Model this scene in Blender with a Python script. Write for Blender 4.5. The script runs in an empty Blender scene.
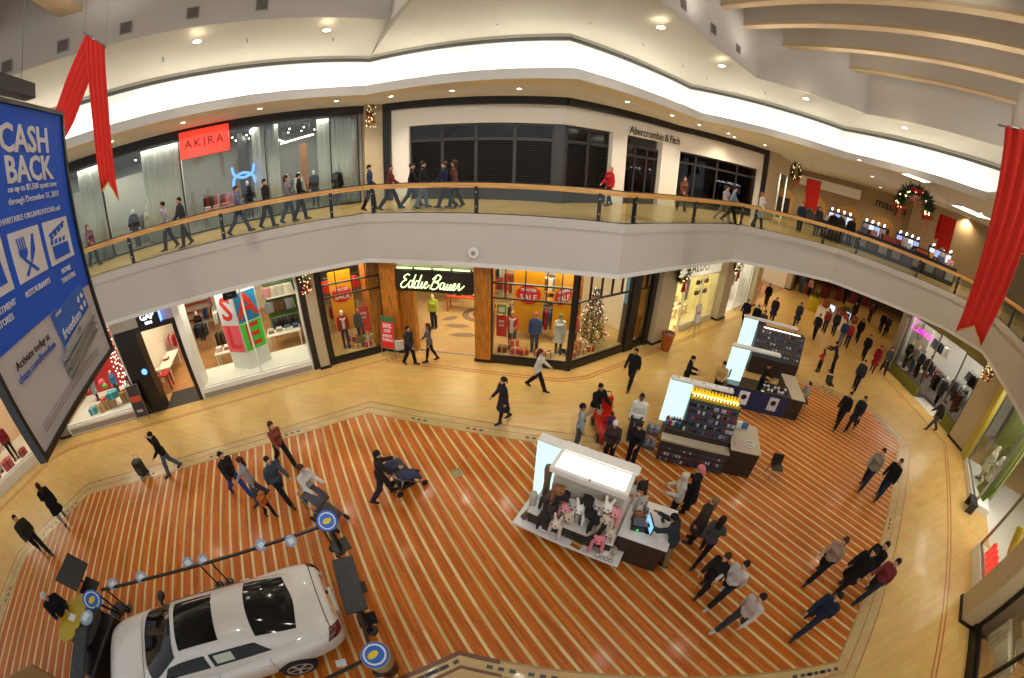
# A two-storey shopping-mall atrium at night, seen from the upper gallery through a wide fisheye lens.
# Units: metres.  Ground floor z = 0, gallery floor z = 6.2, eye at z = 8 above the origin, looking towards +Y.
import bpy, bmesh, math, random
import numpy as np
from mathutils import Vector, Matrix
random.seed(11)
PI = math.pi
scene = bpy.context.scene
COL = scene.collection
R = math.radians

# ------------------------------------------------------------------ materials
def lin(c):
    if isinstance(c, str):
        c = c.lstrip('#'); c = [int(c[i:i+2], 16)/255 for i in (0, 2, 4)]
    return tuple((x/12.92 if x <= .04045 else ((x+.055)/1.055)**2.4) for x in c)
MATS = {}
def mat(name, color, rough=.5, metal=0., emit=0., ecol=None, noise=0., nscale=8., spec=.5, coat=0., bump=0.):
    if name in MATS: return MATS[name]
    m = bpy.data.materials.new(name); m.use_nodes = True
    nt = m.node_tree; b = nt.nodes['Principled BSDF']
    c = lin(color)
    b.inputs['Base Color'].default_value = (*c, 1)
    b.inputs['Roughness'].default_value = rough
    b.inputs['Metallic'].default_value = metal
    b.inputs['Specular IOR Level'].default_value = spec
    b.inputs['Coat Weight'].default_value = coat
    if emit:
        b.inputs['Emission Color'].default_value = (*(lin(ecol) if ecol else c), 1)
        b.inputs['Emission Strength'].default_value = emit
    if noise or bump:
        tc = nt.nodes.new('ShaderNodeTexCoord'); n = nt.nodes.new('ShaderNodeTexNoise')
        n.inputs['Scale'].default_value = nscale; n.inputs['Detail'].default_value = 4
        nt.links.new(tc.outputs['Object'], n.inputs['Vector'])
        if noise:
            mx = nt.nodes.new('ShaderNodeMix'); mx.data_type = 'RGBA'
            mx.inputs[6].default_value = (*[x*(1-noise) for x in c], 1)
            mx.inputs[7].default_value = (*[min(1, x*(1+noise)) for x in c], 1)
            nt.links.new(n.outputs['Fac'], mx.inputs[0]); nt.links.new(mx.outputs[2], b.inputs['Base Color'])
        if bump:
            bp = nt.nodes.new('ShaderNodeBump'); bp.inputs['Strength'].default_value = bump
            nt.links.new(n.outputs['Fac'], bp.inputs['Height']); nt.links.new(bp.outputs['Normal'], b.inputs['Normal'])
    MATS[name] = m
    return m
def glow(name, color, strength):
    if name in MATS: return MATS[name]
    m = bpy.data.materials.new(name); m.use_nodes = True; nt = m.node_tree
    nt.nodes.remove(nt.nodes['Principled BSDF'])
    e = nt.nodes.new('ShaderNodeEmission'); e.inputs[0].default_value = (*lin(color), 1); e.inputs[1].default_value = strength
    nt.links.new(e.outputs[0], nt.nodes['Material Output'].inputs[0])
    MATS[name] = m
    return m
def glass(name, tint='#ffffff', refl=.08, rough=0.02):
    if name in MATS: return MATS[name]
    m = bpy.data.materials.new(name); m.use_nodes = True; nt = m.node_tree
    nt.nodes.remove(nt.nodes['Principled BSDF'])
    t = nt.nodes.new('ShaderNodeBsdfTransparent'); t.inputs[0].default_value = (*lin(tint), 1)
    g = nt.nodes.new('ShaderNodeBsdfGlossy'); g.inputs['Roughness'].default_value = rough
    lw = nt.nodes.new('ShaderNodeLayerWeight'); lw.inputs[0].default_value = .25
    mp = nt.nodes.new('ShaderNodeMapRange'); mp.inputs[3].default_value = refl*.5; mp.inputs[4].default_value = min(1, refl*5)
    x = nt.nodes.new('ShaderNodeMixShader')
    nt.links.new(lw.outputs['Fresnel'], mp.inputs[0]); nt.links.new(mp.outputs[0], x.inputs[0])
    nt.links.new(t.outputs[0], x.inputs[1]); nt.links.new(g.outputs[0], x.inputs[2])
    nt.links.new(x.outputs[0], nt.nodes['Material Output'].inputs[0])
    MATS[name] = m
    return m

# ------------------------------------------------------------------ geometry
class MB:
    """collects shapes, then links them as ONE mesh object"""
    def __init__(s, M=None):
        s.v = []; s.f = []; s.mi = []; s.sm = []; s.M = M
    def add(s, vs, fs, m=0, smooth=False, M=None):
        o = len(s.v); X = s.M
        if M is not None: X = (X @ M) if X is not None else M
        if X is not None: vs = [X @ Vector(p) for p in vs]
        s.v += [tuple(p) for p in vs]
        s.f += [tuple(i+o for i in f) for f in fs]
        s.mi += [m]*len(fs); s.sm += [smooth]*len(fs)
        return s
    def box(s, x0, x1, y0, y1, z0, z1, m=0, M=None):
        v = [(x0,y0,z0),(x1,y0,z0),(x1,y1,z0),(x0,y1,z0),(x0,y0,z1),(x1,y0,z1),(x1,y1,z1),(x0,y1,z1)]
        return s.add(v, [(3,2,1,0),(4,5,6,7),(0,1,5,4),(1,2,6,5),(2,3,7,6),(3,0,4,7)], m, False, M)
    def rbox(s, x0, x1, y0, y1, z0, z1, r=.02, m=0, M=None):
        """box with chamfered vertical and top edges"""
        def ring(i, z): return [(x0+r+i,y0+i,z),(x1-r-i,y0+i,z),(x1-i,y0+r+i,z),(x1-i,y1-r-i,z),(x1-r-i,y1-i,z),(x0+r+i,y1-i,z),(x0+i,y1-r-i,z),(x0+i,y0+r+i,z)]
        return s.loft([ring(0,z0), ring(0,z1-r), ring(r*.7,z1)], m, True, False, M)
    def prism(s, poly, z0, z1, m=0, M=None):
        n = len(poly); a = sum(poly[i][0]*poly[(i+1)%n][1]-poly[(i+1)%n][0]*poly[i][1] for i in range(n))
        if a < 0: poly = poly[::-1]
        v = [(x,y,z0) for x,y in poly]+[(x,y,z1) for x,y in poly]
        f = [tuple(range(n-1,-1,-1)), tuple(range(n,2*n))]+[(i,(i+1)%n,n+(i+1)%n,n+i) for i in range(n)]
        return s.add(v, f, m, False, M)
    def loft(s, rings, m=0, caps=True, smooth=True, M=None, close=True):
        n = len(rings[0]); v = [p for r in rings for p in r]; f = []
        for k in range(len(rings)-1):
            for i in range(n if close else n-1):
                j = (i+1)%n; f.append((k*n+i, k*n+j, (k+1)*n+j, (k+1)*n+i))
        o = len(s.f); s.add(v, f, m, smooth, M)
        if caps:
            b = len(s.v)-len(v)
            s.f += [tuple(b+i for i in range(n-1,-1,-1)), tuple(b+(len(rings)-1)*n+i for i in range(n))]
            s.mi += [m,m]; s.sm += [False,False]
        return s
    def lathe(s, prof, n=16, c=(0,0,0), m=0, smooth=True, sy=1., M=None, caps=True):
        return s.loft([[(c[0]+r*math.cos(2*PI*i/n), c[1]+sy*r*math.sin(2*PI*i/n), c[2]+z) for i in range(n)] for r,z in prof], m, caps, smooth, M)
    def tube(s, pts, r, n=8, m=0, smooth=True, caps=True, closed=False, M=None):
        pts = [Vector(p) for p in pts]; N = len(pts); rr = r if isinstance(r,(list,tuple)) else [r]*N; rings = []
        up = None
        for i,p in enumerate(pts):
            if closed: d = pts[(i+1)%N]-pts[i-1]
            else: d = pts[min(i+1,N-1)]-pts[max(i-1,0)]
            d.normalize()
            if up is None: up = Vector((0,0,1)) if abs(d.z) < .9 else Vector((1,0,0))
            a = d.cross(up)
            if a.length < 1e-5: a = d.cross(Vector((.3,1,.2)))
            a.normalize(); b = a.cross(d).normalized(); up = b
            rings.append([tuple(p+a*rr[i]*math.cos(2*PI*k/n)-b*rr[i]*math.sin(2*PI*k/n)) for k in range(n)])
        if closed: rings.append(rings[0]); caps = False
        return s.loft(rings[::-1], m, caps, smooth, M)
    def cyl(s, a, b, r0, r1=None, n=12, m=0, M=None):
        return s.tube([a,b], [r0, r0 if r1 is None else r1], n, m, True, True, False, M)
    def ball(s, c, r, nu=12, nv=8, m=0, M=None):
        rx,ry,rz = r if isinstance(r,(list,tuple)) else (r,r,r)
        rings = [[(c[0]+rx*math.sin(t)*math.cos(2*PI*i/nu), c[1]+ry*math.sin(t)*math.sin(2*PI*i/nu), c[2]-rz*math.cos(t)) for i in range(nu)]
                 for t in [max(.02,PI*k/nv) if k < nv else PI-.02 for k in range(nv+1)]]
        return s.loft(rings, m, True, True, M)
    def bar(s, a, b, w, h, m=0, M=None, up=(0,0,1)):
        """rectangular bar between two points"""
        a = Vector(a); b = Vector(b); d = (b-a).normalized(); x = d.cross(Vector(up)); x.normalize(); y = x.cross(d)
        ring = lambda p: [tuple(p+x*w/2*i+y*h/2*j) for i,j in ((-1,-1),(1,-1),(1,1),(-1,1))]
        return s.loft([ring(b),ring(a)], m, True, False, M)
    def strip(s, pl, prof, m=0, closed=False, smooth=False):
        """sweeps a (outward offset, z) profile along a plan polyline"""
        n = len(pl); rings = []
        for i,(x,y) in enumerate(pl):
            p = Vector((x,y)); dirs = []
            if i > 0 or closed: dirs.append((p-Vector(pl[i-1])).normalized())
            if i < n-1 or closed: dirs.append((Vector(pl[(i+1)%n])-p).normalized())
            ns = [Vector((-d.y,d.x)) for d in dirs]; nn = sum(ns, Vector((0,0)))/len(ns); k = 1/max(.35, nn.length_squared)
            rings.append([(x+nn.x*k*o, y+nn.y*k*o, z) for o,z in prof])
        if closed: rings.append(rings[0])
        return s.loft(rings[::-1], m, not closed, smooth)
    def build(s, name, mats, parent=None, M=None):
        me = bpy.data.meshes.new(name)
        me.from_pydata(s.v, [], s.f)
        for mm in (mats if isinstance(mats,(list,tuple)) else [mats]): me.materials.append(mm)
        me.polygons.foreach_set('material_index', s.mi); me.polygons.foreach_set('use_smooth', s.sm); me.update()
        o = bpy.data.objects.new(name, me); COL.objects.link(o)
        if parent is not None: o.parent = parent
        if M is not None: o.matrix_world = M if parent is None else o.matrix_world
        if M is not None and parent is not None: o.matrix_basis = M
        return o
def mesh_obj(name, me, parent=None, M=None):
    o = bpy.data.objects.new(name, me); COL.objects.link(o)
    if parent is not None: o.parent = parent
    if M is not None: o.matrix_basis = M
    return o
def tag(o, label=None, cat=None, group=None, kind=None):
    if label: o['label'] = label
    if cat: o['category'] = cat
    if group: o['group'] = group
    if kind: o['kind'] = kind
    return o
def thing(name, label, cat, M=None, group=None):
    o = bpy.data.objects.new(name, None); COL.objects.link(o); o.empty_display_size = .2
    if M is not None: o.matrix_basis = M
    return tag(o, label, cat, group)
def struct(o): o['kind'] = 'structure'; return o
def dup(src, M, label=None, group=None):
    """copies a thing with its parts and their sub-parts"""
    def rec(o, par):
        c = o.copy(); COL.objects.link(c)
        if par is not None: c.parent = par
        for ch in KIDS.get(o.name) or KIDS.setdefault(o.name, list(o.children)): rec(ch, c)
        return c
    r = rec(src, None); r.matrix_basis = M
    return tag(r, label, None, group)
KIDS = {}
def T(x, y, z=0, rz=0, s=1): return Matrix.Translation((x,y,z)) @ Matrix.Rotation(rz,4,'Z') @ Matrix.Scale(s,4)
def RX(a): return Matrix.Rotation(a,4,'X')
def RY(a): return Matrix.Rotation(a,4,'Y')
def RZ(a): return Matrix.Rotation(a,4,'Z')

FONT = None
def text_mesh(txt, size=1., depth=.01, bold=0., align='CENTER', spacing=1., shear=0., sx=1.):
    """letters as a mesh standing in the XZ plane, facing -Y"""
    cu = bpy.data.curves.new('lettering', 'FONT'); cu.body = txt; cu.size = size; cu.extrude = depth/2; cu.offset = bold
    cu.align_x = align; cu.align_y = 'CENTER'; cu.space_character = spacing; cu.shear = shear; cu.resolution_u = 2
    o = bpy.data.objects.new('lettering', cu); COL.objects.link(o)
    bpy.context.view_layer.update()
    me = bpy.data.meshes.new_from_object(o.evaluated_get(bpy.context.evaluated_depsgraph_get()))
    bpy.data.objects.remove(o); bpy.data.curves.remove(cu)
    X = RX(PI/2)
    me.transform(Matrix.Diagonal((sx,1,1,1)) @ X); me.materials.clear()
    return me
def text(txt, size, material, parent, M, name='lettering', **k):
    me = text_mesh(txt, size, **k); me.materials.append(material)
    return mesh_obj(name, me, parent, M)

# ------------------------------------------------------------------ lens and survey
EYE = Vector((0,0,8.0)); PITCH, ROLL = R(27.3958), R(1.76455)
LENS = (7.59476681e-02, -1.27417404e-04, 1.44361206e-05, -9.04674596e-07)   # angle = polynomial of the radius in mm (36 mm wide)
CAMR = Matrix(((0.9995258, -0.03079236, 0.0), (0.01416865, 0.45991702, -0.88784885), (0.02733896, 0.88742783, 0.46013522)))
def ray(px, py):
    x = (px-512)*36/1024; y = (339-py)*36/1024; r = math.hypot(x,y)+1e-9
    t = sum(c*r**(i+1) for i,c in enumerate(LENS))
    return CAMR @ Vector((math.sin(t)*x/r, math.sin(t)*y/r, -math.cos(t)))
def at(px, py, z=0.):
    """survey: where the sight line through a point of the photograph meets a level"""
    d = ray(px,py); t = (z-8.0)/d.z
    return (d.x*t, d.y*t)
class Frame:
    """a shop front: u along it, v into the shop, z up"""
    def __init__(s, a, b):
        s.a = Vector(a); s.b = Vector(b); d = s.b-s.a; s.L = d.length; s.e = d/s.L; s.n = Vector((-s.e.y, s.e.x)); s.rz = math.atan2(s.e.y, s.e.x)
        s.M = Matrix.Translation((*s.a,0)) @ RZ(s.rz)
    def at(s, u, v=0, z=0, rz=0, sc=1): return s.M @ T(u,v,z,rz,sc)
    def xy(s, u, v=0): p = s.a+s.e*u+s.n*v; return (p.x,p.y)
    def uz(s, px, py, v=0):
        d = ray(px,py); a = s.a+s.n*v; t = (s.n.x*a.x+s.n.y*a.y)/(s.n.x*d.x+s.n.y*d.y)
        return ((d.x*t-a.x)*s.e.x+(d.y*t-a.y)*s.e.y, 8+d.z*t)
cam_d = bpy.data.cameras.new('camera'); cam = bpy.data.objects.new('camera', cam_d); COL.objects.link(cam)
cam_d.type = 'PANO'
cam_d.sensor_width = 36; cam_d.sensor_fit = 'HORIZONTAL'; cam_d.clip_start = .05; cam_d.clip_end = 200
for tgt in (cam_d, getattr(cam_d,'cycles',None)):
    try:
        tgt.panorama_type = 'FISHEYE_LENS_POLYNOMIAL'; tgt.fisheye_fov = R(200)
        tgt.fisheye_polynomial_k0 = 0
        for i,c in enumerate(LENS): setattr(tgt, 'fisheye_polynomial_k%d' % (i+1), -c)
        break
    except Exception as ex: pass
cam.matrix_world = Matrix.Translation(EYE) @ CAMR.to_4x4()
scene.camera = cam
scene.view_settings.view_transform = 'Standard'; scene.view_settings.look = 'None'
scene.view_settings.gamma = 1; scene.view_settings.use_curve_mapping = False
scene.view_settings.exposure = 0
scene.cycles.use_denoising = True
scene.cycles.max_bounces = 7; scene.cycles.diffuse_bounces = 4; scene.cycles.glossy_bounces = 3; scene.cycles.transparent_max_bounces = 12
scene.cycles.sample_clamp_indirect = 6; scene.cycles.caustics_reflective = False; scene.cycles.caustics_refractive = False
w = bpy.data.worlds.new('world'); scene.world = w; w.use_nodes = True
w.node_tree.nodes['Background'].inputs[0].default_value = (.93,.97,1,1); w.node_tree.nodes['Background'].inputs[1].default_value = .76
def lamp(name, kind, loc, energy, color=(1,.8,.55), size=.3, rot=(0,0,0), spot=None, blend=.6, sizey=None):
    d = bpy.data.lights.new(name, kind); d.energy = energy; d.color = color
    if kind == 'AREA':
        d.size = size
        if sizey: d.shape = 'RECTANGLE'; d.size_y = sizey
    else: d.shadow_soft_size = size
    if spot: d.spot_size = R(spot); d.spot_blend = blend
    o = bpy.data.objects.new(name, d); COL.objects.link(o); o.location = loc; o.rotation_euler = rot
    return o
# ------------------------------------------------------------------ people: smooth bodies grown from blended limbs
def surface(fn, lo, hi, h):
    """a smooth closed skin around the points where fn < 0 (surface nets)"""
    lo = np.array(lo,float); n = [int(math.ceil((hi[i]-lo[i])/h))+1 for i in range(3)]
    ax = [lo[i]+h*np.arange(n[i]) for i in range(3)]
    X,Y,Z = np.meshgrid(*ax, indexing='ij'); V = fn(X,Y,Z)
    for i in range(3):
        sl = [slice(None)]*3
        sl[i] = 0; V[tuple(sl)] = np.maximum(V[tuple(sl)], .01); sl[i] = -1; V[tuple(sl)] = np.maximum(V[tuple(sl)], .01)
    S = V < 0
    c = np.array(n)-1
    acc = np.zeros((*c,3)); cnt = np.zeros(c)
    def sub(a, d): return a[d[0]:d[0]+c[0], d[1]:d[1]+c[1], d[2]:d[2]+c[2]]
    for axis in range(3):
        for u in (0,1):
            for w in (0,1):
                d0 = [0,0,0]; o = [i for i in range(3) if i != axis]; d0[o[0]] = u; d0[o[1]] = w; d1 = list(d0); d1[axis] = 1
                a = sub(V,d0); b = sub(V,d1); x = (a < 0) != (b < 0)
                t = np.where(x, a/np.where(x, a-b, 1), 0)
                cnt += x
                for i in range(3): acc[...,i] += np.where(x, t if i == axis else d0[i], 0)
    on = cnt > 0
    idx = -np.ones(c, int); idx[on] = np.arange(on.sum())
    I = np.argwhere(on); P = lo+h*(I+acc[on]/cnt[on][:,None])
    Q = []
    for axis in range(3):
        o1,o2 = (axis+1)%3, (axis+2)%3
        d1 = [0,0,0]; d1[axis] = 1
        a = S[:n[0]-d1[0],:n[1]-d1[1],:n[2]-d1[2]]; b = S[d1[0]:,d1[1]:,d1[2]:]
        e = np.argwhere(a != b); ok = (e[:,o1] > 0)&(e[:,o2] > 0)&(e[:,o1] < c[o1])&(e[:,o2] < c[o2]); e = e[ok]
        ins = S[e[:,0],e[:,1],e[:,2]]
        def g(p,q):
            f = e.copy(); f[:,o1] -= p; f[:,o2] -= q; return idx[f[:,0],f[:,1],f[:,2]]
        q = np.stack([g(1,1),g(0,1),g(0,0),g(1,0)],1)
        q[~ins] = q[~ins][:,::-1]; Q.append(q)
    return P, np.concatenate(Q)
def smin(a, b, k):
    h = np.clip(.5+.5*(b-a)/k, 0, 1); return b*(1-h)+a*h-k*h*(1-h)
def cap(X,Y,Z,a,b,ra,rb):
    ax,ay,az = a; dx,dy,dz = b[0]-ax,b[1]-ay,b[2]-az; L = dx*dx+dy*dy+dz*dz+1e-9
    t = np.clip(((X-ax)*dx+(Y-ay)*dy+(Z-az)*dz)/L, 0, 1)
    return np.sqrt((X-ax-t*dx)**2+(Y-ay-t*dy)**2+(Z-az-t*dz)**2)-(ra+(rb-ra)*t)
def ell(X,Y,Z,c,r):
    q = np.sqrt(((X-c[0])/r[0])**2+((Y-c[1])/r[1])**2+((Z-c[2])/r[2])**2); return (q-1)*min(r)
def np_mesh(name, P, Q, mats=()):
    me = bpy.data.meshes.new(name); me.vertices.add(len(P)); me.vertices.foreach_set('co', np.asarray(P,np.float32).ravel())
    me.loops.add(len(Q)*4); me.loops.foreach_set('vertex_index', Q.astype(np.int32).ravel())
    me.polygons.add(len(Q)); me.polygons.foreach_set('loop_start', np.arange(0,len(Q)*4,4,dtype=np.int32)); me.polygons.foreach_set('loop_total', np.full(len(Q),4,np.int32))
    me.polygons.foreach_set('use_smooth', np.ones(len(Q),bool)); me.update(calc_edges=True)
    for m in mats: me.materials.append(m)
    return me
# legs: (thigh forward, knee bend) left, right; arms: (forward, outward, elbow bend, turn inward) left, right
POSES = {
 'stand': dict(legs=((2,3),(-2,3)), arms=((4,9,12,.05),(2,9,14,.05))),
 'walk':  dict(legs=((27,8),(-18,22)), arms=((-24,8,14,.05),(26,8,26,.1)), lean=4),
 'walk2': dict(legs=((-16,26),(24,6)), arms=((24,8,28,.1),(-22,9,14,.05)), lean=4),
 'stroll':dict(legs=((14,6),(-10,18)), arms=((-10,9,16,.05),(14,10,36,.15)), lean=3),
 'push':  dict(legs=((20,8),(-16,22)), arms=((28,10,52,.12),(28,10,52,.12)), lean=9),
 'phone': dict(legs=((16,6),(-12,20)), arms=((8,10,40,.2),(34,22,128,.35)), lean=5, nod=10),
 'hold':  dict(legs=((2,4),(-3,3)), arms=((14,10,72,.3),(14,10,72,.3)), lean=3, nod=18),
 'lean':  dict(legs=((-8,4),(4,10)), arms=((42,10,34,.1),(42,10,34,.1)), lean=20, nod=14),
 'sit':   dict(legs=((82,84),(78,80)), arms=((24,8,40,.15),(24,8,40,.15)), lean=6, hip=.52),
 'pose':  dict(legs=((4,2),(-6,6)), arms=((2,14,22,.0),(8,20,50,.25)), lean=-2),
 'hips':  dict(legs=((8,4),(-5,4)), arms=((-6,26,52,.6),(4,10,16,.05)), lean=0),
}
def joints(pose, sex):
    p = POSES[pose]; l = R(p.get('lean',0)); J = {}
    sw = .178 if sex == 'm' else .155; hw = .088 if sex == 'm' else .09
    t = np.array((0,math.sin(l),math.cos(l))); H = np.array((0,0,p.get('hip',.93)))
    J['pel'] = H; J['chest'] = H+.3*t; J['sh'] = H+.47*t; J['neck'] = H+.53*t
    nod = l*.5+R(p.get('nod',0)); hu = np.array((0,math.sin(nod),math.cos(nod))); J['head'] = J['neck']+.15*hu; J['nod'] = nod
    for s,k in ((-1,0),(1,1)):
        a,kb = [R(x) for x in p['legs'][k]]; hp = H+np.array((s*hw,0,-.02))
        kn = hp+.43*np.array((s*.02,math.sin(a),-math.cos(a))); an = kn+.43*np.array((0,math.sin(a-kb),-math.cos(a-kb)))
        fp = min(0,(a-kb))*.8; J['leg',s] = (hp,kn,an, np.array((s*.12,math.cos(fp),math.sin(fp))))
        f,ab,eb,inn = p['arms'][k]; f,ab,eb = R(f)+l*.6,R(ab),R(eb); S = J['sh']+np.array((s*sw,0,-.02))
        u = np.array((s*math.sin(ab),math.sin(f)*math.cos(ab),-math.cos(f)*math.cos(ab))); E = S+.285*u
        v = np.array((s*(math.sin(ab)*.6-inn),math.sin(f+eb),-math.cos(f+eb))); v /= np.linalg.norm(v); W = E+.25*v
        J['arm',s] = (S,E,W,v)
    low = min(J['leg',s][2][2] for s in (-1,1))
    dz = -low+.075
    if 'hip' in p: dz = 0
    for k,x in list(J.items()):
        if isinstance(x,tuple): J[k] = tuple(q+np.array((0,0,dz)) if i < 3 else q for i,q in enumerate(x))
        elif k != 'nod': J[k] = x+np.array((0,0,dz))
    return J
JC = {}
def jt(pose, sex):
    if (pose,sex) not in JC: JC[pose,sex] = joints(pose,sex)
    return JC[pose,sex]
def trunk(X,Y,Z,J,sex,g=0.):
    f = 1 if sex == 'm' else .93
    y0 = J['pel'][1]+(Z-J['pel'][2])*(J['neck'][1]-J['pel'][1])/(J['neck'][2]-J['pel'][2]); Yn = (Y-y0)/.7
    def c2(z,wx,r): return cap(X,Yn,Z,(-wx,0,z),(wx,0,z),r,r)
    zp = J['pel'][2]; zt = J['neck'][2]; q = (zt-zp)/.53
    d = c2(zp-.02,.062,.115 if sex == 'm' else .125)
    d = smin(d, c2(zp+.17*q,.045,.102*f), .07)
    d = smin(d, c2(zp+.33*q,.07,.122*f), .08)
    d = smin(d, c2(zp+.455*q,.115 if sex == 'm' else .095,.07), .07)
    if sex == 'f': d = smin(d, cap(X,Y,Z,(-.07,y0.mean()*0+J['chest'][1]+.08,zp+.33*q),(.07,J['chest'][1]+.08,zp+.33*q),.055,.055), .05)
    return d*.85-g
def f_arms(X,Y,Z,J,g=0.,wrist=1.):
    d = None
    for s in (-1,1):
        S,E,W,v = J['arm',s]; e = smin(cap(X,Y,Z,S,E,.056+g,.042+g), cap(X,Y,Z,E,E+(W-E)*wrist,.042+g,.029+g), .02)
        d = e if d is None else np.minimum(d,e)
    return d
def f_legs(X,Y,Z,J,g=0.,end=1.,loose=0.):
    d = None
    for s in (-1,1):
        hp,kn,an,ft = J['leg',s]; an2 = kn+(an-kn)*end
        calf = kn+(an-kn)*.3+np.array((0,-.018,0))
        e = smin(cap(X,Y,Z,hp,kn,.088+g,.055+g+loose*.4), cap(X,Y,Z,kn,an2,.054+g+loose*.5,.036+g+loose), .03)
        e = smin(e, cap(X,Y,Z,calf,calf+(an-kn)*.15,.05+g,.045+g), .03)
        d = e if d is None else smin(d,e,.015)
    return d
def hmap(X,Y,Z,J):
    """head-local coordinates"""
    c = J['head']; n = J['nod']; y = Y-c[1]; z = Z-c[2]
    return X, y*math.cos(n)-z*math.sin(n), y*math.sin(n)+z*math.cos(n)
def f_head(X,Y,Z,J):
    x,y,z = hmap(X,Y,Z,J)
    d = ell(x,y,z,(0,-.012,.022),(.076,.096,.098))
    d = smin(d, ell(x,y,z,(0,.022,-.045),(.058,.066,.074)), .03)
    d = smin(d, cap(x,y,z,(0,.06,-.088),(0,.062,-.09),.022,.022), .025)       # chin
    d = smin(d, cap(x,y,z,(-.03,.078,.03),(.03,.078,.03),.011,.011), .012)    # brow
    for s in (-1,1):
        d = -smin(-d, ell(x,y,z,(s*.031,.098,.008),(.017,.016,.012)), .01)     # eye sockets
        d = smin(d, ell(x,y,z,(s*.031,.075,.008),(.012,.012,.01)), .004)       # eyeballs
        d = smin(d, ell(x,y,z,(s*.079,-.005,-.008),(.012,.02,.033)), .006)     # ears
    d = smin(d, cap(x,y,z,(0,.088,.015),(0,.11,-.025),.008,.015), .01)         # nose
    d = smin(d, cap(x,y,z,(-.018,.083,-.056),(.018,.083,-.056),.008,.008), .008)
    return d
def f_neck(X,Y,Z,J,g=0.):
    return cap(X,Y,Z,J['neck']-np.array((0,.005,.04)),J['head']-np.array((0,.015,.05)),.056+g,.05+g)
HAND = None
def hand_mesh():
    """a right hand pointing down -Z, palm towards -X, thumb forward (+Y); slightly curled"""
    global HAND
    if HAND is None:
        def fn(X,Y,Z):
            d = cap(X,Y*.62,Z,(0,0,.01),(0,0,-.07),.019,.022)
            for i,(y,L) in enumerate(((.03,.068),(.011,.078),(-.009,.072),(-.028,.055))):
                a = np.array((0,y,-.08)); b = a+L*.5*np.array((-.18,y*2,-.98)); c = b+L*.5*np.array((-.55,y,-.83))
                f = np.minimum(cap(X,Y,Z,a,b,.0095,.0085), cap(X,Y,Z,b,c,.0085,.007)); d = smin(d,f,.005)
            t0 = np.array((-.004,.022,-.015)); t1 = t0+np.array((-.012,.03,-.034)); t2 = t1+np.array((-.012,.008,-.03))
            f = np.minimum(cap(X,Y,Z,t0,t1,.013,.0105), cap(X,Y,Z,t1,t2,.0105,.008)); return smin(d,f,.008)
        HAND = surface(fn, (-.075,-.06,-.18), (.035,.08,.045), .0052)
    return HAND
MESH = {}
def body_mesh(pose, sex):
    k = ('body',pose,sex)
    if k not in MESH:
        J = jt(pose,sex)
        def fn(X,Y,Z):
            d = smin(trunk(X,Y,Z,J,sex), f_neck(X,Y,Z,J), .03)
            d = smin(d, f_arms(X,Y,Z,J), .03); d = smin(d, f_legs(X,Y,Z,J), .03)
            for s in (-1,1):
                hp,kn,an,ft = J['leg',s]; fu = np.array((0,-ft[2],math.hypot(ft[0],ft[1]))); d = smin(d, cap(X,Y,Z,an-.022*fu,an+.13*ft-.04*fu,.034,.028), .02)
            return smin(d, f_head(X,Y,Z,J), .015)
        pts = np.array([q for key in J if isinstance(J[key],tuple) for q in J[key][:3]]+[J['head']])
        P,Q = surface(fn, (pts.min(0)-(.16,.22,.12)), (pts.max(0)+(.16,.25,.14)), .0135)
        c = P[Q].mean(1); x,y,z = hmap(c[:,0],c[:,1],c[:,2],J)
        mi = np.zeros(len(Q),int)
        mi[(np.abs(np.abs(x)-.031) < .010)&(np.abs(z-.008) < .006)&(y > .07)] = 1
        mi[(np.abs(x) < .026)&(np.abs(z+.056) < .008)&(y > .075)] = 2
        HP,HQ = hand_mesh(); PP = [P]; QQ = [Q]; n = len(P)
        for s in (-1,1):
            S,E,W,v = J['arm',s]; zz = -v; yy = np.array((0,1,0))-zz*zz[1]
            if np.linalg.norm(yy) < .3: yy = np.array((0,0,1))-zz*zz[2]
            yy /= np.linalg.norm(yy); xx = np.cross(yy,zz)
            h = HP.copy(); q = HQ
            if s < 0: h[:,0] *= -1; q = HQ[:,::-1]
            PP.append(W+h[:,:1]*xx+h[:,1:2]*yy+h[:,2:]*zz); QQ.append(q+n); n += len(h)
        Q = np.concatenate(QQ); me = np_mesh('body', np.concatenate(PP), Q, (None,None,None))
        mi = np.concatenate([mi, np.zeros(len(Q)-len(mi),int)]); me.polygons.foreach_set('material_index', mi.astype(np.int32)); MESH[k] = me
    return MESH[k]
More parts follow.
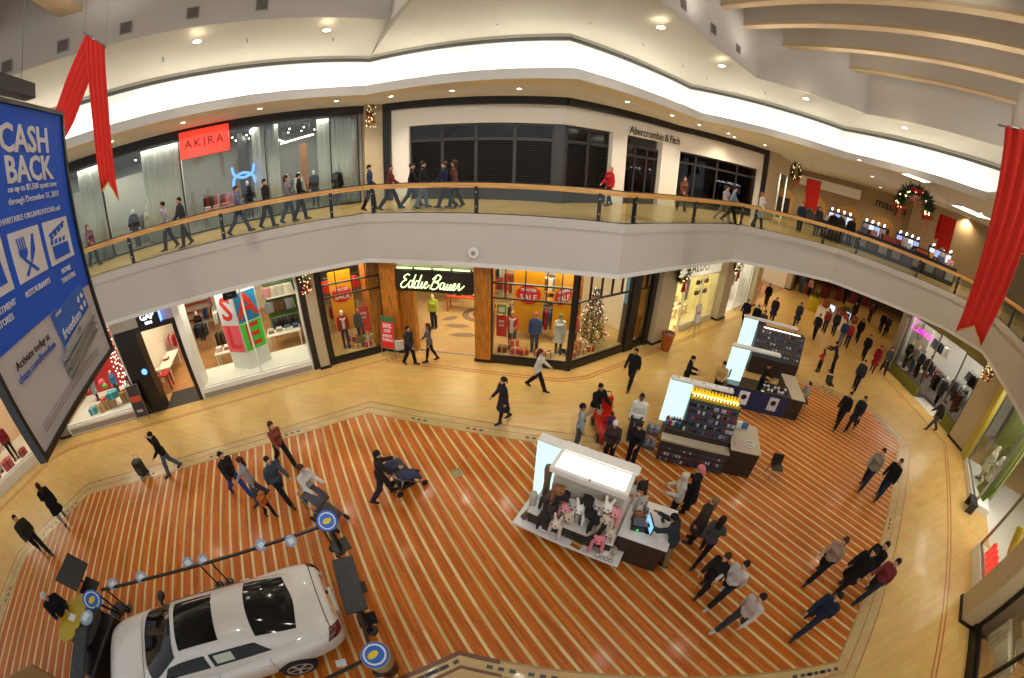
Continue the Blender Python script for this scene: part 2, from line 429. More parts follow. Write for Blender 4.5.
def top_mesh(pose, sex, kind):
    k = ('top',pose,sex,kind)
    if k not in MESH:
        J = jt(pose,sex); zp = J['pel'][2]; g = {'shirt':.012,'jacket':.024,'puffer':.036,'coat':.026,'dress':.012}[kind]
        end = {'shirt':-.06,'jacket':-.1,'puffer':-.06,'coat':-.42,'dress':-.4}[kind]
        def fn(X,Y,Z):
            d = smin(trunk(X,Y,Z,J,sex,g), f_arms(X,Y,Z,J,g*.8,.96), .025)
            if kind == 'puffer': d = d+.006*np.sin(Z*75)
            d = smin(d, cap(X,Y,Z,J['neck']-np.array((0,.01,.05)),J['neck']+np.array((0,-.01,.0 if kind in('shirt','dress') else .03)),.062+g*.7,.06+g*.5), .02)
            if kind in ('coat','dress'):
                ym = J['pel'][1]; w = np.clip((zp+.1-Z)/.5,0,1)
                sk = (np.sqrt(X**2+((Y-ym)/.82)**2)-(.15+.11*w))*.9; sk = np.maximum(np.maximum(sk, Z-zp-.15), zp+end-Z); d = smin(d,sk,.05)
            elif pose != 'sit':
                hem = (np.sqrt(X**2+((Y-J['pel'][1])/.74)**2)-(.163+g*.6))*.9; hem = np.maximum(np.maximum(hem, Z-zp-.06), zp+end-Z); d = smin(d,hem,.04)
            return np.maximum(d, np.where((np.abs(X) < .2)&(Z < zp+end), zp+end-Z, -1))
        pts = np.array([q for s in (-1,1) for q in J['arm',s][:3]]+[J['pel'],J['neck']])
        lo = pts.min(0)-(.12,.2,.1); hi = pts.max(0)+(.12,.2,.12); lo[2] = min(lo[2], zp+end-.03); lo[0] = min(lo[0],-.3); hi[0] = max(hi[0],.3); lo[1] = min(lo[1],-.28); hi[1] = max(hi[1],.28)
        P,Q = surface(fn, lo, hi, .017)
        MESH[k] = np_mesh(kind,P,Q,(None,))
    return MESH[k]
def bottom_mesh(pose, sex, kind):
    k = ('bottom',pose,sex,kind)
    if k not in MESH:
        J = jt(pose,sex); zp = J['pel'][2]; lo_ = {'trousers':.014,'leggings':.008,'wide':.018}[kind]; loose = {'trousers':.02,'leggings':.0,'wide':.035}[kind]
        def fn(X,Y,Z):
            d = smin(np.maximum(trunk(X,Y,Z,J,sex,lo_), Z-zp-.1), f_legs(X,Y,Z,J,lo_,.97,loose), .03)
            return np.maximum(d, Z-zp-.12) if pose != 'sit' else d
        pts = np.array([q for s in (-1,1) for q in J['leg',s][:3]]+[J['pel']])
        P,Q = surface(fn, pts.min(0)-(.17,.2,.07), pts.max(0)+(.17,.18,.2), .017)
        MESH[k] = np_mesh(kind,P,Q,(None,))
    return MESH[k]
def shoe_mesh(pose, sex, s, kind):
    k = ('shoe',pose,sex,s,kind)
    if k not in MESH:
        J = jt(pose,sex); hp,kn,an,ft = J['leg',s]; ft = ft/np.linalg.norm(ft); up = np.cross(np.array((1,0,0)),ft); up /= np.linalg.norm(up)
        heel = an-.045*ft-.04*up; toe = an+.17*ft-.052*up
        def fn(X,Y,Z):
            d = smin(cap(X,Y,Z,heel,toe,.042,.04), cap(X,Y,Z,an,an+.07*ft-.02*up,.05,.035), .03)
            if kind == 'boot': d = smin(d, cap(X,Y,Z,an,an+(kn-an)*.55,.05,.062), .03)
            pl = ((X-an[0])*up[0]+(Y-an[1])*up[1]+(Z-an[2])*up[2])+.075
            return np.maximum(d,-pl)
        pts = np.array([heel,toe,an,an+(kn-an)*(.6 if kind == 'boot' else .1)])
        P,Q = surface(fn, pts.min(0)-.09, pts.max(0)+.09, .0125)
        MESH[k] = np_mesh(kind,P,Q,(None,))
    return MESH[k]
def hair_mesh(pose, sex, kind):
    k = ('hair',pose,sex,kind)
    if k not in MESH:
        J = jt(pose,sex)
        def fn(X,Y,Z):
            x,y,z = hmap(X,Y,Z,J)
            if kind == 'beanie':
                d = ell(x,y,z,(0,-.012,.045),(.09,.11,.105)); return np.maximum(d, .035-z-y*.1)
            d = ell(x,y,z,(0,-.02,.03),(.087,.107,.105) if kind != 'short' else (.082,.102,.1))
            d = np.maximum(d, np.where(z < .062, y-.045-.35*z, y-.5)); d = np.maximum(d, -.055-z)
            if kind in ('long','hood'):
                d = smin(d, cap(x,y*1.25,z,(0,-.075,.0),(0,-.1,-.2 if kind == 'long' else -.12),.082,.075), .04)
            if kind == 'bun': d = smin(d, ell(x,y,z,(0,-.1,.07),(.05,.045,.045)), .02)
            if kind == 'tail': d = smin(d, cap(x,y,z,(0,-.12,.04),(0,-.15,-.14),.032,.02), .02)
            return d
        c = J['head']; P,Q = surface(fn, c-(.15,.26,.34), c+(.15,.2,.2), .0125)
        MESH[k] = np_mesh('hair',P,Q,(None,))
    return MESH[k]
SKIN = {'light':'#c99a7c','mid':'#a8744f','dark':'#5f3d28','white':'#e6e2da'}
def setm(o, *ms):
    for i,m in enumerate(ms):
        o.material_slots[i].link = 'OBJECT'; o.material_slots[i].material = m
def cloth(c, rough=.85): return mat('cloth '+c+str(rough), c, rough, noise=.12, nscale=30, spec=.25)
def person(label, xy, az, pose='walk', sex='m', top=('jacket','#1b1b1f'), bottom=('trousers','#20242e'), hair=('short','#1c1410'), skin='light',
           shoes=('shoe','#141212'), h=1.0, z=0., name='person', cat='person', group=None):
    sk = mat('skin '+skin, SKIN[skin], .55, spec=.4); 
    eye = mat('eye','#20140f',.3) if name == 'person' else sk; lip = mat('lip','#a9685c',.5) if name == 'person' else sk
    o = mesh_obj(name, body_mesh(pose,sex), None, T(xy[0],xy[1],z,-R(az),h)); setm(o,sk,eye,lip)
    tag(o,label,cat,group)
    if top: setm(mesh_obj({'shirt':'shirt','jacket':'jacket','puffer':'padded_jacket','coat':'coat','dress':'dress'}[top[0]], top_mesh(pose,sex,top[0]), o), cloth(top[1]))
    if bottom: setm(mesh_obj({'leggings':'leggings'}.get(bottom[0],'trousers'), bottom_mesh(pose,sex,bottom[0]), o), cloth(bottom[1]))
    if shoes:
        for s in (-1,1): setm(mesh_obj(shoes[0], shoe_mesh(pose,sex,s,shoes[0]), o), mat('shoe '+shoes[1],shoes[1],.5))
    if hair: setm(mesh_obj('beanie' if hair[0] == 'beanie' else 'hair', hair_mesh(pose,sex,hair[0]), o), cloth(hair[1],.7))
    return o
# ------------------------------------------------------------------ surfaces of the building
def tile_floor(name, c1, c2, rough, s=1.):
    m = bpy.data.materials.new(name); m.use_nodes = True; nt = m.node_tree; b = nt.nodes['Principled BSDF']; L = nt.links.new
    tc = nt.nodes.new('ShaderNodeTexCoord'); mp = nt.nodes.new('ShaderNodeMapping'); mp.inputs['Rotation'].default_value = (0,0,R(-33)); mp.inputs['Scale'].default_value = (s,s,s)
    L(tc.outputs['Object'], mp.inputs['Vector'])
    br = nt.nodes.new('ShaderNodeTexBrick'); br.offset = 0; br.inputs['Scale'].default_value = 1; br.inputs['Brick Width'].default_value = .61; br.inputs['Row Height'].default_value = .61
    br.inputs['Mortar Size'].default_value = .004; br.inputs['Color1'].default_value = (*lin(c1),1); br.inputs['Color2'].default_value = (*lin(c2),1); br.inputs['Mortar'].default_value = (*[x*.8 for x in lin(c1)],1); br.inputs['Bias'].default_value = 0
    L(mp.outputs[0], br.inputs['Vector'])
    n = nt.nodes.new('ShaderNodeTexNoise'); n.inputs['Scale'].default_value = 1.2; n.inputs['Detail'].default_value = 6
    mp2 = nt.nodes.new('ShaderNodeMapping'); mp2.inputs['Scale'].default_value = (.6,6,1); mp2.inputs['Rotation'].default_value = (0,0,R(-33)); L(tc.outputs['Object'], mp2.inputs['Vector']); L(mp2.outputs[0], n.inputs['Vector'])
    mx = nt.nodes.new('ShaderNodeMix'); mx.data_type = 'RGBA'; mx.blend_type = 'OVERLAY'; mx.inputs[0].default_value = .35
    L(br.outputs['Color'], mx.inputs[6]); L(n.outputs['Color'], mx.inputs[7])
    hs = nt.nodes.new('ShaderNodeHueSaturation'); hs.inputs['Saturation'].default_value = .9; L(mx.outputs[2], hs.inputs['Color']); L(hs.outputs[0], b.inputs['Base Color'])
    b.inputs['Roughness'].default_value = rough; b.inputs['Specular IOR Level'].default_value = .28; b.inputs['Coat Weight'].default_value = .1; b.inputs['Coat Roughness'].default_value = .04
    return m
def plank_floor(name):
    m = bpy.data.materials.new(name); m.use_nodes = True; nt = m.node_tree; b = nt.nodes['Principled BSDF']; L = nt.links.new
    tc = nt.nodes.new('ShaderNodeTexCoord'); mp = nt.nodes.new('ShaderNodeMapping'); mp.vector_type = 'POINT'; mp.inputs['Rotation'].default_value = (0,0,R(57.039)); L(tc.outputs['Object'], mp.inputs['Vector'])
    sp = nt.nodes.new('ShaderNodeSeparateXYZ'); L(mp.outputs[0], sp.inputs[0])
    def mth(op,a,b_=None):
        k = nt.nodes.new('ShaderNodeMath'); k.operation = op
        for i,v in enumerate((a,b_)):
            if v is None: continue
            if isinstance(v,(int,float)): k.inputs[i].default_value = v
            else: L(v, k.inputs[i])
        return k.outputs[0]
    t = mth('FRACT', mth('ADD', mth('DIVIDE', sp.outputs['Y'], .30833), STRIPE0)); cream = mth('LESS_THAN', t, .235)
    # five narrow boards between two pale ones
    board = nt.nodes.new('ShaderNodeTexBrick'); board.offset = .37; board.offset_frequency = 2; board.inputs['Scale'].default_value = 1; board.inputs['Brick Width'].default_value = .9; board.inputs['Row Height'].default_value = .0588
    board.inputs['Mortar Size'].default_value = .0012; board.inputs['Color1'].default_value = (*lin('#c26a1e'),1); board.inputs['Color2'].default_value = (*lin('#a2520f'),1); board.inputs['Mortar'].default_value = (*lin('#5e2604'),1); board.inputs['Bias'].default_value = -.1
    L(mp.outputs[0], board.inputs['Vector'])
    pale = nt.nodes.new('ShaderNodeTexBrick'); pale.offset = .3; pale.inputs['Scale'].default_value = 1; pale.inputs['Brick Width'].default_value = 1.3; pale.inputs['Row Height'].default_value = .30833
    pale.inputs['Mortar Size'].default_value = .001; pale.inputs['Color1'].default_value = (*lin('#dcc48e'),1); pale.inputs['Color2'].default_value = (*lin('#c0a56c'),1); pale.inputs['Mortar'].default_value = (*lin('#9a7440'),1); L(mp.outputs[0], pale.inputs['Vector'])
    n = nt.nodes.new('ShaderNodeTexNoise'); n.inputs['Scale'].default_value = 3; n.inputs['Detail'].default_value = 5
    mp2 = nt.nodes.new('ShaderNodeMapping'); mp2.inputs['Scale'].default_value = (.7,14,1); L(mp.outputs[0], mp2.inputs['Vector']); L(mp2.outputs[0], n.inputs['Vector'])
    mx = nt.nodes.new('ShaderNodeMix'); mx.data_type = 'RGBA'; L(cream, mx.inputs[0]); L(board.outputs[0], mx.inputs[6]); L(pale.outputs[0], mx.inputs[7])
    m2 = nt.nodes.new('ShaderNodeMix'); m2.data_type = 'RGBA'; m2.blend_type = 'OVERLAY'; m2.inputs[0].default_value = .4; L(mx.outputs[2], m2.inputs[6]); L(n.outputs['Color'], m2.inputs[7])
    L(m2.outputs[2], b.inputs['Base Color']); b.inputs['Roughness'].default_value = .4; b.inputs['Specular IOR Level'].default_value = .22; b.inputs['Coat Weight'].default_value = .1; b.inputs['Coat Roughness'].default_value = .12
    return m
def wood(name, c, rough=.35, sc=(1,1,10)):
    if name in MATS: return MATS[name]
    m = mat(name, c, rough, coat=.2); nt = m.node_tree; b = nt.nodes['Principled BSDF']; L = nt.links.new
    tc = nt.nodes.new('ShaderNodeTexCoord'); mp = nt.nodes.new('ShaderNodeMapping'); mp.inputs['Scale'].default_value = sc; n = nt.nodes.new('ShaderNodeTexNoise'); n.inputs['Scale'].default_value = 4; n.inputs['Detail'].default_value = 6
    L(tc.outputs['Object'], mp.inputs[0]); L(mp.outputs[0], n.inputs[0])
    r = nt.nodes.new('ShaderNodeValToRGB'); k = lin(c); r.color_ramp.elements[0].color = (*[x*.62 for x in k],1); r.color_ramp.elements[1].color = (*[min(1,x*1.3) for x in k],1); r.color_ramp.elements[0].position = .3; r.color_ramp.elements[1].position = .7
    L(n.outputs['Fac'], r.inputs[0]); L(r.outputs[0], b.inputs['Base Color'])
    return m
STRIPE0 = .0
TILE = tile_floor('beige stone tile', '#cfa754', '#c79e4b', .32)
TILE2 = tile_floor('pale stone tile', '#c4a468', '#bd9c60', .27)
WOODFL = plank_floor('striped plank floor')
PLASTER = mat('warm grey plaster', '#c2bbb1', .8, noise=.03, nscale=2)
CEILM = mat('ceiling plaster', '#979080', .9, noise=.04, nscale=1.5)
VAULT = mat('vault plaster', '#bdb6ad', .9)
COVEW = mat('white cove paint', '#f6f4ef', .85)
LIPM = mat('cream lip paint', '#dcd9d2', .8)
BLACK = mat('black lacquer', '#15110f', .35)
DARK = mat('dark bronze', '#241a14', .4)
GLASS = glass('shop glass', '#f4f7f5', .045)
RAILGL = glass('railing glass', '#e9eee9', .06)
BRASS = wood('oak handrail', '#d79f52', .35, (.3,.3,6))
BEIGE = mat('beige stone', '#b9a888', .6, noise=.06, nscale=3)
WHITE = mat('white paint', '#e9e6de', .6)
CREAM = mat('cream paint', '#d9ccb0', .7)
STEEL = mat('brushed steel', '#9a9a98', .3, .9)

Fa = Frame((-19.3,4.85),(-5.45,14.0)); Fb = Frame((-5.45,14.0),(2.31,12.87)); Fc = Frame((2.31,12.87),(6.37,15.44))
Fd = Frame((23.03,12.98),(21.82,6.48)); Fe = Frame((21.5,5.4),(13.49,-.46)); F0 = Frame((-20.2,-3),(-19.4,4.0))
Ga = Frame((-22,6),(-6.5,17)); Gb = Frame((-6.2,17.0),(1.9,15.9)); Gc = Frame((1.9,15.9),(8.4,19.9)); Gd = Frame((8.4,19.9),(15.6,21.6))
EDGE = [(-24,.3),(-5.3,12.65),(3.35,11.35),(10.2,15.5),(15.9,14.2),(20.7,9.3),(21.2,6.9),(11,-.9)]
LIP = [(-24,.1),(-13.1,8.3),(-5.65,13.9),(-2,12.9),(1.7,11.9),(7.95,16.3),(12.0,15.5),(15.6,14.7),(18.9,8.2),(12,2)]
UPS = [(-22.5,-2.0),(-11.4,7.0),(-4.25,12.45),(-2.3,9.6),(2.6,9.2),(6.3,12.5),(10.0,15.0),(15.7,13.6),(19.0,7.6),(12.3,1.2)]
WOODP = [(-12.2,-5.2),(-14.75,-.2),(-14.1,3.05),(-4.85,9.55),(2.7,8.2),(13.6,12.0),(16.6,9.2),(16.6,6.9),(7.4,.45),(6.0,.75),(2.4,1.55),(-.85,2.16),(-1.95,1.42),(-9.5,-3.6)]
def grow(poly, d):
    n = len(poly); a = sum(poly[i][0]*poly[(i+1)%n][1]-poly[(i+1)%n][0]*poly[i][1] for i in range(n)); sg = -1 if a > 0 else 1; out = []
    for i in range(n):
        p = Vector(poly[i]); d0 = (p-Vector(poly[i-1])).normalized(); d1 = (Vector(poly[(i+1)%n])-p).normalized()
        nn = (Vector((-d0.y,d0.x))+Vector((-d1.y,d1.x)))/2*sg; out.append(tuple(p+nn*(d/max(.3,nn.length_squared))))
    return out
def ringband(o_, i_, z0, z1, mb, m=0):
    n = len(o_)
    for k in range(n):
        j = (k+1)%n; mb.prism([o_[k],o_[j],i_[j],i_[k]], z0, z1, m)
struct(MB().prism([(-45,-9),(62,-9),(62,62),(-45,62)], -.3, 0).build('floor', TILE))
struct(MB().prism(WOODP, 0, .006).build('floor_inlay', WOODFL))
mb = MB(); ringband(grow(WOODP,.62), WOODP, 0, .004, mb); struct(mb.build('floor_border', TILE2))
mb = MB(); ringband(grow(WOODP,.05), WOODP, 0, .008, mb); ringband(grow(WOODP,.36), grow(WOODP,.33), 0, .008, mb); ringband(grow(WOODP,.66), grow(WOODP,.63), 0, .008, mb)
struct(mb.build('trim_1', mat('tan inlay stone','#a07c48',.3)))
mb = MB(); g0,g1,g2,g3 = WOODP,grow(WOODP,.1),grow(WOODP,.3),grow(WOODP,.37)
for k in range(10,13):                          # darker brown bands along the near edge
    f = .12 if k == 10 else 0; lp = lambda a,b: tuple(Vector(a).lerp(Vector(b),f))
    if k == 10: lp = lambda a,b: tuple(Vector(b).lerp(Vector(a),.25))
    if k == 10: mb.prism([lp(g0[10],g0[11]),g0[11],g1[11],lp(g1[10],g1[11])],0,.0095); mb.prism([lp(g2[10],g2[11]),g2[11],g3[11],lp(g3[10],g3[11])],0,.0095)
    else: mb.prism([g0[k],g0[k+1],g1[k+1],g1[k]],0,.0095); mb.prism([g2[k],g2[k+1],g3[k+1],g3[k]],0,.0095)
struct(mb.build('trim_15', mat('brown inlay stone','#6b3d22',.3)))
mb = MB()
for i in range(len(WOODP)):                      # groups of small dark studs in the border
    a = Vector(grow(WOODP,.2)[i]); b = Vector(grow(WOODP,.2)[(i+1)%len(WOODP)])
    for f in (.25,.5,.75):
        for k in (-.22,0,.22):
            p = a.lerp(b,f)+(b-a).normalized()*k; rz = math.atan2(b.y-a.y,b.x-a.x); mb.box(-.06,.06,-.04,.04,0,.009, M=T(p.x,p.y,0,rz))
struct(mb.build('trim_2', mat('slate studs','#3f4348',.4)))
# thin double line that runs before the shops
mb = MB(); path = [F0.xy(3,-1.0), F0.xy(6.8,-1.0), Fa.xy(1,-1.1), Fa.xy(16.4,-.75), Fb.xy(.3,-.9), Fb.xy(7.6,-.9), Fc.xy(.3,-.9), Fc.xy(11,-.9), Fc.xy(22,-.9)]
for w0 in (0,.16):
    mb.strip(path, [(w0-.03,0),(w0+.03,0),(w0+.03,.004),(w0-.03,.004)])
path = [Fd.xy(-.5,-1.4),Fd.xy(6.2,-1.4),Fe.xy(.4,-1.3),Fe.xy(16,-1.3)]
for w0 in (0,.16): mb.strip(path, [(w0-.03,0),(w0+.03,0),(w0+.03,.004),(w0-.03,.004)])
struct(mb.build('trim_3', mat('rose inlay stone','#a8683a',.3)))

# ---- gallery slab, its fascia and floor
OUT = [(62,-9),(62,62),(-45,62),(-45,-9),(-30,-4)]
slab = MB(); slab.prism(EDGE+OUT, 4.45, 5.92, 0)
E2 = [(p[0],p[1]) for p in EDGE]
slab.strip(EDGE, [(-.06,5.92),(1.2,5.92),(1.2,6.19),(0,6.19),(0,6.215),(-.06,6.215)], 0)
slab.strip(EDGE, [(-.03,4.42),(.3,4.42),(.3,4.56),(-.03,4.56)], 1)
struct(slab.build('wall_gallery_fascia', [PLASTER, LIPM]))
ins = MB(); ins.prism([Vector(p).to_tuple() for p in EDGE]+OUT, 5.95, 6.2); struct(ins.build('floor_gallery', tile_floor('gallery stone tile','#c9a45a','#bb954c',.25)))
def round_vent(px, py, fr, r, label):
    u,z = fr.uz(px,py); t = thing('ceiling_speaker', label, 'speaker', fr.at(u,-.06,z))
    MB().lathe([(r*.75,0),(r,.0),(r,.03),(r*.8,.05)], 20, M=RX(PI/2)).build('rim', LIPM, t)
    MB().lathe([(r*.5,0),(r*.5,.045),(r*.3,.055)], 16, M=RX(PI/2)).build('grille', mat('grey mesh','#8d8780',.7), t)
EF = [Frame(EDGE[i],EDGE[i+1]) for i in range(len(EDGE)-1)]
round_vent(474,252.5, EF[1], .2, 'round white speaker set in the gallery front above the neon shop sign')
round_vent(784,260, EF[2], .09, 'tiny round sensor on the gallery front left of the hanging red banner')
# ---- balustrade: one run per straight stretch of the gallery edge
POSTS = [[(130,248),(222,225),(331,204)],[(372,199),(476,197),(599.5,205)],[(636,207),(696,210)],[(735,213),(756,217),(825,234)],[(858,245),(918,270),(961,287)],[],[(1012,314)]]
RLAB = ['glass railing with oak handrail before the store with the red sign','glass railing with oak handrail above the neon-signed clothing shop','glass railing with oak handrail before the black-lettered storefront','short glass railing with oak handrail beside the wreath-hung pier','glass railing with oak handrail before the bright cosmetics stall','short bent piece of glass railing beside the big hanging red banner','glass railing at the far right edge, behind the swallow-tailed banner']
for i,fr in enumerate(EF):
    if fr.L < .3: continue
    t = thing('balcony_railing', RLAB[i], 'railing', fr.at(0,.06,6.2), 'gallery railings')
    us = sorted(min(max(fr.uz(*p)[0],.1),fr.L-.1) for p in POSTS[i]) or [fr.L*.5]
    if i in (0,6):
        us = [x for x in us]
        k = us[0]-2.2 if i == 0 else us[-1]+2.2
        while 0 < k < fr.L: us.append(k); k += -2.2 if i == 0 else 2.2
        us.sort()
    MB().rbox(0,fr.L,-.045,.045,.86,1.02,.015).build('handrail', BRASS, t)
    MB().box(0,fr.L,-.03,.03,1.02,1.05).build('rail_cap', BLACK, t)
    b = [0]+us+[fr.L]
    for j in range(len(b)-1):
        if b[j+1]-b[j] > .25: MB().box(b[j]+.07,b[j+1]-.07,-.008,.008,.03,.86).build('glass_panel', RAILGL, t)
    for x in us:
        p = MB().box(x-.06,x+.06,-.05,.03,0,.9).build('post', BLACK, t)
        for z in (.25,.72): MB().cyl((x,-.05,z),(x,-.075,z),.03,.03,10).build('clamp', STEEL, p)
    MB().box(0,fr.L,-.03,.03,0,.03).build('shoe_rail', BLACK, t)

# ---- light cove round the upper ceiling
mb = MB(); mb.strip(LIP, [(0,10.66),(.9,10.66),(.9,10.9),(.12,10.9),(.12,11.02),(0,11.02)]); struct(mb.build('ceiling_cove_lip', LIPM))
mb = MB(); mb.strip(LIP, [(.8,10.9),(.95,10.9),(.95,12.22),(.8,12.22)]); struct(mb.build('ceiling_cove_wall', COVEW))
mb = MB(); mb.strip(LIP, [(.7,12.33),(1.1,12.33),(1.1,12.44),(.7,12.44)]); struct(mb.build('trim_14', mat('cove upper reveal','#8f8a7c',.7)))
mb = MB(); mb.strip(LIP, [(.72,12.2),(1.1,12.2),(1.1,12.33),(.72,12.33)]); struct(mb.build('trim_4', mat('cove reveal','#3d3c34',.7)))
def offs(pl, o):
    out = []
    for i,(x,y) in enumerate(pl):
        p = Vector((x,y)); ds = []
        if i: ds.append((p-Vector(pl[i-1])).normalized())
        if i < len(pl)-1: ds.append((Vector(pl[i+1])-p).normalized())
        nn = sum((Vector((-d.y,d.x)) for d in ds), Vector((0,0)))/len(ds); out.append(tuple(p+nn*(o/max(.35,nn.length_squared))))
    return out
LO = offs(LIP,.8)
mb = MB(); n = len(LIP)
mb.add([(x,y,12.42) for x,y in LO]+[(x,y,13.0) for x,y in UPS]+[(x,y,12.7) for x,y in LO]+[(x,y,13.3) for x,y in UPS],
       [(i,i+1,n+i+1,n+i) for i in range(n-1)]+[(2*n+i+1,2*n+i,3*n+i,3*n+i+1) for i in range(n-1)])
struct(mb.build('ceiling_ring', CEILM))
mb = MB(); mb.strip(UPS, [(0,13.0),(.3,13.0),(.3,17.2),(0,17.2)]); struct(mb.build('wall_vault', VAULT))
struct(MB().prism(UPS+[(24,-14),(-28,-14)], 17.2, 17.5).build('ceiling', VAULT))
struct(MB().prism(offs(LIP,.9)+OUT, 10.68, 10.95).build('ceiling_gallery', mat('gallery ceiling','#dadfe8',.9)))
d = Vector((.515,-.857)); nrm = Vector((.857,.515))
for k,(sx,sy) in enumerate([(4.6,12.3),(7.1,13.3),(8.8,14.4),(10.6,16.0),(15.0,13.6)]):
    L_ = 26; a = Vector((sx,sy))-d*.6
    rz = math.atan2(d.y,d.x); m2 = MB(); m2.box(0,L_,-.16,.16,15.0,17.2, M=T(a.x,a.y,0,rz)); m2.box(0,L_,-.2,.2,14.86,15.0, 1, M=T(a.x,a.y,0,rz))
    o = struct(m2.build('ceiling_beam', [mat('beam side plaster','#b5aa9a',.9), mat('beam underside','#b7a07c',.85)]))
for (sx,sy) in [(-12.3,6.3),(-14.6,4.4)]:
    m2 = MB(); rz = math.atan2(-.857,.515); m2.box(-.3,14,-.34,.34,14.4,17.2, M=T(sx,sy,0,rz)); m2.box(-.3,14,-.37,.37,14.3,14.4,1, M=T(sx,sy,0,rz)); struct(m2.build('ceiling_beam', [MATS['beam side plaster'],MATS['beam underside']]))
# cove tubes: hidden in the trough, shining up the cove wall
tubes = MB()
TUBE = glow('cove tube light', '#fffaf2', 110)
for i in range(len(LIP)-1):
    fr = Frame(LIP[i],LIP[i+1]); t = thing('cove_light', 'warm strip light in the ceiling cove trough, %s' % ['far left','above the red-signed store','above the left of the shuttered store','above the middle of the shuttered store','above the black lettering','above the dark right-hand windows','above the wreath-hung pier','above the bright cosmetics stall','behind the red banner'][i], 'cove light', fr.at(.3,.42,10.9), 'cove strip lights')
    MB().box(0,fr.L-.6,-.06,.06,0,.05).build('channel', WHITE, t)
    MB().tube([(0.02,0,.075),(fr.L-.62,0,.075)],.028,8).build('tube', TUBE, t)
# ------------------------------------------------------------------ shop fronts
WN = [0]
def win(fr, u0, u1, z0, z1, v=0., mull=(), trans=(), fm=BLACK, fw=.06, top_mull=(), depth=.1, pane=GLASS):
    """one shop window: frame with its bars, and the pane"""
    WN[0] += 1; w_ = bpy.data.objects.new('window_%d' % WN[0], None); COL.objects.link(w_); w_.matrix_basis = fr.at(u0,v,z0); struct(w_)
    W = u1-u0; H = z1-z0; mb = MB(); a,b = -depth/2, depth/2
    mb.box(0,W,a,b,0,fw); mb.box(0,W,a,b,H-fw,H); mb.box(0,fw,a,b,fw,H-fw); mb.box(W-fw,W,a,b,fw,H-fw)
    for x in mull: mb.box(x-u0-fw/2,x-u0+fw/2,a,b,fw,H-fw)
    for z in trans: mb.box(fw,W-fw,a,b,z-z0-fw/2,z-z0+fw/2)
    if trans:
        for x in top_mull: mb.box(x-u0-fw/3,x-u0+fw/3,a,b,min(trans)-z0,H-fw)
    mb.build('window_frame', fm, w_)
    MB().box(fw*.5,W-fw*.5,-.006,.006,fw*.5,H-fw*.5).build('pane', pane, w_)
    return w_
def wall(name, fr, u0, u1, v0, v1, z0, z1, m): return struct(MB(fr.M).box(u0,u1,v0,v1,z0,z1).build(name, m))
def room(fr, u0, u1, depth, back, side=None, floor=None, z0=0., z1=4.45, ceil=None):
    """plain walls (and a floor finish) of one shop"""
    side = side or back
    wall('wall_shop_back', fr, u0, u1, depth, depth+.12, z0, z1, back)
    wall('wall_shop_left', fr, u0-.06, u0+.06, .15, depth, z0, z1, side); wall('wall_shop_right', fr, u1-.06, u1+.06, .15, depth, z0, z1, side)
    if floor: wall('floor_shop', fr, u0+.06, u1-.06, .06, depth, z0, z0+.012, floor)
    if ceil: wall('ceiling_shop', fr, u0+.06, u1-.06, .06, depth, z1-.06, z1, ceil)
def column(fr, u0, u1, v0, v1, m, z0=0., z1=4.45, base=BLACK):
    mb = MB(fr.M); mb.rbox(u0,u1,v0,v1,z0+.12,z1,.03,0); mb.box(u0-.03,u1+.03,v0-.03,v1+.03,z0,z0+.12,1)
    return struct(mb.build('column', [m,base]))
def shoplight(fr, u, v, z, e, size=2., sy=1.5, col=(1,.86,.64)):
    lamp('shop_light', 'AREA', fr.at(u,v,z).translation, e*.5, col, size, (0,0,fr.rz), sizey=sy)
SHOPWOOD = tile_floor('oak shop floor', '#b9823f', '#a9702f', .3)
OAK = wood('oak panel', '#b5701f', .4, (3,3,.6))
REDW = mat('red display wall', '#b3161a', .6); YEL = mat('sale yellow', '#f0a80c', .6); SALERED = mat('sale red', '#d8261c', .6)
GREY = mat('mid grey paint', '#8c857c', .7); OLIVE = mat('olive paint', '#77772c', .6); DGREY = mat('charcoal', '#2b2b2c', .6)
PALEY = mat('pale yellow wall', '#e7d9a0', .7); LWALL = mat('light shop wall', '#e4dccb', .8); TAUPE = mat('taupe wall', '#9d9082', .8)
NEONW = glow('neon white', '#f0f6ff', 2.6); NEONB = glow('neon blue', '#5f8fff', 3.2); NEONP = glow('neon pink', '#ff2fc8', 2.2)
# --- far left window shop
wall('wall_plinth', F0, -2, 6.5, -.05, .25, 0, .42, WHITE); win(F0, -2, 6.5, .42, 4.45, .1, (1.0,4.0), (), WHITE, .08)
room(F0, -2, 7.0, 4.2, mat('blush wall','#d9b69a',.8), LWALL, mat('white shop floor','#d9d2c6',.4)); shoplight(F0, 4.2, 2, 4.3, 420, 3, 2)
column(F0, 6.6, 7.1, -.1, .6, BEIGE)
# --- gift window
wall('wall_plinth', Fa, .5, 5.0, -.06, 2.6, 0, .42, WHITE); wall('wall_plinth', Fa, .62, 4.9, -.075, -.05, .06, .3, TAUPE)
win(Fa, .5, 5.0, .42, 4.45, .06, (), (), WHITE, .07)
column(Fa, -.15, .5, -.12, .5, GREY)
wall('wall_shop_back', Fa, .5, 3.6, 2.6, 2.7, .42, 4.45, REDW); wall('wall_shop_back', Fa, 3.6, 5.0, 2.6, 2.7, .42, 4.45, LWALL); wall('wall_shop_right', Fa, 4.95, 5.1, .1, 6, 0, 4.45, BLACK)
shoplight(Fa, 2.6, 1.3, 4.35, 420, 3.5, 1.6)
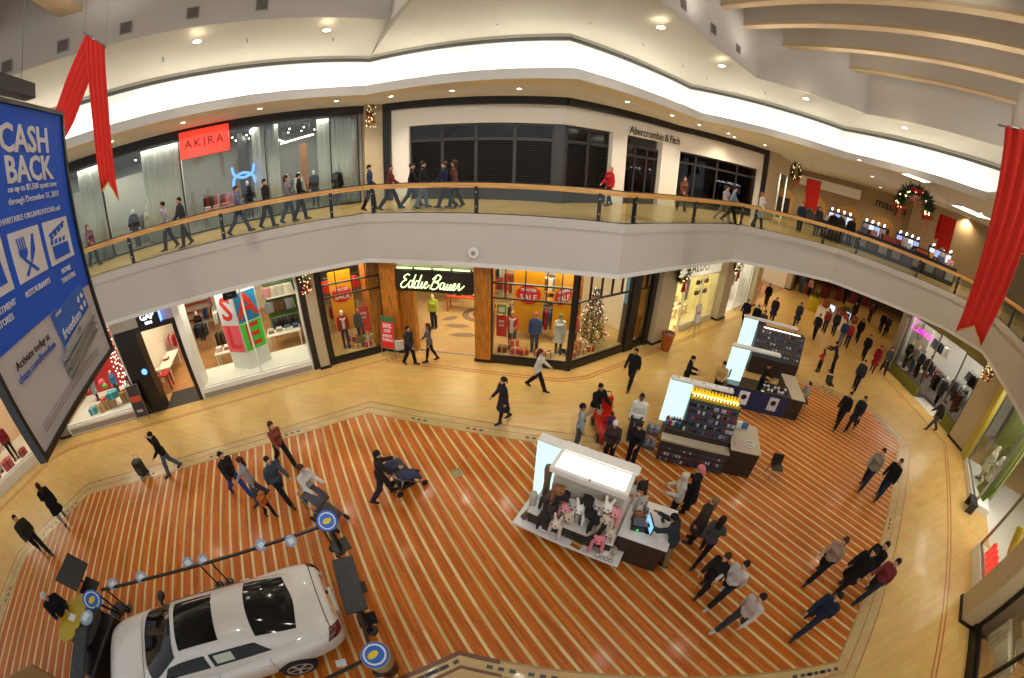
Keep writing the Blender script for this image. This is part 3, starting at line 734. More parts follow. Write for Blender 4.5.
# --- black-framed doorway with its lit sign
wall('door_1', Fa, 5.1, 6.1, -.06, .5, 0, 3.7, BLACK); wall('door_2', Fa, 7.82, 8.0, -.06, .5, 0, 3.7, BLACK); wall('door_3', Fa, 6.1, 7.82, -.06, .5, 3.5, 3.7, BLACK)
wall('wall_header', Fa, 5.0, 8.05, -.02, .5, 3.7, 4.45, PLASTER)
wall('trim_5', Fa, 6.1, 7.82, -.05, 1.3, 0, .014, DGREY)
wall('floor_shop', Fa, 5.1, 8.0, 1.3, 9.5, 0, .013, SHOPWOOD)
wall('wall_shop_left', Fa, 5.1, 5.2, .5, 9.5, 0, 4.45, LWALL); wall('wall_shop_back', Fa, 5.1, 13.2, 9.5, 9.6, 0, 4.45, LWALL)
shoplight(Fa, 6.7, 3.4, 4.3, 330, 2, 5, (1,.82,.55))
t = thing('shop_sign', 'small black box sign with glowing white lettering above the black doorway', 'sign', Fa.at(6.92,-.12,3.98))
MB().rbox(-.52,.52,-.1,.1,-.28,.3,.03).build('sign_box', BLACK, t); 
text('GAP', .34, NEONW, t, T(0,-.11,.08), bold=.006); text('KIDS', .16, NEONW, t, T(0,-.11,-.16), bold=.003)
MB().box(.52,.55,-.09,.09,-.24,.26).build('side_glow', glow('sign side blue','#5a7cff',5), t)
t = thing('logo_light', 'small round blue glowing logo on the black doorway panel', 'sign', Fa.at(5.86,-.075,1.9)); MB().lathe([(.13,0),(.13,.02),(.1,.03)],18,M=RX(PI/2)).build('disc', NEONB, t)
# --- big white sale window
wall('wall_plinth', Fa, 8.0, 13.15, -.08, 1.7, 0, .46, WHITE); wall('wall_plinth', Fa, 8.1, 13.1, -.095, -.07, .04, .26, TAUPE)
win(Fa, 8.05, 13.15, .46, 4.45, .06, (10.9,), (), WHITE, .06)
wall('floor_shop', Fa, 8.0, 13.2, 1.7, 9.5, 0, .013, SHOPWOOD); wall('wall_shop_right', Fa, 13.1, 13.2, .1, 9.5, 0, 4.45, LWALL)
wall('wall_jamb', Fa, 7.98, 8.25, -.05, .9, .0, 4.45, WHITE)
shoplight(Fa, 10.6, .75, 4.35, 230, 4, .8, (1,.93,.8)); shoplight(Fa, 10.6, 4.5, 4.3, 420, 4, 4)
column(Fa, 13.2, 13.46, -.05, .5, DARK); column(Fa, 13.46, 13.9, -.2, .5, BEIGE); column(Fa, 13.9, 14.12, -.05, .5, DARK)
# --- outdoor clothing shop: left window, oak piers, doorway, right windows round the corner
wall('wall_plinth', Fa, 14.12, 16.6, -.06, .12, 0, .26, BLACK); win(Fa, 14.12, 16.6, .26, 4.45, .02, (), (2.97,3.5), BLACK, .05, (14.75,15.4,16.0))
column(Fb, 0, .75, -.08, .55, OAK); column(Fb, 4.0, 4.66, -.08, .55, OAK)
wall('wall_header', Fb, .75, 4.0, .1, .5, 3.85, 4.45, LWALL)
wall('door_4', Fb, .75, 1.35, .2, .5, 0, 2.95, OAK)
wall('trim_6', Fb, .8, 4.0, .28, .36, 0, .02, STEEL)
wall('wall_plinth', Fb, 4.66, 7.8, -.06, .12, 0, .3, BLACK); win(Fb, 4.66, 7.8, .3, 4.45, .02, (), (2.85,3.45), BLACK, .055, (5.2,5.95,6.75,7.3))
column(Fb, 7.7, 7.9, -.08, .15, BLACK)
wall('wall_plinth', Fc, .05, 3.2, -.06, .12, 0, .3, BLACK); win(Fc, .08, 3.2, .3, 4.45, .02, (), (2.9,), BLACK, .055, (.75,1.35,1.95,2.55))
column(Fc, 3.2, 3.75, -.1, .4, BLACK); wall('wall_plinth', Fc, 3.75, 4.6, -.06, .12, 0, .3, BLACK); win(Fc, 3.75, 4.6, .3, 4.45, .02, (), (2.9,3.6), BLACK, .05, (4.2,)); wall('wall_panel', Fc, 3.75, 4.62, .25, .32, .3, 4.45, OAK)
column(Fc, 4.6, 4.9, -.1, .4, DARK)
EBF = tile_floor('warm shop carpet', '#cfae6e', '#c19d58', .5)
struct(MB().prism([Fa.xy(14.1,.1),Fb.xy(.3,.1),Fb.xy(7.7,.1),Fc.xy(4.6,.2),Fc.xy(4.6,9),Fa.xy(14.1,9.5)],0,.012).build('floor_shop', EBF))
wall('floor_display', Fa, 14.12, 16.1, .12, 1.15, 0, .27, EBF); wall('floor_display', Fb, 4.66, 7.7, .12, 1.2, 0, .31, EBF); wall('floor_display', Fc, .3, 3.2, .12, 1.3, 0, .31, EBF)
wall('wall_shop_left', Fa, 14.02, 14.12, .3, 9.5, 0, 4.45, LWALL)
wall('wall_shop_back', Fb, -1.5, 5.4, 8.2, 8.3, 0, 4.45, LWALL); wall('wall_shop_right', Fc, 4.7, 4.8, .4, 9, 0, 4.45, LWALL)
wall('wall_panel', Fa, 16.1, 16.6, .3, 2.2, 0, 4.4, OAK); wall('wall_panel', Fb, 4.2, 4.3, .5, 2.6, 0, 4.4, OAK)
for (f_,u,v,e,a,b) in ((Fa,15.3,1.2,300,2,1.6),(Fb,2.4,3.2,420,2.5,4),(Fb,6.3,1.4,360,2.6,1.6),(Fc,1.7,1.3,300,2.4,1.2),(Fb,4.8,5.2,260,3,2)): shoplight(f_,u,v,4.35,e,a,b,(1,.8,.52))
t = thing('shop_sign', 'black fascia sign with pale green neon script over the oak doorway', 'sign', Fb.at(2.38,-.12,3.38))
MB().rbox(-1.6,1.6,-.08,.14,-.43,.43,.02).build('sign_box', mat('sign brown black','#1d1712',.4), t)
NEONG = glow('neon pale green', '#d9ff9c', 3.4)
# handwritten capital E, dd, i, e, then B, a, u, e, r as one running stroke each
def stroke(pts, n=5):
    out = []; P = [Vector((p[0],0,p[1])) for p in pts]
    for i in range(len(P)-1):
        p0,p1,p2,p3 = P[max(i-1,0)],P[i],P[i+1],P[min(i+2,len(P)-1)]
        for k in range(n):
            s = k/n; out.append(.5*((2*p1)+(p2-p0)*s+(2*p0-5*p1+4*p2-p3)*s*s+(3*p1-p0-3*p2+p3)*s**3))
    return out+[P[-1]]
SCR = [[(.62,.95),(.45,1.02),(.22,.9),(.2,.72),(.42,.62),(.2,.5),(.02,.25),(.12,.04),(.4,.05),(.62,.3)],
       [(1.02,.5),(.8,.55),(.68,.3),(.76,.05),(.95,.15),(1.12,1.0),(1.0,.3),(1.06,.04),(1.2,.15)],[(1.5,.5),(1.3,.55),(1.18,.3),(1.26,.05),(1.45,.15),(1.62,1.0),(1.5,.3),(1.56,.04),(1.7,.15)],
       [(1.7,.15),(1.8,.5),(1.78,.15),(1.84,.04),(2.0,.2),(2.2,.42),(2.12,.52),(2.02,.3),(2.1,.05),(2.3,.15),(2.42,.3)],
       [(2.55,.05),(2.85,1.0)],[(2.6,.72),(2.9,1.05),(3.2,.95),(3.1,.65),(2.8,.55),(3.15,.45),(3.1,.12),(2.8,.0),(2.6,.1)],
       [(3.62,.48),(3.4,.5),(3.3,.25),(3.4,.05),(3.58,.2),(3.64,.48),(3.62,.1),(3.74,.06),(3.9,.45),(3.86,.1),(4.0,.05),(4.16,.45),(4.14,.1),(4.26,.06),(4.44,.28),(4.5,.48),(4.38,.48),(4.32,.2),(4.42,.04),(4.6,.15),(4.74,.48),(4.8,.5),(4.84,.1),(4.98,.12),(5.2,.4)]]
for q in SCR:
    MB().tube(stroke([(-1.3+x*.5+(y-.5)*.16,-.3+y*.56) for x,y in q]), .022, 6, M=T(0,-.1,0)).build('neon_letter', NEONG, t)
for a in (-1.5,-.72,.06,.84): MB().tube([(a,-.02,.5),(a+.66,-.02,.5)], .028, 6).build('neon_bar', NEONG, t)
# --- shoe shop
column(Fc, 4.95, 6.2, -.35, .5, BEIGE)
wall('wall_header', Fc, 6.2, 11.2, 0, .2, 3.0, 4.45, mat('ivory sign panel','#efe8cf',.6,emit=.5)); win(Fc, 7.6, 11.2, .25, 3.0, .05, (9.4,), (), CREAM, .06); wall('wall_plinth', Fc, 7.6, 11.2, -.05, .3, 0, .25, CREAM)
room(Fc, 6.2, 11.3, 6, PALEY, PALEY, tile_floor('ivory shop tile','#e2d2a0','#dcc98f',.3)); shoplight(Fc, 8.7, 2.5, 4.3, 620, 4, 3.5, (1,.9,.66))
t = thing('shop_sign', 'black capital lettering on the ivory panel above the shoe shop', 'sign', Fc.at(8.75,-.03,3.42)); text('ALDO', .62, BLACK, t, T(0,0,0), spacing=1.15)
# --- white shop next along the wing, and the one after
column(Fc, 11.35, 12.4, -.4, .5, BEIGE)
wall('wall_header', Fc, 12.4, 16.6, 0, .2, 3.3, 4.45, WHITE); win(Fc, 14.4, 16.6, .1, 3.3, .05, (), (), WHITE, .08); room(Fc, 12.4, 16.6, 6, LWALL, LWALL, mat('white shop floor','#d9d2c6',.4)); shoplight(Fc, 14.5, 2.2, 4.3, 560, 3.4, 3, (1,.95,.85))
column(Fc, 16.6, 17.5, -.4, .5, BEIGE)
wall('wall_header', Fc, 17.5, 26, 0, .2, 3.3, 4.45, LWALL); room(Fc, 17.5, 26, 6, mat('rust wall','#a8572f',.7), LWALL, SHOPWOOD); shoplight(Fc, 21, 2.5, 4.3, 520, 5, 3)
column(Fc, 26, 27, -.4, .5, BEIGE)
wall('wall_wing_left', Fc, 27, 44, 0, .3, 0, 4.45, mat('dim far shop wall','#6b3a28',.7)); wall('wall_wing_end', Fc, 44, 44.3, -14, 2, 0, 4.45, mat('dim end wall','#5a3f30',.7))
# --- skate shop
wall('wall_plinth', Fd, .25, 3.0, -.1, .2, 0, .62, OLIVE); win(Fd, .25, 3.0, .62, 3.85, .05, (), (), mat('grey alloy','#6f6b66',.4,.6), .06)
column(Fd, -.35, .25, -.15, .4, GREY); wall('wall_header', Fd, -.35, 6.6, 0, .3, 3.85, 4.45, mat('olive header','#8a8248',.7))
wall('wall_plinth', Fd, 5.0, 6.45, -.1, .2, 0, .62, OLIVE); win(Fd, 5.0, 6.45, .62, 3.85, .05, (), (), MATS['grey alloy'], .06)
room(Fd, -.2, 6.55, 5.5, mat('white graphic wall','#d5d2ca',.7), LWALL, mat('dark shop floor','#4a403a',.4)); shoplight(Fd, 1.6, 1.4, 4.3, 260, 2.4, 1.6, (1,.95,.86)); shoplight(Fd, 4.4, 3, 4.3, 320, 3, 3, (1,.93,.84))
wall('wall_partition', Fd, -.1, 1.5, 1.1, 1.2, .62, 3.85, MATS['white graphic wall'])
t = thing('neon_sign', 'pink neon script sign in the corner shop window by the hanging red banner', 'sign', Fd.at(1.5,-.02,3.42))
ZS = [[(0,.9),(.62,1.0),(.1,.1),(.75,.12)],[(.85,.5),(.85,.15),(1.0,.1),(1.12,.5),(1.12,.1),(1.24,.5),(1.36,.1),(1.46,.5),(1.58,.1)],[(1.7,.5),(1.7,.1)],[(1.86,.3),(2.06,.35),(1.98,.52),(1.86,.3),(1.96,.1),(2.12,.15)],[(2.2,.5),(2.45,.48),(2.2,.12),(2.5,.12)]]
for q in ZS: MB().tube(stroke([(-1.0+x*.8,-.35+y*.66) for x,y in q],4), .024, 6).build('neon_letter', NEONP, t)
t = thing('wall_graphic', 'black outline emblem painted on the white wall left of the pink neon', 'wall graphic', Fd.at(.62,1.08,2.9))
for q in ([(0,.3),(.18,.15),(.18,-.15),(0,-.3),(-.18,-.15),(-.18,.15),(0,.3)],[(-.08,.1),(0,.0),(.08,.1)],[(0,.3),(-.1,.5),(.02,.62),(.1,.5),(0,.3)]): MB().tube(stroke(q,4), .022, 6).build('outline', BLACK, t)
column(Fd, 6.6, 7.9, -.35, .6, BEIGE)
# --- right-hand shops
SLAT = mat('green slat wall','#8b9457',.6)
wall('wall_shop_left', Fe, .2, .9, -.1, .2, 0, 4.45, mat('lime yellow wall','#c7b552',.7))
mb = MB(Fe.M)
for k in range(14): mb.box(.95+k*.2,1.1+k*.2,.9,1.0,.3,4.3)
mb.box(.9,3.8,1.0,1.1,.3,4.4); struct(mb.build('wall_slats', SLAT))
wall('wall_plinth', Fe, 1.2, 4.7, -.06, .9, 0, .3, WHITE); win(Fe, 1.2, 4.7, .3, 4.45, .05, (), (), STEEL, .05); shoplight(Fe, 2.8, .7, 4.3, 260, 3, .9, (1,.97,.85))
wall('wall_shop_back', Fe, .9, 10.5, 5, 5.1, 0, 4.45, LWALL); wall('floor_shop', Fe, .9, 10.5, 1.0, 5, 0, .012, mat('white shop floor','#d9d2c6',.4)); shoplight(Fe, 6.4, 2.5, 4.3, 420, 4, 3, (1,.97,.88))
wall('wall_plinth', Fe, 7.3, 9.7, -.06, .5, 0, .42, WHITE); win(Fe, 7.3, 9.7, .42, 4.45, .05, (), (), STEEL, .05)
column(Fe, 9.8, 10.8, -.55, .4, BEIGE)
wall('wall_plinth', Fe, 10.8, 16, -.06, .15, 0, .3, BLACK); win(Fe, 10.8, 16, .3, 4.45, .05, (12.8,), (), BLACK, .07); room(Fe, 10.8, 16, 4, mat('brown shop wall','#6a5444',.7), None, SHOPWOOD); shoplight(Fe, 12.8, 1.6, 4.3, 300, 3, 2)
# ------------------------------------------------------------------ gallery shop fronts
Z2 = 6.2
# --- glass-fronted fashion shop with the red sign
win(Ga, 3.0, 18.3, Z2+.02, 10.35, .05, (6.5,10.3,14.1,17.0), (), DARK, .05, pane=glass('tall shop glass','#eef3f0',.1))
wall('wall_header', Ga, 2.5, 18.5, -.12, .2, 10.35, 10.7, BLACK)
wall('wall_shop_back', Ga, 2.5, 18.6, 7, 7.1, Z2, 10.7, mat('dim store back wall','#9a968c',.8)); wall('wall_shop_right', Ga, 18.3, 18.45, .1, 7, Z2, 10.7, MATS['dim store back wall']); wall('wall_shop_left', Ga, 2.9, 3.0, .1, 7, Z2, 10.7, MATS['dim store back wall'])
wall('ceiling_shop', Ga, 3, 18.3, .1, 7, 10.4, 10.5, DGREY); wall('floor_shop', Ga, 3, 18.3, .1, 7, Z2, Z2+.012, mat('grey shop floor','#8d867a',.3))
wall('wall_partition', Ga, 3.2, 8.6, 3.0, 3.1, Z2, 9.6, mat('pale grey partition','#b5b1a8',.8))
for u in (5.5,9.5,12.5,15.8): shoplight(Ga, u, 1.4, 10.3, 190, 2.5, 1.6, (1,.95,.85)); shoplight(Ga, u, 4.6, 10.3, 150, 2.5, 2.4, (1,.95,.85))
t = thing('shop_sign', 'glowing red panel sign with dark serif capitals on the gallery glass front', 'sign', Ga.at(11.5,-.22,9.97))
MB().rbox(-1.08,1.08,-.1,.1,-.55,.55,.02).build('light_box', mat('lit red acrylic','#f0301c',.4,emit=1.5), t); text('AKIRA', .5, mat('dark red letters','#7a0c0a',.5), t, T(0,-.115,-.02), spacing=1.3, bold=.004)
# --- white-framed shuttered store
wall('wall_pier', Ga, 18.5, 19.6, -.35, .5, Z2, 10.7, BEIGE)
AFM = mat('off-white painted panel','#e0dace',.7)
def af(fr,u0,u1,z0,z1,v0=-.02,v1=.3): return wall('wall_store_front', fr,u0,u1,v0,v1,z0,z1,AFM)
wall('trim_7', Gb, .25, .6, -.2, .3, Z2, 10.4, BLACK); wall('trim_8', Gb, .25, 8.2, -.2, .3, 10.35, 10.7, BLACK); wall('trim_9', Gc, -.05, 7.7, -.2, .3, 10.35, 10.7, BLACK); wall('trim_10', Gd, -.1, 7.6, -.2, .3, 10.35, 10.7, BLACK); wall('trim_11', Gd, 7.2, 7.5, -.2, .3, Z2, 10.4, BLACK)
af(Gb,.6,1.45,Z2,10.35); af(Gb,1.45,8.18,9.55,10.35); wall('wall_store_front',Gb,7.7,8.2,.0,.3,Z2,9.56,mat('charcoal shutter frame','#2d2a29',.45)); wall('wall_store_front',Gc,-.02,.15,.0,.3,Z2,9.56,mat('charcoal shutter frame','#2d2a29',.45))
af(Gc,0,7.7,9.55,10.35); af(Gc,2.65,3.6,Z2,9.55,-.1); af(Gc,6.3,7.6,Z2,9.55,-.1); af(Gd,-.1,7.2,9.3,10.35); af(Gd,-.1,.3,Z2,9.3); af(Gd,6.8,7.2,Z2,9.3)
SHUT = mat('shutter louvre','#17130f',.45); SHFR = mat('charcoal shutter frame','#2d2a29',.45)
def shutter(fr, us, z0, z1, zt, label, v=.15):
    """dark window bay: frame, upper light and louvred shutter"""
    for i in range(len(us)-1):
        a,b = us[i],us[i+1]; t = thing('louvred_shutter', label[i], 'shutter', fr.at(a,v,z0), 'dark shutters of the gallery store'); W = b-a; H = z1-z0
        mb = MB(); mb.box(0,W,0,.08,H-.1,H); mb.box(0,W,0,.08,zt-z0-.06,zt-z0+.08); mb.box(0,W,0,.08,0,.5); mb.box(0,.07,0,.08,.5,H); mb.box(W-.07,W,0,.08,.5,H); mb.build('shutter_frame', SHFR, t)
        mb = MB(); k = .5
        while k < zt-z0-.08: mb.box(.07,W-.07,-.01,.07,k,k+.028, M=None); k += .105
        mb.build('louvres', SHUT, t)
        MB().box(.07,W-.07,.05,.06,zt-z0+.08,H-.1).build('top_pane', mat('black glass','#0b0908',.1), t)
    wall('wall_shop_back', fr, us[0]-.1, us[-1]+.1, .9, 1.0, Z2, 9.6, mat('black back wall','#1a120d',.8)); wall('wall_shop_left', fr, us[0]-.1, us[0], .28, .9, Z2, 9.6, MATS['black back wall']); wall('wall_shop_right', fr, us[-1], us[-1]+.1, .28, .9, Z2, 9.6, MATS['black back wall'])
ORD = ['first','second','third','fourth','fifth','sixth']
shutter(Gb, [1.45,2.95,4.45,6.1,7.7], Z2, 9.55, 8.85, ['%s louvred dark shutter from the beige garland pier' % o for o in ORD[:4]])
shutter(Gc, [.15,1.4,2.65], Z2, 9.55, 8.85, ['angled louvred dark shutter just past the facade bend','angled louvred dark shutter beside the black-lettered doorway'])
def darkbay(fr, us, z0, z1, zt, label):
    for i in range(len(us)-1):
        a,b = us[i],us[i+1]; t = thing('store_window', label[i], 'window', fr.at(a,.15,z0), 'dark windows of the gallery store'); W = b-a; H = z1-z0
        mb = MB(); mb.box(0,W,0,.08,H-.1,H); mb.box(0,W,0,.08,zt-z0-.06,zt-z0+.06); mb.box(0,W,0,.08,0,.3); mb.box(0,.06,0,.08,.3,H); mb.box(W-.06,W,0,.08,.3,H); mb.build('window_frame', SHFR, t)
        MB().box(.05,W-.05,.03,.04,.25,H-.05).build('pane', glass('smoked glass','#6a6258',.06), t)
    wall('wall_shop_back', fr, us[0], us[-1], 2.2, 2.3, Z2, 9.6, MATS['black back wall'])
darkbay(Gd, [.3,1.6,3.3,5.0,6.8], Z2, 9.3, 8.7, ['dark window right of the lettered doorway, nearest to it','second dark window right of the lettered doorway','third dark window right of the lettered doorway','dark window beside the wreath-hung pier'])
darkbay(Gc, [3.6,4.5,5.4,6.3], Z2, 9.1, 8.6, ['left dark glass door under the black lettering','middle dark glass door under the black lettering','right dark glass door under the black lettering'])
t = thing('shop_sign', 'black serif lettering on the off-white panel over the doorway', 'sign', Gc.at(5.75,-.13,9.8)); text('Abercrombie & Fitch', .56, BLACK, t, T(0,0,0), bold=.004, sx=.86)
# --- pier at the end, wing of the gallery beyond
wall('wall_pier', Gd, 7.5, 8.7, -.3, .6, Z2, 10.7, BEIGE)
Wg = Frame(Gd.xy(8.7,0), (Gd.xy(8.7,0)[0]+.85,Gd.xy(8.7,0)[1]+.53))
wall('wall_wing_shop', Wg, 0, 3.4, 1.8, 2, Z2, 10.7, LWALL); win(Wg, .1, 3.3, Z2+.1, 9.6, .3, (1.7,), (), WHITE, .06); shoplight(Wg, 1.7, 1.0, 9.5, 420, 2, .8, (1,.97,.9))
wall('wall_wing_header', Wg, 0, 3.4, .2, 1.8, 9.6, 10.7, CREAM)
MW = mat('department store stone','#a58c66',.8)
Wm = Frame((22.3,30.7),(22.3+.53,30.7-.85))
wall('wall_department_store', Wm, -6, 40, 0, .4, Z2, 10.7, MW)
# ------------------------------------------------------------------ hanging sign, banners, garlands
SGN = Frame((-4.092,.736),(-5.406,2.602))
SG0, SG1 = 6.32, 9.42; SW = 2.30; SF = SGN.at(0,0,0)
BLUE = mat('poster blue','#0a57dc',.55); PWHITE = mat('poster white','#e4e4ea',.6); PBLACK = mat('poster black','#1a1a1e',.6); PGREY = mat('poster pale grey','#c9c6cc',.6)
t = thing('hanging_poster', 'big framed blue and white poster hanging in the upper left foreground', 'poster', SGN.at(0,0,SG0)); H_ = SG1-SG0
MB().box(0,SW,.0,.04,0,H_).build('panel', PGREY, t)
MB().prism([(0,-.93),(SW,-.93),(SW,-H_),(0,-H_)], 0, .012, M=Matrix(((1,0,0,0),(0,0,-1,0),(0,-1,0,0),(0,0,0,1)))).build('blue_field', BLUE, t)
mb = MB()
for a in ((-.05,0,-.05,H_+.05),(SW,SW+.05,-.05,H_+.05)): mb.box(a[0],a[1],-.04,.06,a[2],a[3])
for a in ((-.05,0),(H_,H_+.05)): mb.box(0,SW,-.04,.06,a[0],a[1])
mb.build('frame', BLACK, t)
def st(txt, size, u, z, m=PWHITE, **k): return text(txt, size, m, t, T(u,-.018,z-SG0), depth=.008, **k)
st('CASH', .40, 1.42, 9.07, bold=.009); st('BACK', .375, 1.45, 8.755, bold=.009)
st('on up to $1,500 spent now', .094, 1.48, 8.575); st('through December 31, 2011', .094, 1.48, 8.455); st('CHARITABLE ORGANIZATIONS and', .083, 1.33, 8.285)
def icon(u0, lab):
    p = MB().rbox(u0,u0+.6,-.02,-.012,7.68-SG0,8.17-SG0,.0).build('icon_panel', PWHITE, t); return p
def flat(parent, shapes, m, name):
    mb = MB()
    for poly in shapes: mb.add([(x,-.026,z-SG0) for x,z in poly]+[(x,-.02,z-SG0) for x,z in poly], [tuple(range(len(poly)))]+[tuple(range(2*len(poly)-1,len(poly)-1,-1))])
    return mb.build(name, m, parent)
p = icon(.8,''); c = 1.1
tines = [[(c-.19+i*.045,8.1),(c-.17+i*.045,8.1),(c-.15+i*.04,7.97),(c-.17+i*.04,7.97)] for i in range(4)]
flat(p, tines+[[(c-.19,7.98),(c-.02,7.98),(c-.02,7.93),(c-.08,7.88),(c+.12,7.73),(c+.08,7.71),(c-.12,7.87),(c-.18,7.93)], [(c+.16,8.1),(c+.12,8.1),(c+.02,7.9),(c+.0,7.84),(c-.16,7.73),(c-.12,7.71),(c+.06,7.86),(c+.13,7.93)]], BLUE, 'fork_and_knife')
p = icon(1.5,''); c = 1.8
flat(p, [[(c-.2,7.88),(c+.2,7.88),(c+.2,7.73),(c-.2,7.73)]]+[[(c-.2+i*.1,7.95),(c-.14+i*.1,7.95),(c-.17+i*.1,7.9),(c-.23+i*.1,7.9)] for i in range(4)]+[[(c-.2+i*.1,8.0+i*.03),(c-.14+i*.1,8.02+i*.03),(c-.12+i*.1,7.97+i*.03),(c-.19+i*.1,7.95+i*.03)] for i in range(4)]+[[(c-.22,8.02),(c+.2,8.13),(c+.2,8.1),(c-.22,7.99)]], BLUE, 'film_clapper')
p = icon(.08,''); flat(p, [[(.2,8.08),(.56,8.08),(.6,7.76),(.16,7.76)],[(.3,8.08),(.34,8.14),(.42,8.14),(.46,8.08)]], BLUE, 'shopping_bag')
st('RESTAURANTS', .082, 1.1, 7.56, bold=.001); st('MOVIE', .082, 1.8, 7.57, bold=.001); st('THEATERS', .082, 1.8, 7.47, bold=.001); st('DEPARTMENT', .082, .38, 7.57, bold=.001); st('STORES', .082, .38, 7.47, bold=.001)
def tilted(b, u, z, a): return T(u,0,z-SG0) @ RY(a)
CG = glow('poster card halo','#3a86e8',.6)
card = MB(tilted(0,1.62,7.06,R(-7))).rbox(-.44,.44,-.03,-.012,-.2,.22,.0).build('bank_card', mat('card blue','#1d62c8',.4), t)
text('freedom', .165, PWHITE, t, tilted(0,1.5,6.99,R(-7)) @ T(0,-.036,0), shear=.25); text('CHASE', .05, PWHITE, t, tilted(0,1.3,7.2,R(-7)) @ T(0,-.036,0))
oc = [(math.cos(R(22.5+45*i)),math.sin(R(22.5+45*i))) for i in range(8)]
mb = MB(tilted(0,1.9,7.13,R(-7)))
for k in range(4):                       # four-piece octagon emblem
    a0 = R(90*k); q = [(.115*math.cos(a0+R(x))*s_,.115*math.sin(a0+R(x))*s_) for x,s_ in ((22.5,1),(67.5,1),(80,.55),(22.5,.45))]
    mb.add([(x,-.04,z) for x,z in q], [(0,1,2,3)])
mb.build('octagon_emblem', PWHITE, t)
BILL = mat('bank note grey','#8f9190',.7,noise=.3,nscale=20); 
for i in range(9):
    b = MB(tilted(0,1.55+.03*math.sin(i*2.1),6.60+i*.028,R(-9+2*math.sin(i*1.7)))).box(-.5,.5,-.05-.004*i,-.012,-.012,.012).build('bank_note', BILL, t)
b = MB(tilted(0,1.58,6.86,R(-10))).add([(-.5,-.05,-.06),(.48,-.05,-.06),(.56,-.05,.07),(-.42,-.05,.07)],[(0,1,2,3)]).build('top_bank_note', mat('bank note pale','#b0b2ae',.7), t)
MB(tilted(0,1.6,6.865,R(-10))).lathe([(.07,0),(.05,.004)],16,M=RX(PI/2) @ T(0,0,.055),sy=.7).build('portrait_oval', BILL, b)
st('Activate today at', .105, .62, 7.075, PBLACK); st('chase.com/freedom', .105, .62, 6.965, mat('poster link blue','#1c57b8',.6))
for k in range(3): MB().box(.2,1.9,-.022,-.016,6.43+k*.035-SG0,6.437+k*.035-SG0).build('fine_print', mat('poster fine print','#8d8a92',.7), t)
t = thing('hanging_bar', 'dark steel bar from which the big blue poster hangs', 'bar', SGN.at(0,0,SG1+.12)); MB().box(-.3,1.62,-.06,.08,0,.16).build('bar', BLACK, t)
for u in (.3,1.45):
    MB().tube([(u,.01,-.1),(u,.01,.0)],.008,6).build('hanger', STEEL, t); MB().tube([(u,.01,.1),(u,.01,7.4)],.006,6).build('cable', STEEL, t)
# --- ribbon banners
RED = mat('banner red cloth','#c81e0c',.85,noise=.06,nscale=3); GOLD = mat('gold hem','#c9a24a',.5)
def ribbon(parent, name, pts, w0, w1, fold=.035, notch=.3, n=26, m=RED, across=None):
    """a long pleated cloth ribbon with a swallow-tail end"""
    P = stroke3(pts, n); vs = []; K = 12; N = len(P)
    for i,p in enumerate(P):
        f = i/(N-1); wd = w0+(w1-w0)*f; d = (P[min(i+1,N-1)]-P[max(i-1,0)]).normalized(); a = across
        nn = d.cross(a).normalized()
        for k in range(K+1):
            s = k/K-.5; drop = d*(abs(s)*2*notch) if i == N-1 else Vector((0,0,0))
            vs.append(p+a*(s*wd)+nn*(fold*math.sin(k*2.1+f*2)*(1-.3*f))+drop)
    fs = [(i*(K+1)+k,i*(K+1)+k+1,(i+1)*(K+1)+k+1,(i+1)*(K+1)+k) for i in range(N-1) for k in range(K)]
    b = MB().add(vs,fs,0,True); o = b.build(name, m, parent); md = o.modifiers.new('thick','SOLIDIFY'); md.thickness = .012
    end = vs[-(K+1):]; MB().tube(end,.018,6).build('gold_hem', GOLD, o)
    return o
def stroke3(pts, n):
    P = [Vector(p) for p in pts]; out = []
    for i in range(len(P)-1):
        p0,p1,p2,p3 = P[max(i-1,0)],P[i],P[i+1],P[min(i+2,len(P)-1)]
        for k in range(n):
            s = k/n; out.append(.5*((2*p1)+(p2-p0)*s+(2*p0-5*p1+4*p2-p3)*s*s+(3*p1-p0-3*p2+p3)*s**3))
    return out+[P[-1]]
def sight(px, py, D):
    d = ray(px,py); h = math.hypot(d.x,d.y); return Vector((d.x*D/h, d.y*D/h, 8+d.z*D/h))
A0 = sight(95,40,9); ac = (sight(107,49,9)-sight(84,34,9)).normalized()
t = thing('ribbon_banner', 'red swallow-tailed ribbon banner looped over a rod, left of the store with the red sign', 'banner', Matrix.Translation(A0)); O = A0
ribbon(t,'ribbon_tail',[Vector((0,0,0)),sight(100,110,8.95)-O,sight(108,182,8.9)-O],.52,.42,.02,.28,16,across=ac)
ribbon(t,'ribbon_tail',[Vector((0,.02,0)),sight(78,80,9.3)-O,sight(62,122,9.8)-O,sight(44,150,10.2)-O],.52,.5,.012,.2,14,across=ac)
MB().tube([-ac*.32,ac*.32],.02,8).build('rod', STEEL, t)
for s in (-.28,.28): MB().tube([ac*s,ac*s+Vector((0,0,13.0-A0.z+4))],.005,5).build('cable', STEEL, t)
B0 = sight(1026,131,8); bc = Vector((math.cos(R(68.5+7)),-math.sin(R(68.5+7)),0))
t = thing('ribbon_banner', 'large red swallow-tailed ribbon banner hanging at the right edge, in front of the gallery railing', 'banner', Matrix.Translation(B0)); O = B0
ribbon(t,'ribbon_tail',[sight(1030,131,8)-O,sight(1010,225,8)-O,sight(974,326,8)-O],.86,.56,.022,.24,18,across=bc)
ribbon(t,'ribbon_tail',[sight(1034,132,8.1)-O,sight(1040,195,8.3)-O,sight(1030,256,8.6)-O],.86,.6,.02,.02,14,across=bc)
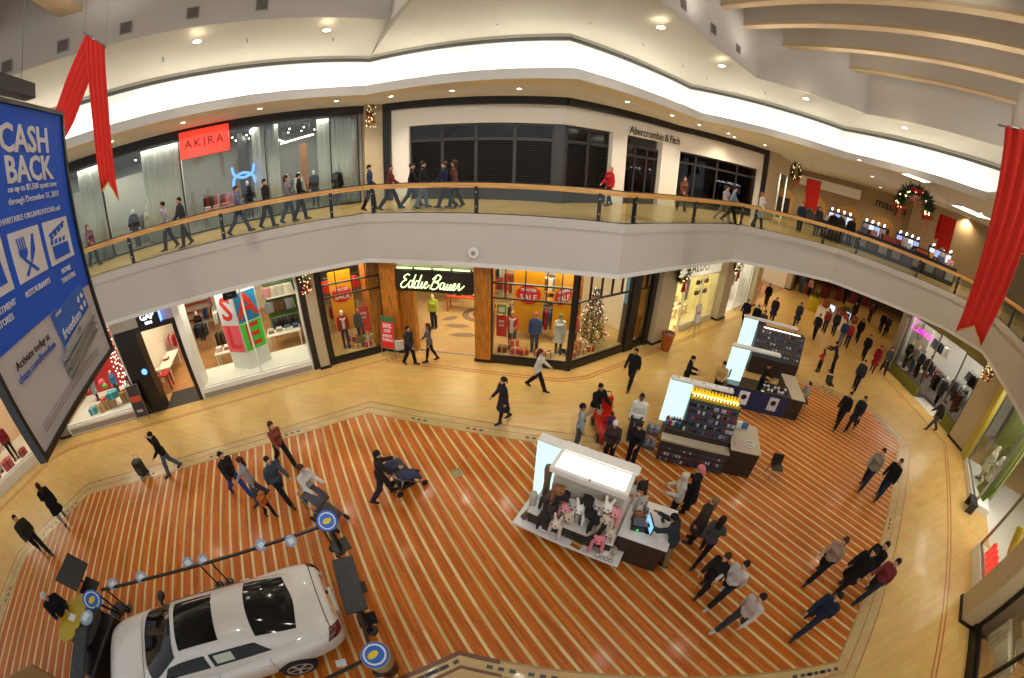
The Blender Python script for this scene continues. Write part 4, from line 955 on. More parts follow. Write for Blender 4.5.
MB().tube([-bc*.5,bc*.5],.02,8).build('rod', STEEL, t); MB().tube([Vector((0,0,0)),Vector((0,0,17.2-B0.z))],.005,5).build('cable', STEEL, t)
for (px,py,D,lb) in ((815,180,24,'far red banner hanging in the gallery wing, by the white banner strip'),(950,217,24,'far red banner hanging behind the lit cosmetics stall')):
    C0 = sight(px,py,D); az = math.atan2(C0.x,C0.y); cc = Vector((math.cos(az),-math.sin(az),0)); t = thing('ribbon_banner', lb, 'banner', Matrix.Translation(C0))
    ribbon(t,'ribbon_tail',[(0,0,0),(0,0,-.9),(0,0,-1.6)],.8,.75,.06,.3,10,across=cc)
    ribbon(t,'ribbon_tail',[(.1,.3,0),(.3,.5,-.7),(.5,.6,-1.2)],.7,.65,.08,.2,10,across=cc); MB().tube([-cc*.42,cc*.42],.03,8).build('rod', STEEL, t)
    for s in (-.3,.3): MB().tube([cc*s,cc*s+Vector((0,0,10.66-C0.z))],.006,5).build('cable', STEEL, t)
LEAF = mat('fir green','#1e3314',.8); BULB = glow('fairy light','#ffdf96',4.5); BOWR = mat('bow red','#b8121a',.6)
def sprig(mb, p, r, n, m=0, ln=.16):
    for i in range(n):
        a = random.uniform(0,2*PI); b = random.uniform(-.6,1.2); d = Vector((math.cos(a)*math.cos(b),math.sin(a)*math.cos(b),math.sin(b)))
        q = Vector(p)+d*r*random.uniform(.1,.8); e = q+d*ln*random.uniform(.6,1.2); s = d.cross(Vector((.3,.2,1))).normalized()*ln*.16; u_ = d.cross(s).normalized()*ln*.1
        mb.add([q-s,q+u_,q+s,e],[(0,1,3),(1,2,3),(2,0,3)],m)
def wreath(label, M, r, name='wreath', arc=(0,2*PI), bows=1, ln=.16):
    t = thing(name, label, 'wreath', M); mb = MB(); N = int(30*r/.3*(arc[1]-arc[0])/6.28)
    for i in range(N): a = arc[0]+(arc[1]-arc[0])*i/N; sprig(mb,(r*math.cos(a),0,r*math.sin(a)),r*.32,15,0,ln)
    mb.build('greenery', LEAF, t); mb = MB()
    for i in range(int(N*.45)): a = random.uniform(*arc); rr = r*random.uniform(.78,1.25); mb.ball((rr*math.cos(a),-r*.22*random.uniform(.5,1.3),rr*math.sin(a)),ln*.13,6,4)
    o = mb.build('fairy_lights', BULB, t); o['kind'] = 'stuff'
    for k in range(bows):
        a = -PI/2 if bows == 1 else arc[0]+(arc[1]-arc[0])*k/(bows-1); c = Vector((r*math.cos(a),-r*.3,r*math.sin(a))); b = MB(); s = r*.45
        for q in (-1,1): b.loft([[(c.x+q*x*s,c.y+.02,c.z+z*s*.5),(c.x+q*x*s,c.y-.06*s-.02,c.z+z*s*.5*.2)] for x,z in ((0,0),(.5,.7),(1,.45),(1,-.35),(.5,-.6),(0,0))],caps=False,close=False); b.bar((c.x,c.y,c.z),(c.x+q*s*.5,c.y,c.z-s*2.1),s*.55,.03)
        b.ball(tuple(c),s*.22,8,6); b.build('bow', BOWR, t)
    return t
def garland(label, M, h, w):
    t = thing('lit_garland', label, 'garland', M); mb = MB()
    for i in range(26): sprig(mb,(random.uniform(-w,w)*.5,-.04,random.uniform(-h,h)*.5),.1,8,0,.13)
    mb.build('greenery', LEAF, t); mb = MB()
    for i in range(26): mb.ball((random.uniform(-w,w)*.62,-.14-random.uniform(0,.08),random.uniform(-h,h)*.56),.017,6,4)
    o = mb.build('fairy_lights', BULB, t); o['kind'] = 'stuff'
    for i in range(7): MB().ball((random.uniform(-w,w)*.5,-.16,random.uniform(-h,.1*h)*.5),.055,10,7).build('red_bauble', BOWR, t)
def wp(fr, px, py, v=0): u,z = fr.uz(px,py,v); return fr.at(u,v,z)
garland('lit garland on the beige pier between the sale window and the outdoor clothing shop', wp(Fa,305,282,-.36), .85, .34)
garland('lit garland high on the gallery pier left of the white-framed store', wp(Ga,370,116,-.5), .95, .36)
garland('lit garland on the pier right of the pink neon shop', wp(Fd,990,372,-.52), .8, .5)
wreath('lit wreath before the sign of the shoe shop', wp(Fc,684,272,-.62), .48, ln=.17)
wreath('lit wreath on the second beige pier of the wing, past the shoe shop', wp(Fc,739,263,-.72), .46, ln=.17)
wreath('dark wreath on the gallery pier right of the dark windows', wp(Gd,796,172,-.6), .5, ln=.18)
C0 = sight(914,207,22); az = math.atan2(C0.x,C0.y)
wreath('large lit hanging garland with red bows over the cosmetics stall', Matrix.Translation(C0) @ RZ(-az), .78, 'hanging_garland', (R(-20),R(200)), 3, .36)
# ------------------------------------------------------------------ the car on show
CARW = mat('pearl white car paint','#d2cfca',.25,coat=1.,spec=.5); CGL = mat('tinted car glass','#0c0d0d',.08,spec=.35); TYRE = mat('tyre rubber','#151515',.8); CHROME = mat('chrome','#d0d0d0',.12,1.); TAILR = mat('tail lamp red','#5a1410',.15,coat=1.); SEAM = mat('panel gap','#4a4744',.6)
def spl(xs, ys):
    def f(x):
        i = max(0,min(len(xs)-2, int(np.searchsorted(xs,x)-1))); h = xs[i+1]-xs[i]; s = min(1,max(0,(x-xs[i])/h))
        m = lambda j: (ys[min(j+1,len(xs)-1)]-ys[max(j-1,0)])/(xs[min(j+1,len(xs)-1)]-xs[max(j-1,0)])*h
        return (2*s**3-3*s*s+1)*ys[i]+(s**3-2*s*s+s)*m(i)+(-2*s**3+3*s*s)*ys[i+1]+(s**3-s*s)*m(i+1)
    return f
bx = [-2.5,-2.42,-2.2,-1.8,-1.0,0,.9,1.5,2.0,2.3,2.47]
bw = spl(bx,[.60,.76,.86,.91,.93,.93,.925,.91,.86,.74,.52]); bt = spl(bx,[.86,1.0,1.06,1.07,1.03,.99,1.0,.96,.88,.78,.62]); bb = spl(bx,[.44,.3,.22,.19,.17,.17,.17,.19,.22,.27,.4])
def Bp(x, th, off=0):
    c,s = math.cos(th),math.sin(th); zc = (bt(x)+bb(x))*.5+.04; h = (bt(x)-zc) if s >= 0 else (zc-bb(x)); e = 2/3.4
    return Vector((x, (bw(x)+off)*math.copysign(abs(c)**e,c), zc+(h+off)*math.copysign(abs(s)**e,s)))
cx_ = [-2.08,-1.78,-1.32,-.95,-.2,.35,.7,1.15,1.35]
ct = spl(cx_,[1.05,1.2,1.38,1.46,1.5,1.46,1.32,1.08,.98]); cb = spl(cx_,[.62,.72,.78,.8,.82,.82,.8,.76,.7])
def Cp(x, th, off=0):
    c,s = math.cos(th),math.sin(th); zb = .93; h = max(.02,ct(x)-zb)+off; e = 2/3.0; y = (cb(x)+off)*math.copysign(abs(c)**e,c); z = abs(s)**e*h; y *= 1-.26*min(1,z/.55)
    return Vector((x,y,zb+z))
def patch(fn, x0, x1, t0, t1, m, name, parent, off=.006, nx=10, nt=12, xs=None):
    """a skin-tight panel on the body; x0, x1 may bow with the angle"""
    f0 = x0 if callable(x0) else (lambda s: x0); f1 = x1 if callable(x1) else (lambda s: x1); vs = []
    for j in range(nt+1):
        th = R(t0+(t1-t0)*j/nt); s = math.sin(th)
        for i in range(nx+1): a = f0(th); b = f1(th); vs.append(fn(a+(b-a)*i/nx,th,off))
    fs = [(j*(nx+1)+i,j*(nx+1)+i+1,(j+1)*(nx+1)+i+1,(j+1)*(nx+1)+i) for j in range(nt) for i in range(nx)]
    if (t1-t0) > 0: fs = [f[::-1] for f in fs]
    return MB().add(vs,fs,0,True).build(name, m, parent)
CARPOS = Matrix.Translation((-5.73,.90,.006)) @ RZ(math.atan2(-.598,-.801)) @ Matrix.Diagonal((1.16,1.12,1.05,1))
car = thing('car', 'white four-door sedan with a dark glass roof on show in the lower left', 'car', CARPOS)
xs_ = [-2.5+4.97*i/60 for i in range(61)]
MB().loft([[tuple(Bp(x,2*PI*k/56)) for k in range(56)] for x in xs_]).build('body', CARW, car)
xc = [-2.08+3.43*i/44 for i in range(45)]
MB().loft([[tuple(Cp(x,PI*k/40)) for k in range(41)] for x in xc], caps=False, close=False).build('roof', CARW, car)
vs = []
for j in range(25):
    for i in range(13):                  # windscreen: wide at its foot, narrower at the roof
        q = i/12; lo_ = 44-28*q; th = R(lo_+(180-2*lo_)*j/24); c_ = abs(math.cos(th)); vs.append(Cp(.40+.05*c_+(.86-.2*c_*c_)*q, th, .009))
MB().add(vs,[(j*13+i,(j+1)*13+i,(j+1)*13+i+1,j*13+i+1) for j in range(24) for i in range(12)],0,True).build('windscreen', CGL, car)
patch(Cp, lambda th: -1.9+.12*abs(math.cos(th)), lambda th: -1.1-.05*abs(math.cos(th)), 42, 138, CGL, 'rear_window', car, .008)
patch(Cp, -.5, .3, 52, 128, CGL, 'sunroof', car, .008)
for a,b in ((8,31),(172,149)):
    patch(Cp, -.12, lambda th: .95-.5*(abs(math.sin(th))), a, b, CGL, 'front_side_window', car, .008); patch(Cp, lambda th: -1.35+.55*abs(math.sin(th)), -.2, a, b, CGL, 'rear_side_window', car, .008)
w_ = patch(Cp, -.62, -.28, 12, 27, mat('window price sheet','#b9c4b4',.7), 'price_sheet', car, .014); w_.parent = car
patch(Cp, -.62, -.28, 168, 153, MATS['window price sheet'], 'price_sheet', car, .014)
for a,b in ((14,48),(166,132)):
    patch(Bp, -2.485, lambda th: -2.12-.25*math.sin(th), a, b, TAILR, 'tail_light', car, .008); patch(Bp, lambda th: 2.2, 2.44, a, b, mat('headlamp glass','#aab0b4',.08,coat=1.), 'headlight', car, .008)
patch(Bp, -2.335, -2.315, 42, 138, SEAM, 'boot_gap', car, .004, 2, 30); patch(Bp, -1.72, -1.705, 50, 130, SEAM, 'boot_hinge_gap', car, .003, 2, 24)
patch(Bp, -2.5, -2.46, 60, 120, CHROME, 'boot_trim', car, .01, 3, 16); patch(Bp, 1.36, 1.375, 50, 130, SEAM, 'bonnet_gap', car, .003, 2, 24)
for a,b in ((-30,34),(210,146)):
    for x in (-1.15,-.14,.98): patch(Bp, x, x+.012, a, b, SEAM, 'door_gap', car, .003, 2, 16)
for s in (-1,1):
    for x in (-.98,.05): MB().rbox(x-.1,x+.1,s*.925-.025,s*.925+.025,.8,.835,.01).build('door_handle', CARW, car)
    m_ = MB().ball((.86,s*1.0,1.0),(.09,.13,.085),12,8); m_.bar((.86,s*.8,.95),(.86,s*.95,.98),.05,.05); m_.build('door_mirror', CARW if s > 0 else BLACK, car)
    for x in (-1.42,1.47):
        hw = lambda th,x=x: math.sqrt(max(.0004,.39**2-(Bp(x,th).z-.335)**2)); patch(Bp, lambda th,x=x: x-hw(th), lambda th,x=x: x+hw(th), -80 if s > 0 else 260, 4.6 if s > 0 else 175.4, TYRE, 'wheel_arch', car, .006, 12, 24)
        W_ = Matrix.Translation((x,s*.845,.335)) @ RX(-s*PI/2)
        wh = MB().lathe([(.2,-.1),(.315,-.1),(.335,-.07),(.335,.07),(.315,.1),(.23,.1)],32,M=W_).build('wheel', TYRE, car)
        rm = MB(W_); rm.lathe([(.235,.09),(.235,.105),(.205,.1),(.2,.06)],28,caps=False); rm.lathe([(.05,.07),(.05,.105),(.03,.11)],12); rm.lathe([(.2,.03),(.01,.03)],20)
        for k in range(5):
            a = 2*PI*k/5
            for o_ in (-.11,.11): rm.bar((.04*math.cos(a),.04*math.sin(a),.095),(.215*math.cos(a+o_),.215*math.sin(a+o_),.09),.035,.02,up=(0,0,1))
        rm.build('alloy_rim', mat('alloy','#b9b9ba',.35,.5), wh)
MB().box(-2.53,-2.49,-.26,.26,.56,.68).build('number_plate', PWHITE, car)
# ------------------------------------------------------------------ barrier round the car: posts, rails, discs, boards
DISCB = mat('disc silver blue','#8fa6c4',.35,noise=.35,nscale=30); PALEB = mat('disc label','#d9dfe6',.5); BRBLUE = mat('disc bright blue','#1f66c9',.4)
def rail_run(a, b, label, z=.98):
    a = Vector((*a,0)); b = Vector((*b,0)); d = b-a; t = thing('barrier_rail', label, 'barrier', T(a.x,a.y,.006,math.atan2(d.y,d.x)), 'barrier round the car'); L_ = d.length
    MB().rbox(0,L_,-.035,.035,z-.05,z,.01).build('rail', BLACK, t)
    for x in (.15,L_-.15):
        MB().cyl((x,0,.02),(x,0,z-.05),.022,.022,10).build('post', BLACK, t); MB().lathe([(.13,0),(.13,.015),(.03,.025)],18,(x,0,0)).build('base', BLACK, t)
    return t
def disc(px, py, label, z=1.0, r=.14):
    x,y = at(px,py,z); t = thing('info_disc', label, 'disc sign', T(x,y,z,math.atan2(-y,-x)-PI/2) @ RX(R(-42)), 'round discs on the barrier')
    MB().lathe([(r*.4,-.05),(r,-.03),(r,.0),(r*.94,.012)],24).build('disc', DISCB, t); MB().box(-r*.5,r*.5,-r*.45,r*.45,.012,.018).build('label_panel', PALEB, t)
c0 = at(100,589,1.0); c1 = at(327,523,1.0); c2 = at(372,655,1.0); c3 = at(82,618,1.0)
m01 = ((c0[0]+c1[0])/2,(c0[1]+c1[1])/2)
rail_run(c0, m01, 'black barrier rail before the car, nearer the yellow counter'); rail_run(m01, c1, 'black barrier rail before the car, nearer the disc-topped corner stand')
p1 = at(337,556,1.0); p2 = at(357,607,1.0); rail_run(c1, p1, 'short black barrier rail behind the car, above the long dark board'); rail_run(p2, c2, 'short black barrier rail behind the car, below the long dark board'); rail_run(c2, at(300,690,1.0), 'black barrier rail along the near rear wheel of the car')
for i,(px,py) in enumerate(((113,584),(141,577),(188,563),(203,560),(261,545),(291,541))):
    disc(px,py,'silver-blue label disc on the barrier rail, %s from the yellow counter' % ORD[i])
def board(a, b, w, z, label):
    a = Vector((*a,0)); b = Vector((*b,0)); d = b-a; t = thing('info_board', label, 'board', T(a.x,a.y,.006,math.atan2(d.y,d.x))); L_ = d.length
    MB().rbox(0,L_,-w/2,w/2,z-.03,z+.02,.012).build('board', mat('charcoal board','#2b2d2f',.5), t)
    mb = 0
    for x in (.25,L_-.25): MB().bar((x,0,0),(x,0,z-.03),.06,.06,up=(1,0,0)).build('leg', BLACK, t); MB().box(x-.15,x+.15,-w*.45,w*.45,0,.02).build('foot', BLACK, t)
    for i in range(5):
        for s in (-1,1): MB().lathe([(.012,0),(.008,.006)],8,(L_*(.1+.2*i),s*w*.3,z+.02)).build('stud', STEEL, t)
board(at(342,558,1.02), at(357,612,1.02), .46, 1.02, 'long dark board on the barrier behind the boot of the car'); board(at(82,628,1.05), at(76,690,1.05), .42, 1.05, 'long dark board before the bonnet, below the yellow counter')
def drum(px, py, z, r, label, flag=None):
    x,y = at(px,py,z); f = math.atan2(-y,-x)-PI/2; t = thing('info_drum', label, 'drum sign', T(x,y,.006,f))
    MB().lathe([(r*.8,0),(r*.8,z*.55),(r*.9,z*.55)],24).build('drum_base', BLACK, t); MB().lathe([(r*.9,z*.55),(r*.9,z*.96),(r,z*.98),(r,z),(r*.9,z+.01)],28).build('drum', mat('drum beige','#b5a888',.5), t)
    k = MB().lathe([(r*.96,z+.01),(r*.9,z+.03)],28).build('disc_top', BRBLUE, t)
    MB().lathe([(r*.8,z+.03),(r*.8,z+.036),(r*.66,z+.036),(r*.66,z+.03)],28,caps=False).build('printed_ring', PALEB, k); MB().lathe([(r*.42,z+.03),(r*.4,z+.037)],24,(r*.1,-r*.05,0),sy=.6).build('printed_oval', mat('drum yellow','#e0c52a',.5), k)
    return t
drum(375,655,1.0,.27,'blue-topped round drum stand at the near rear corner of the car barrier')
def stand_disc(px, py, bx_, by_, label):
    """a weighted stand with a printed disc on top"""
    b = at(bx_,by_,0); h = at(px,py,1.1); t = thing('info_stand', label, 'sign stand', T(b[0],b[1],.006,math.atan2(-b[1],-b[0])-PI/2)); X = t.matrix_basis.inverted() @ Vector((h[0],h[1],1.1))
    MB().box(-.22,.22,-.2,.2,0,.03).build('base_plate', BLACK, t); MB().bar((0,0,.02),tuple(X-Vector((0,0,.05))),.06,.06,up=(1,0,0)).build('pole', BLACK, t)
    d_ = MB(Matrix.Translation(X) @ RX(R(-35))).lathe([(.1,-.05),(.25,-.03),(.25,0),(.23,.015)],24).build('disc', BRBLUE, t)
    MB(Matrix.Translation(X) @ RX(R(-35))).lathe([(.2,.016),(.2,.022),(.17,.022),(.17,.016)],24,caps=False).build('printed_ring', PALEB, d_); MB(Matrix.Translation(X) @ RX(R(-35))).lathe([(.11,.016),(.1,.023)],20,sy=.6).build('printed_oval', mat('drum yellow','#e0c52a',.5), d_)
stand_disc(327,521,341,546,'disc-topped black stand with a square base plate behind the boot of the car')
stand_disc(92,600,118,613,'disc-topped black stand between the yellow counter and the bonnet')
b = at(118,610,0); h = at(72,572,1.5); t = thing('display_board', 'square black board on a slanted pole above the yellow counter', 'board', T(b[0],b[1],.006)); X = Vector((h[0]-b[0],h[1]-b[1],1.5))
MB().bar((0.05,0,0),tuple(X),.05,.05,up=(1,0,0)).build('pole', BLACK, t); MB().box(-.2,.25,-.2,.2,0,.025).build('base_plate', BLACK, t)
az = math.atan2(-h[1],-h[0]); MB(Matrix.Translation(X) @ RZ(az-PI/2+.35) @ RX(R(-38))).rbox(-.4,.4,-.3,.3,-.02,.02,.01).build('board', BLACK, t)
MB(Matrix.Translation(X*.62) @ RZ(az-PI/2+.35) @ RX(R(-30))).rbox(-.24,.24,-.2,.2,-.02,.02,.01).build('lower_board', BLACK, t)
# yellow-topped counter
y0 = at(82,596,1.06); y1 = at(63,640,1.06); Yc = Frame(y0,y1); t = thing('reception_counter', 'black counter with a lobed mustard yellow top beside the bonnet of the car', 'counter', Yc.at(0,0,.006))
L_ = Yc.L; lobe = []
for i in range(40):
    a = 2*PI*i/40; x = L_/2+math.cos(a)*(L_/2+.02); lobe.append((x, math.sin(a)*(.42-.1*math.cos(a)**2*0+.07*math.cos(2*a))-.0))
YF = mat('mustard laminate','#b39a12',.45); MB().prism(lobe, 1.02, 1.06).build('worktop', YF, t)
bod = MB(); bod.loft([[(x*.9+L_*.05,y*sy+.35*k+.05,z) for x,y in lobe] for k,(z,sy) in enumerate(((0,1.5),(1.02,.95)))][::1]); bod.build('body', BLACK, t)
MB().rbox(.1,L_+.5,.25,1.05,0,.8,.05).build('cabinet', BLACK, t)
o = MB(Yc.at(L_*.5,-.0,1.067)).box(-.09,.09,-.12,.12,0,.006); tag(o.build('paper_sheet', PWHITE),'white sheet of paper lying on the mustard yellow counter top','paper')
x,y = at(86,617,1.2); t = thing('info_disc','silver disc device beside the yellow counter top, at the end of the long dark board','disc sign',T(x,y,.006,math.atan2(-y,-x)-PI/2)); MB().lathe([(.16,1.1),(.19,1.14),(.19,1.19),(.17,1.2)],24).build('disc', DISCB, t); MB().box(-.1,.1,-.09,.09,1.2,1.21).build('label_panel', PALEB, t); MB().cyl((0,0,0),(0,0,1.1),.03,.03).build('pole', BLACK, t)
x,y = at(262,634,.008); tag(MB(T(0,0,0)).box(0,.01,0,.01,0,.01).build('x',BLACK),'','') if 0 else None
x,y = at(341,663,.008); tag(MB(T(x,y,.007,.5)).box(-.11,.11,-.08,.08,0,.006).build('paper_sheet', PWHITE),'white sheet of paper on the plank floor behind the rear wheel of the car','paper')
for (px,py,lb) in ((457,473,'small square brass floor outlet cover in the plank floor, left of the hat stall'),): 
    x,y = at(px,py,.006); t = thing('floor_outlet',lb,'floor outlet',T(x,y,.006,R(-57))); MB().rbox(-.16,.16,-.13,.13,0,.008,.004).build('cover', mat('dull brass','#8f8a5c',.4,.5), t); MB().lathe([(.06,.008),(.05,.012)],14).build('cap', STEEL, t)
x,y = at(50,660,0); tag(MB(T(x+.4,y-.6,.006,.9)).box(-.5,.5,-.02,.02,0,.9).build('sign_panel', mat('tan back panel','#9a7a4c',.6)), 'tan panel standing at the lower left, near the long dark board','sign')
# ------------------------------------------------------------------ stall 1: fur hats
K1 = Frame((.133,5.279),(2.458,3.991)); KW = mat('stall white laminate','#dcd9d4',.35); KD = mat('stall dark brown','#2c211b',.5); GLOWP = glow('stall side glow','#d2f8ee',1.25); GLOWW = glow('stall canopy glow','#fff6e0',3.2)
t = thing('hat_stall', 'white stepped stall of furry animal hats with a glowing canopy, nearest stall', 'market stall', K1.at(0,0,.006))
MB().rbox(0,2.68,0,1.85,.33,.4,.01).build('base_shelf', KW, t); MB().box(.25,2.5,.25,1.65,0,.33).build('plinth', KD, t)
MB().rbox(.3,2.36,.2,1.65,.42,.8,.01).build('tier', KD, t); MB().rbox(.28,2.38,.18,1.67,.8,.84,.01).build('tier_top', KW, t)
mb = MB()
for k in range(7): mb.loft([[(.62,.55+.03*k,.84+.19*k),(2.25,.55+.03*k,.84+.19*k),(2.25,.55+.03*k,1.0+.19*k),(.62,.55+.03*k,1.0+.19*k)],[(.62,1.25-.03*k,.84+.19*k),(2.25,1.25-.03*k,.84+.19*k),(2.25,1.25-.03*k,1.0+.19*k),(.62,1.25-.03*k,1.0+.19*k)]][::-1],smooth=False)
mb.build('slat_wall', mat('slat wall cream','#cbc4b4',.5), t)
c = MB().rbox(.58,2.3,.42,1.36,2.16,2.3,.02).build('canopy', KW, t); MB().box(.68,2.2,.5,.98,2.3,2.312).build('light_panel', GLOWW, c); MB().rbox(.02,2.35,1.02,1.26,2.3,2.36,.01).build('canopy_beam', KW, t)
MB().box(.02,.58,1.0,1.08,.42,2.3).build('glowing_side_panel', GLOWP, t)
MB().box(1.45,1.47,.42,.6,2.305,2.315).build('canopy_joint', BLACK, c)
g = MB().rbox(2.4,3.52,.42,1.62,0,.96,.01).build('cash_desk', KD, t); MB().rbox(2.38,3.56,.4,1.64,.96,1.0,.01).build('desk_top', KW, g)
for i,(u,v) in enumerate(((.02,.02),(.9,.01),(1.8,.01))): MB().box(u+.02,u+.8,v+.02,v+.03,.4,.405).build('shelf_seam', BLACK, t) if 0 else None
for i in range(4): MB().tube([(2.15+i*.11+.045*math.cos(a),.06+.045*math.sin(a),.405) for a in [2*PI*k/14 for k in range(14)]],.007,5,closed=True).build('loop_mark', BLACK, t)
FUR = lambda c: mat('fur '+c, c, .95, noise=.3, nscale=40, bump=.6)
HATM = {}
def hat_mesh(kind):
    if kind not in HATM:
        def fn(X,Y,Z):
            d = ell(X,Y,Z,(0,0,.14),(.12,.125,.13)); d = np.maximum(d,.03-Z)
            d = np.maximum(d, -ell(X,Y,Z,(0,0,.05),(.095,.1,.1)))
            for s in (-1,1):
                if kind == 'bear': d = smin(d, ell(X,Y,Z,(s*.085,0,.25),(.05,.03,.05)), .02)
                if kind == 'fox': d = smin(d, cap(X,Y,Z,(s*.07,0,.22),(s*.1,0,.33),.05,.012), .02)
                if kind == 'bunny': d = smin(d, cap(X,Y,Z,(s*.05,0,.25),(s*.09,.03,.42),.035,.03), .02)
                d = smin(d, cap(X,Y,Z,(s*.115,0,.1),(s*.13,-.03,-.16),.045,.04), .02); d = smin(d, cap(X,Y,Z,(s*.13,-.03,-.16),(s*.14,-.05,-.36),.04,.03), .02)
            d = smin(d, ell(X,Y,Z,(0,-.125,.13),(.05,.035,.035)), .015)
            return d+.006*np.sin(X*90)*np.sin(Y*95)*np.sin(Z*85)
        P,Q = surface(fn,(-.26,-.22,-.45),(.26,.2,.48),.0165); HATM[kind] = np_mesh('hat',P,Q,(None,))
        HATM['eyes'] = MB().ball((-.05,-.105,.19),.018,8,6).ball((.05,-.105,.19),.018,8,6); HATM['nose'] = MB().ball((0,-.155,.14),.022,8,6)
    return HATM[kind]
def hat(M, kind, col, label, group='fur hats on the nearest stall'):
    o = mesh_obj('animal_hat', hat_mesh(kind), None, M); setm(o, FUR(col)); tag(o,label,'hat',group)
    for s in (-1,1): MB().ball((s*.05,-.112,.19),.018,8,6).build('eye', BLACK, o)
    MB().ball((0,-.158,.14),.022,8,6).build('nose', BLACK, o)
    return o
HC = [('#1d1a19','black'),('#5b463a','brown'),('#c9b9a3','cream'),('#a9a29a','grey'),('#d98f95','pink'),('#8a5a36','chestnut'),('#e5e0d8','white'),('#3a322d','dark brown')]
spots = [(.74,.42,1.3,1,'fox'),(.9,.38,1.62,5,'fox'),(1.02,.4,1.5,0,'bear'),(1.12,.34,1.18,4,'bear'),(1.27,.38,1.36,3,'bear'),(1.22,.3,.98,2,'bunny'),(1.42,.36,1.3,6,'bunny'),(1.55,.42,1.6,0,'bear'),(1.66,.36,1.3,0,'fox'),(1.78,.42,1.58,3,'fox'),(1.86,.34,1.2,0,'bear'),(1.98,.42,1.62,6,'bunny'),(2.06,.34,1.34,2,'bear'),(2.16,.42,1.55,4,'bear'),(.62,.44,1.1,7,'bear'),(.8,.3,.98,7,'fox'),(2.2,.3,1.0,2,'fox')]
for (u,v,z,c,k) in spots: hat(K1.at(u,v,z,random.uniform(-.25,.25)), k, HC[c][0], '%s fur animal hat hung on the slatted front of the nearest stall' % HC[c][1])
lab2 = ['lying on the white step of the nearest stall, beside the framed picture','seated pink fur hat at the right of the white step, nearest stall']
hat(K1.at(2.05,.12,.84,.3), 'bear', '#d97f88', 'pink fur animal hat slumped on the right end of the white step, nearest stall'); hat(K1.at(1.05,.1,.82,-.2), 'bunny', '#cfc2ae', 'cream long-eared fur hat slumped at the middle of the white step, nearest stall'); hat(K1.at(.75,.14,.86,.1), 'fox', '#2b2522', 'dark fur hat slumped on the left of the white step, nearest stall')
tag(mesh_obj('boa_scarf', MB().tube(stroke3([(0,0,.05),(.2,-.05,.05),(.4,.02,.12),(.55,.1,.3),(.62,.18,.6)],6),[.03]+[.05]*23+[.03],8).build('tmp',FUR('#1d1a19')).data, None, K1.at(1.45,.05,.84)),'long black fur scarf trailing over the white step of the nearest stall','scarf'); bpy.data.objects.remove(bpy.data.objects['tmp'])
for i,(u,v,c,k) in enumerate(((.7,1.42,6,'bear'),(.95,1.5,6,'bunny'),(1.3,1.5,3,'bear'),(1.55,1.55,0,'bear'),(1.75,1.5,6,'fox'),(2.0,1.55,0,'bear'),(2.2,1.5,5,'bear'),(2.28,1.0,3,'fox'))): hat(K1.at(u,v,1.6+.15*(i%2),PI), k, HC[c][0], '%s fur animal hat on the back of the nearest stall, seen over its canopy' % HC[c][1], 'fur hats on the back of the nearest stall')
for (u,v,z,c,k,lb) in ((2.5,1.45,1.5,0,'fox','black fur hat on the rear right post of the nearest stall'),(2.62,1.3,1.2,3,'bear','grey fur hat at the rear right corner of the nearest stall'),(2.66,1.0,1.0,5,'bear','chestnut fur hat on the cash desk of the nearest stall')): hat(K1.at(u,v,z,.6), k, HC[c][0], lb)
def small(name, mb, m, M, label, cat, group=None): o = mb.build(name, m); o.matrix_basis = M; return tag(o,label,cat,group)
# fur legwarmers, picture, paddle and trinkets on the step
for u,v,z,h_,c,lb in ((.22,.62,.42,.5,'#8d7d68','tan fur leg warmer standing against the glowing side of the nearest stall'),(.3,.42,.42,.85,'#b7ad9c','pale fur leg warmer on its stand beside the glowing side panel'),(.42,.85,.84,1.0,'#6d5b4a','tall brown fur boot top on the upper tier, beside the glowing panel')):
    small('fur_legwarmer', MB().lathe([(.07,0),(.09,.03),(.075,h_*.5),(.1,h_*.9),(.08,h_),(.02,h_)],14), FUR(c), K1.at(u,v,z), lb, 'leg warmer')
small('fur_roll', MB().tube([(0,0,.07),(.05,.28,.07)],.075,14), FUR('#5e523f'), K1.at(.18,.2,.4), 'olive fur roll lying at the left end of the white base shelf', 'fur roll')
t = thing('framed_picture','small framed picture leaning on the white base shelf of the nearest stall','picture',K1.at(.78,.14,.4,-.1) @ RX(R(-35))); MB().box(-.13,.13,0,.02,0,.26).build('frame', PWHITE, t); MB().box(-.1,.1,-.005,.0,.03,.23).build('picture', mat('dark print','#3a2420',.5,noise=.5,nscale=14), t)
small('wooden_paddle', MB().rbox(-.14,.14,-.18,.18,0,.02,.03,0).bar((-.13,-.05,.025),(.13,-.05,.025),.05,.012,1).bar((-.13,.07,.025),(.13,.07,.025),.05,.012,1), [wood('amber wood','#b06a1c'),mat('pale stripe','#d8b56a',.5)], K1.at(1.62,.2,.4,-.15), 'amber striped wooden board lying on the white base shelf of the nearest stall', 'board')
for i,(u,v,c,lb) in enumerate(((2.08,.22,'#8c7f77','grey fur bundle near the right end of the white base shelf'),(2.3,.2,'#d8d2c8','white fur bundle with a bow at the right end of the base shelf'),(2.45,.34,'#b9a583','tan fur bundle at the right corner of the base shelf'))): small('fur_bundle', MB().ball((0,0,.07),(.13,.09,.075),10,8).ball((.11,.03,.09),.055,8,6).tube([(-.1,0,.08),(-.2,.06,.05),(-.24,.14,.05)],[.03,.025,.015],7), FUR(c), K1.at(u,v,.4,i), lb, 'fur hat')
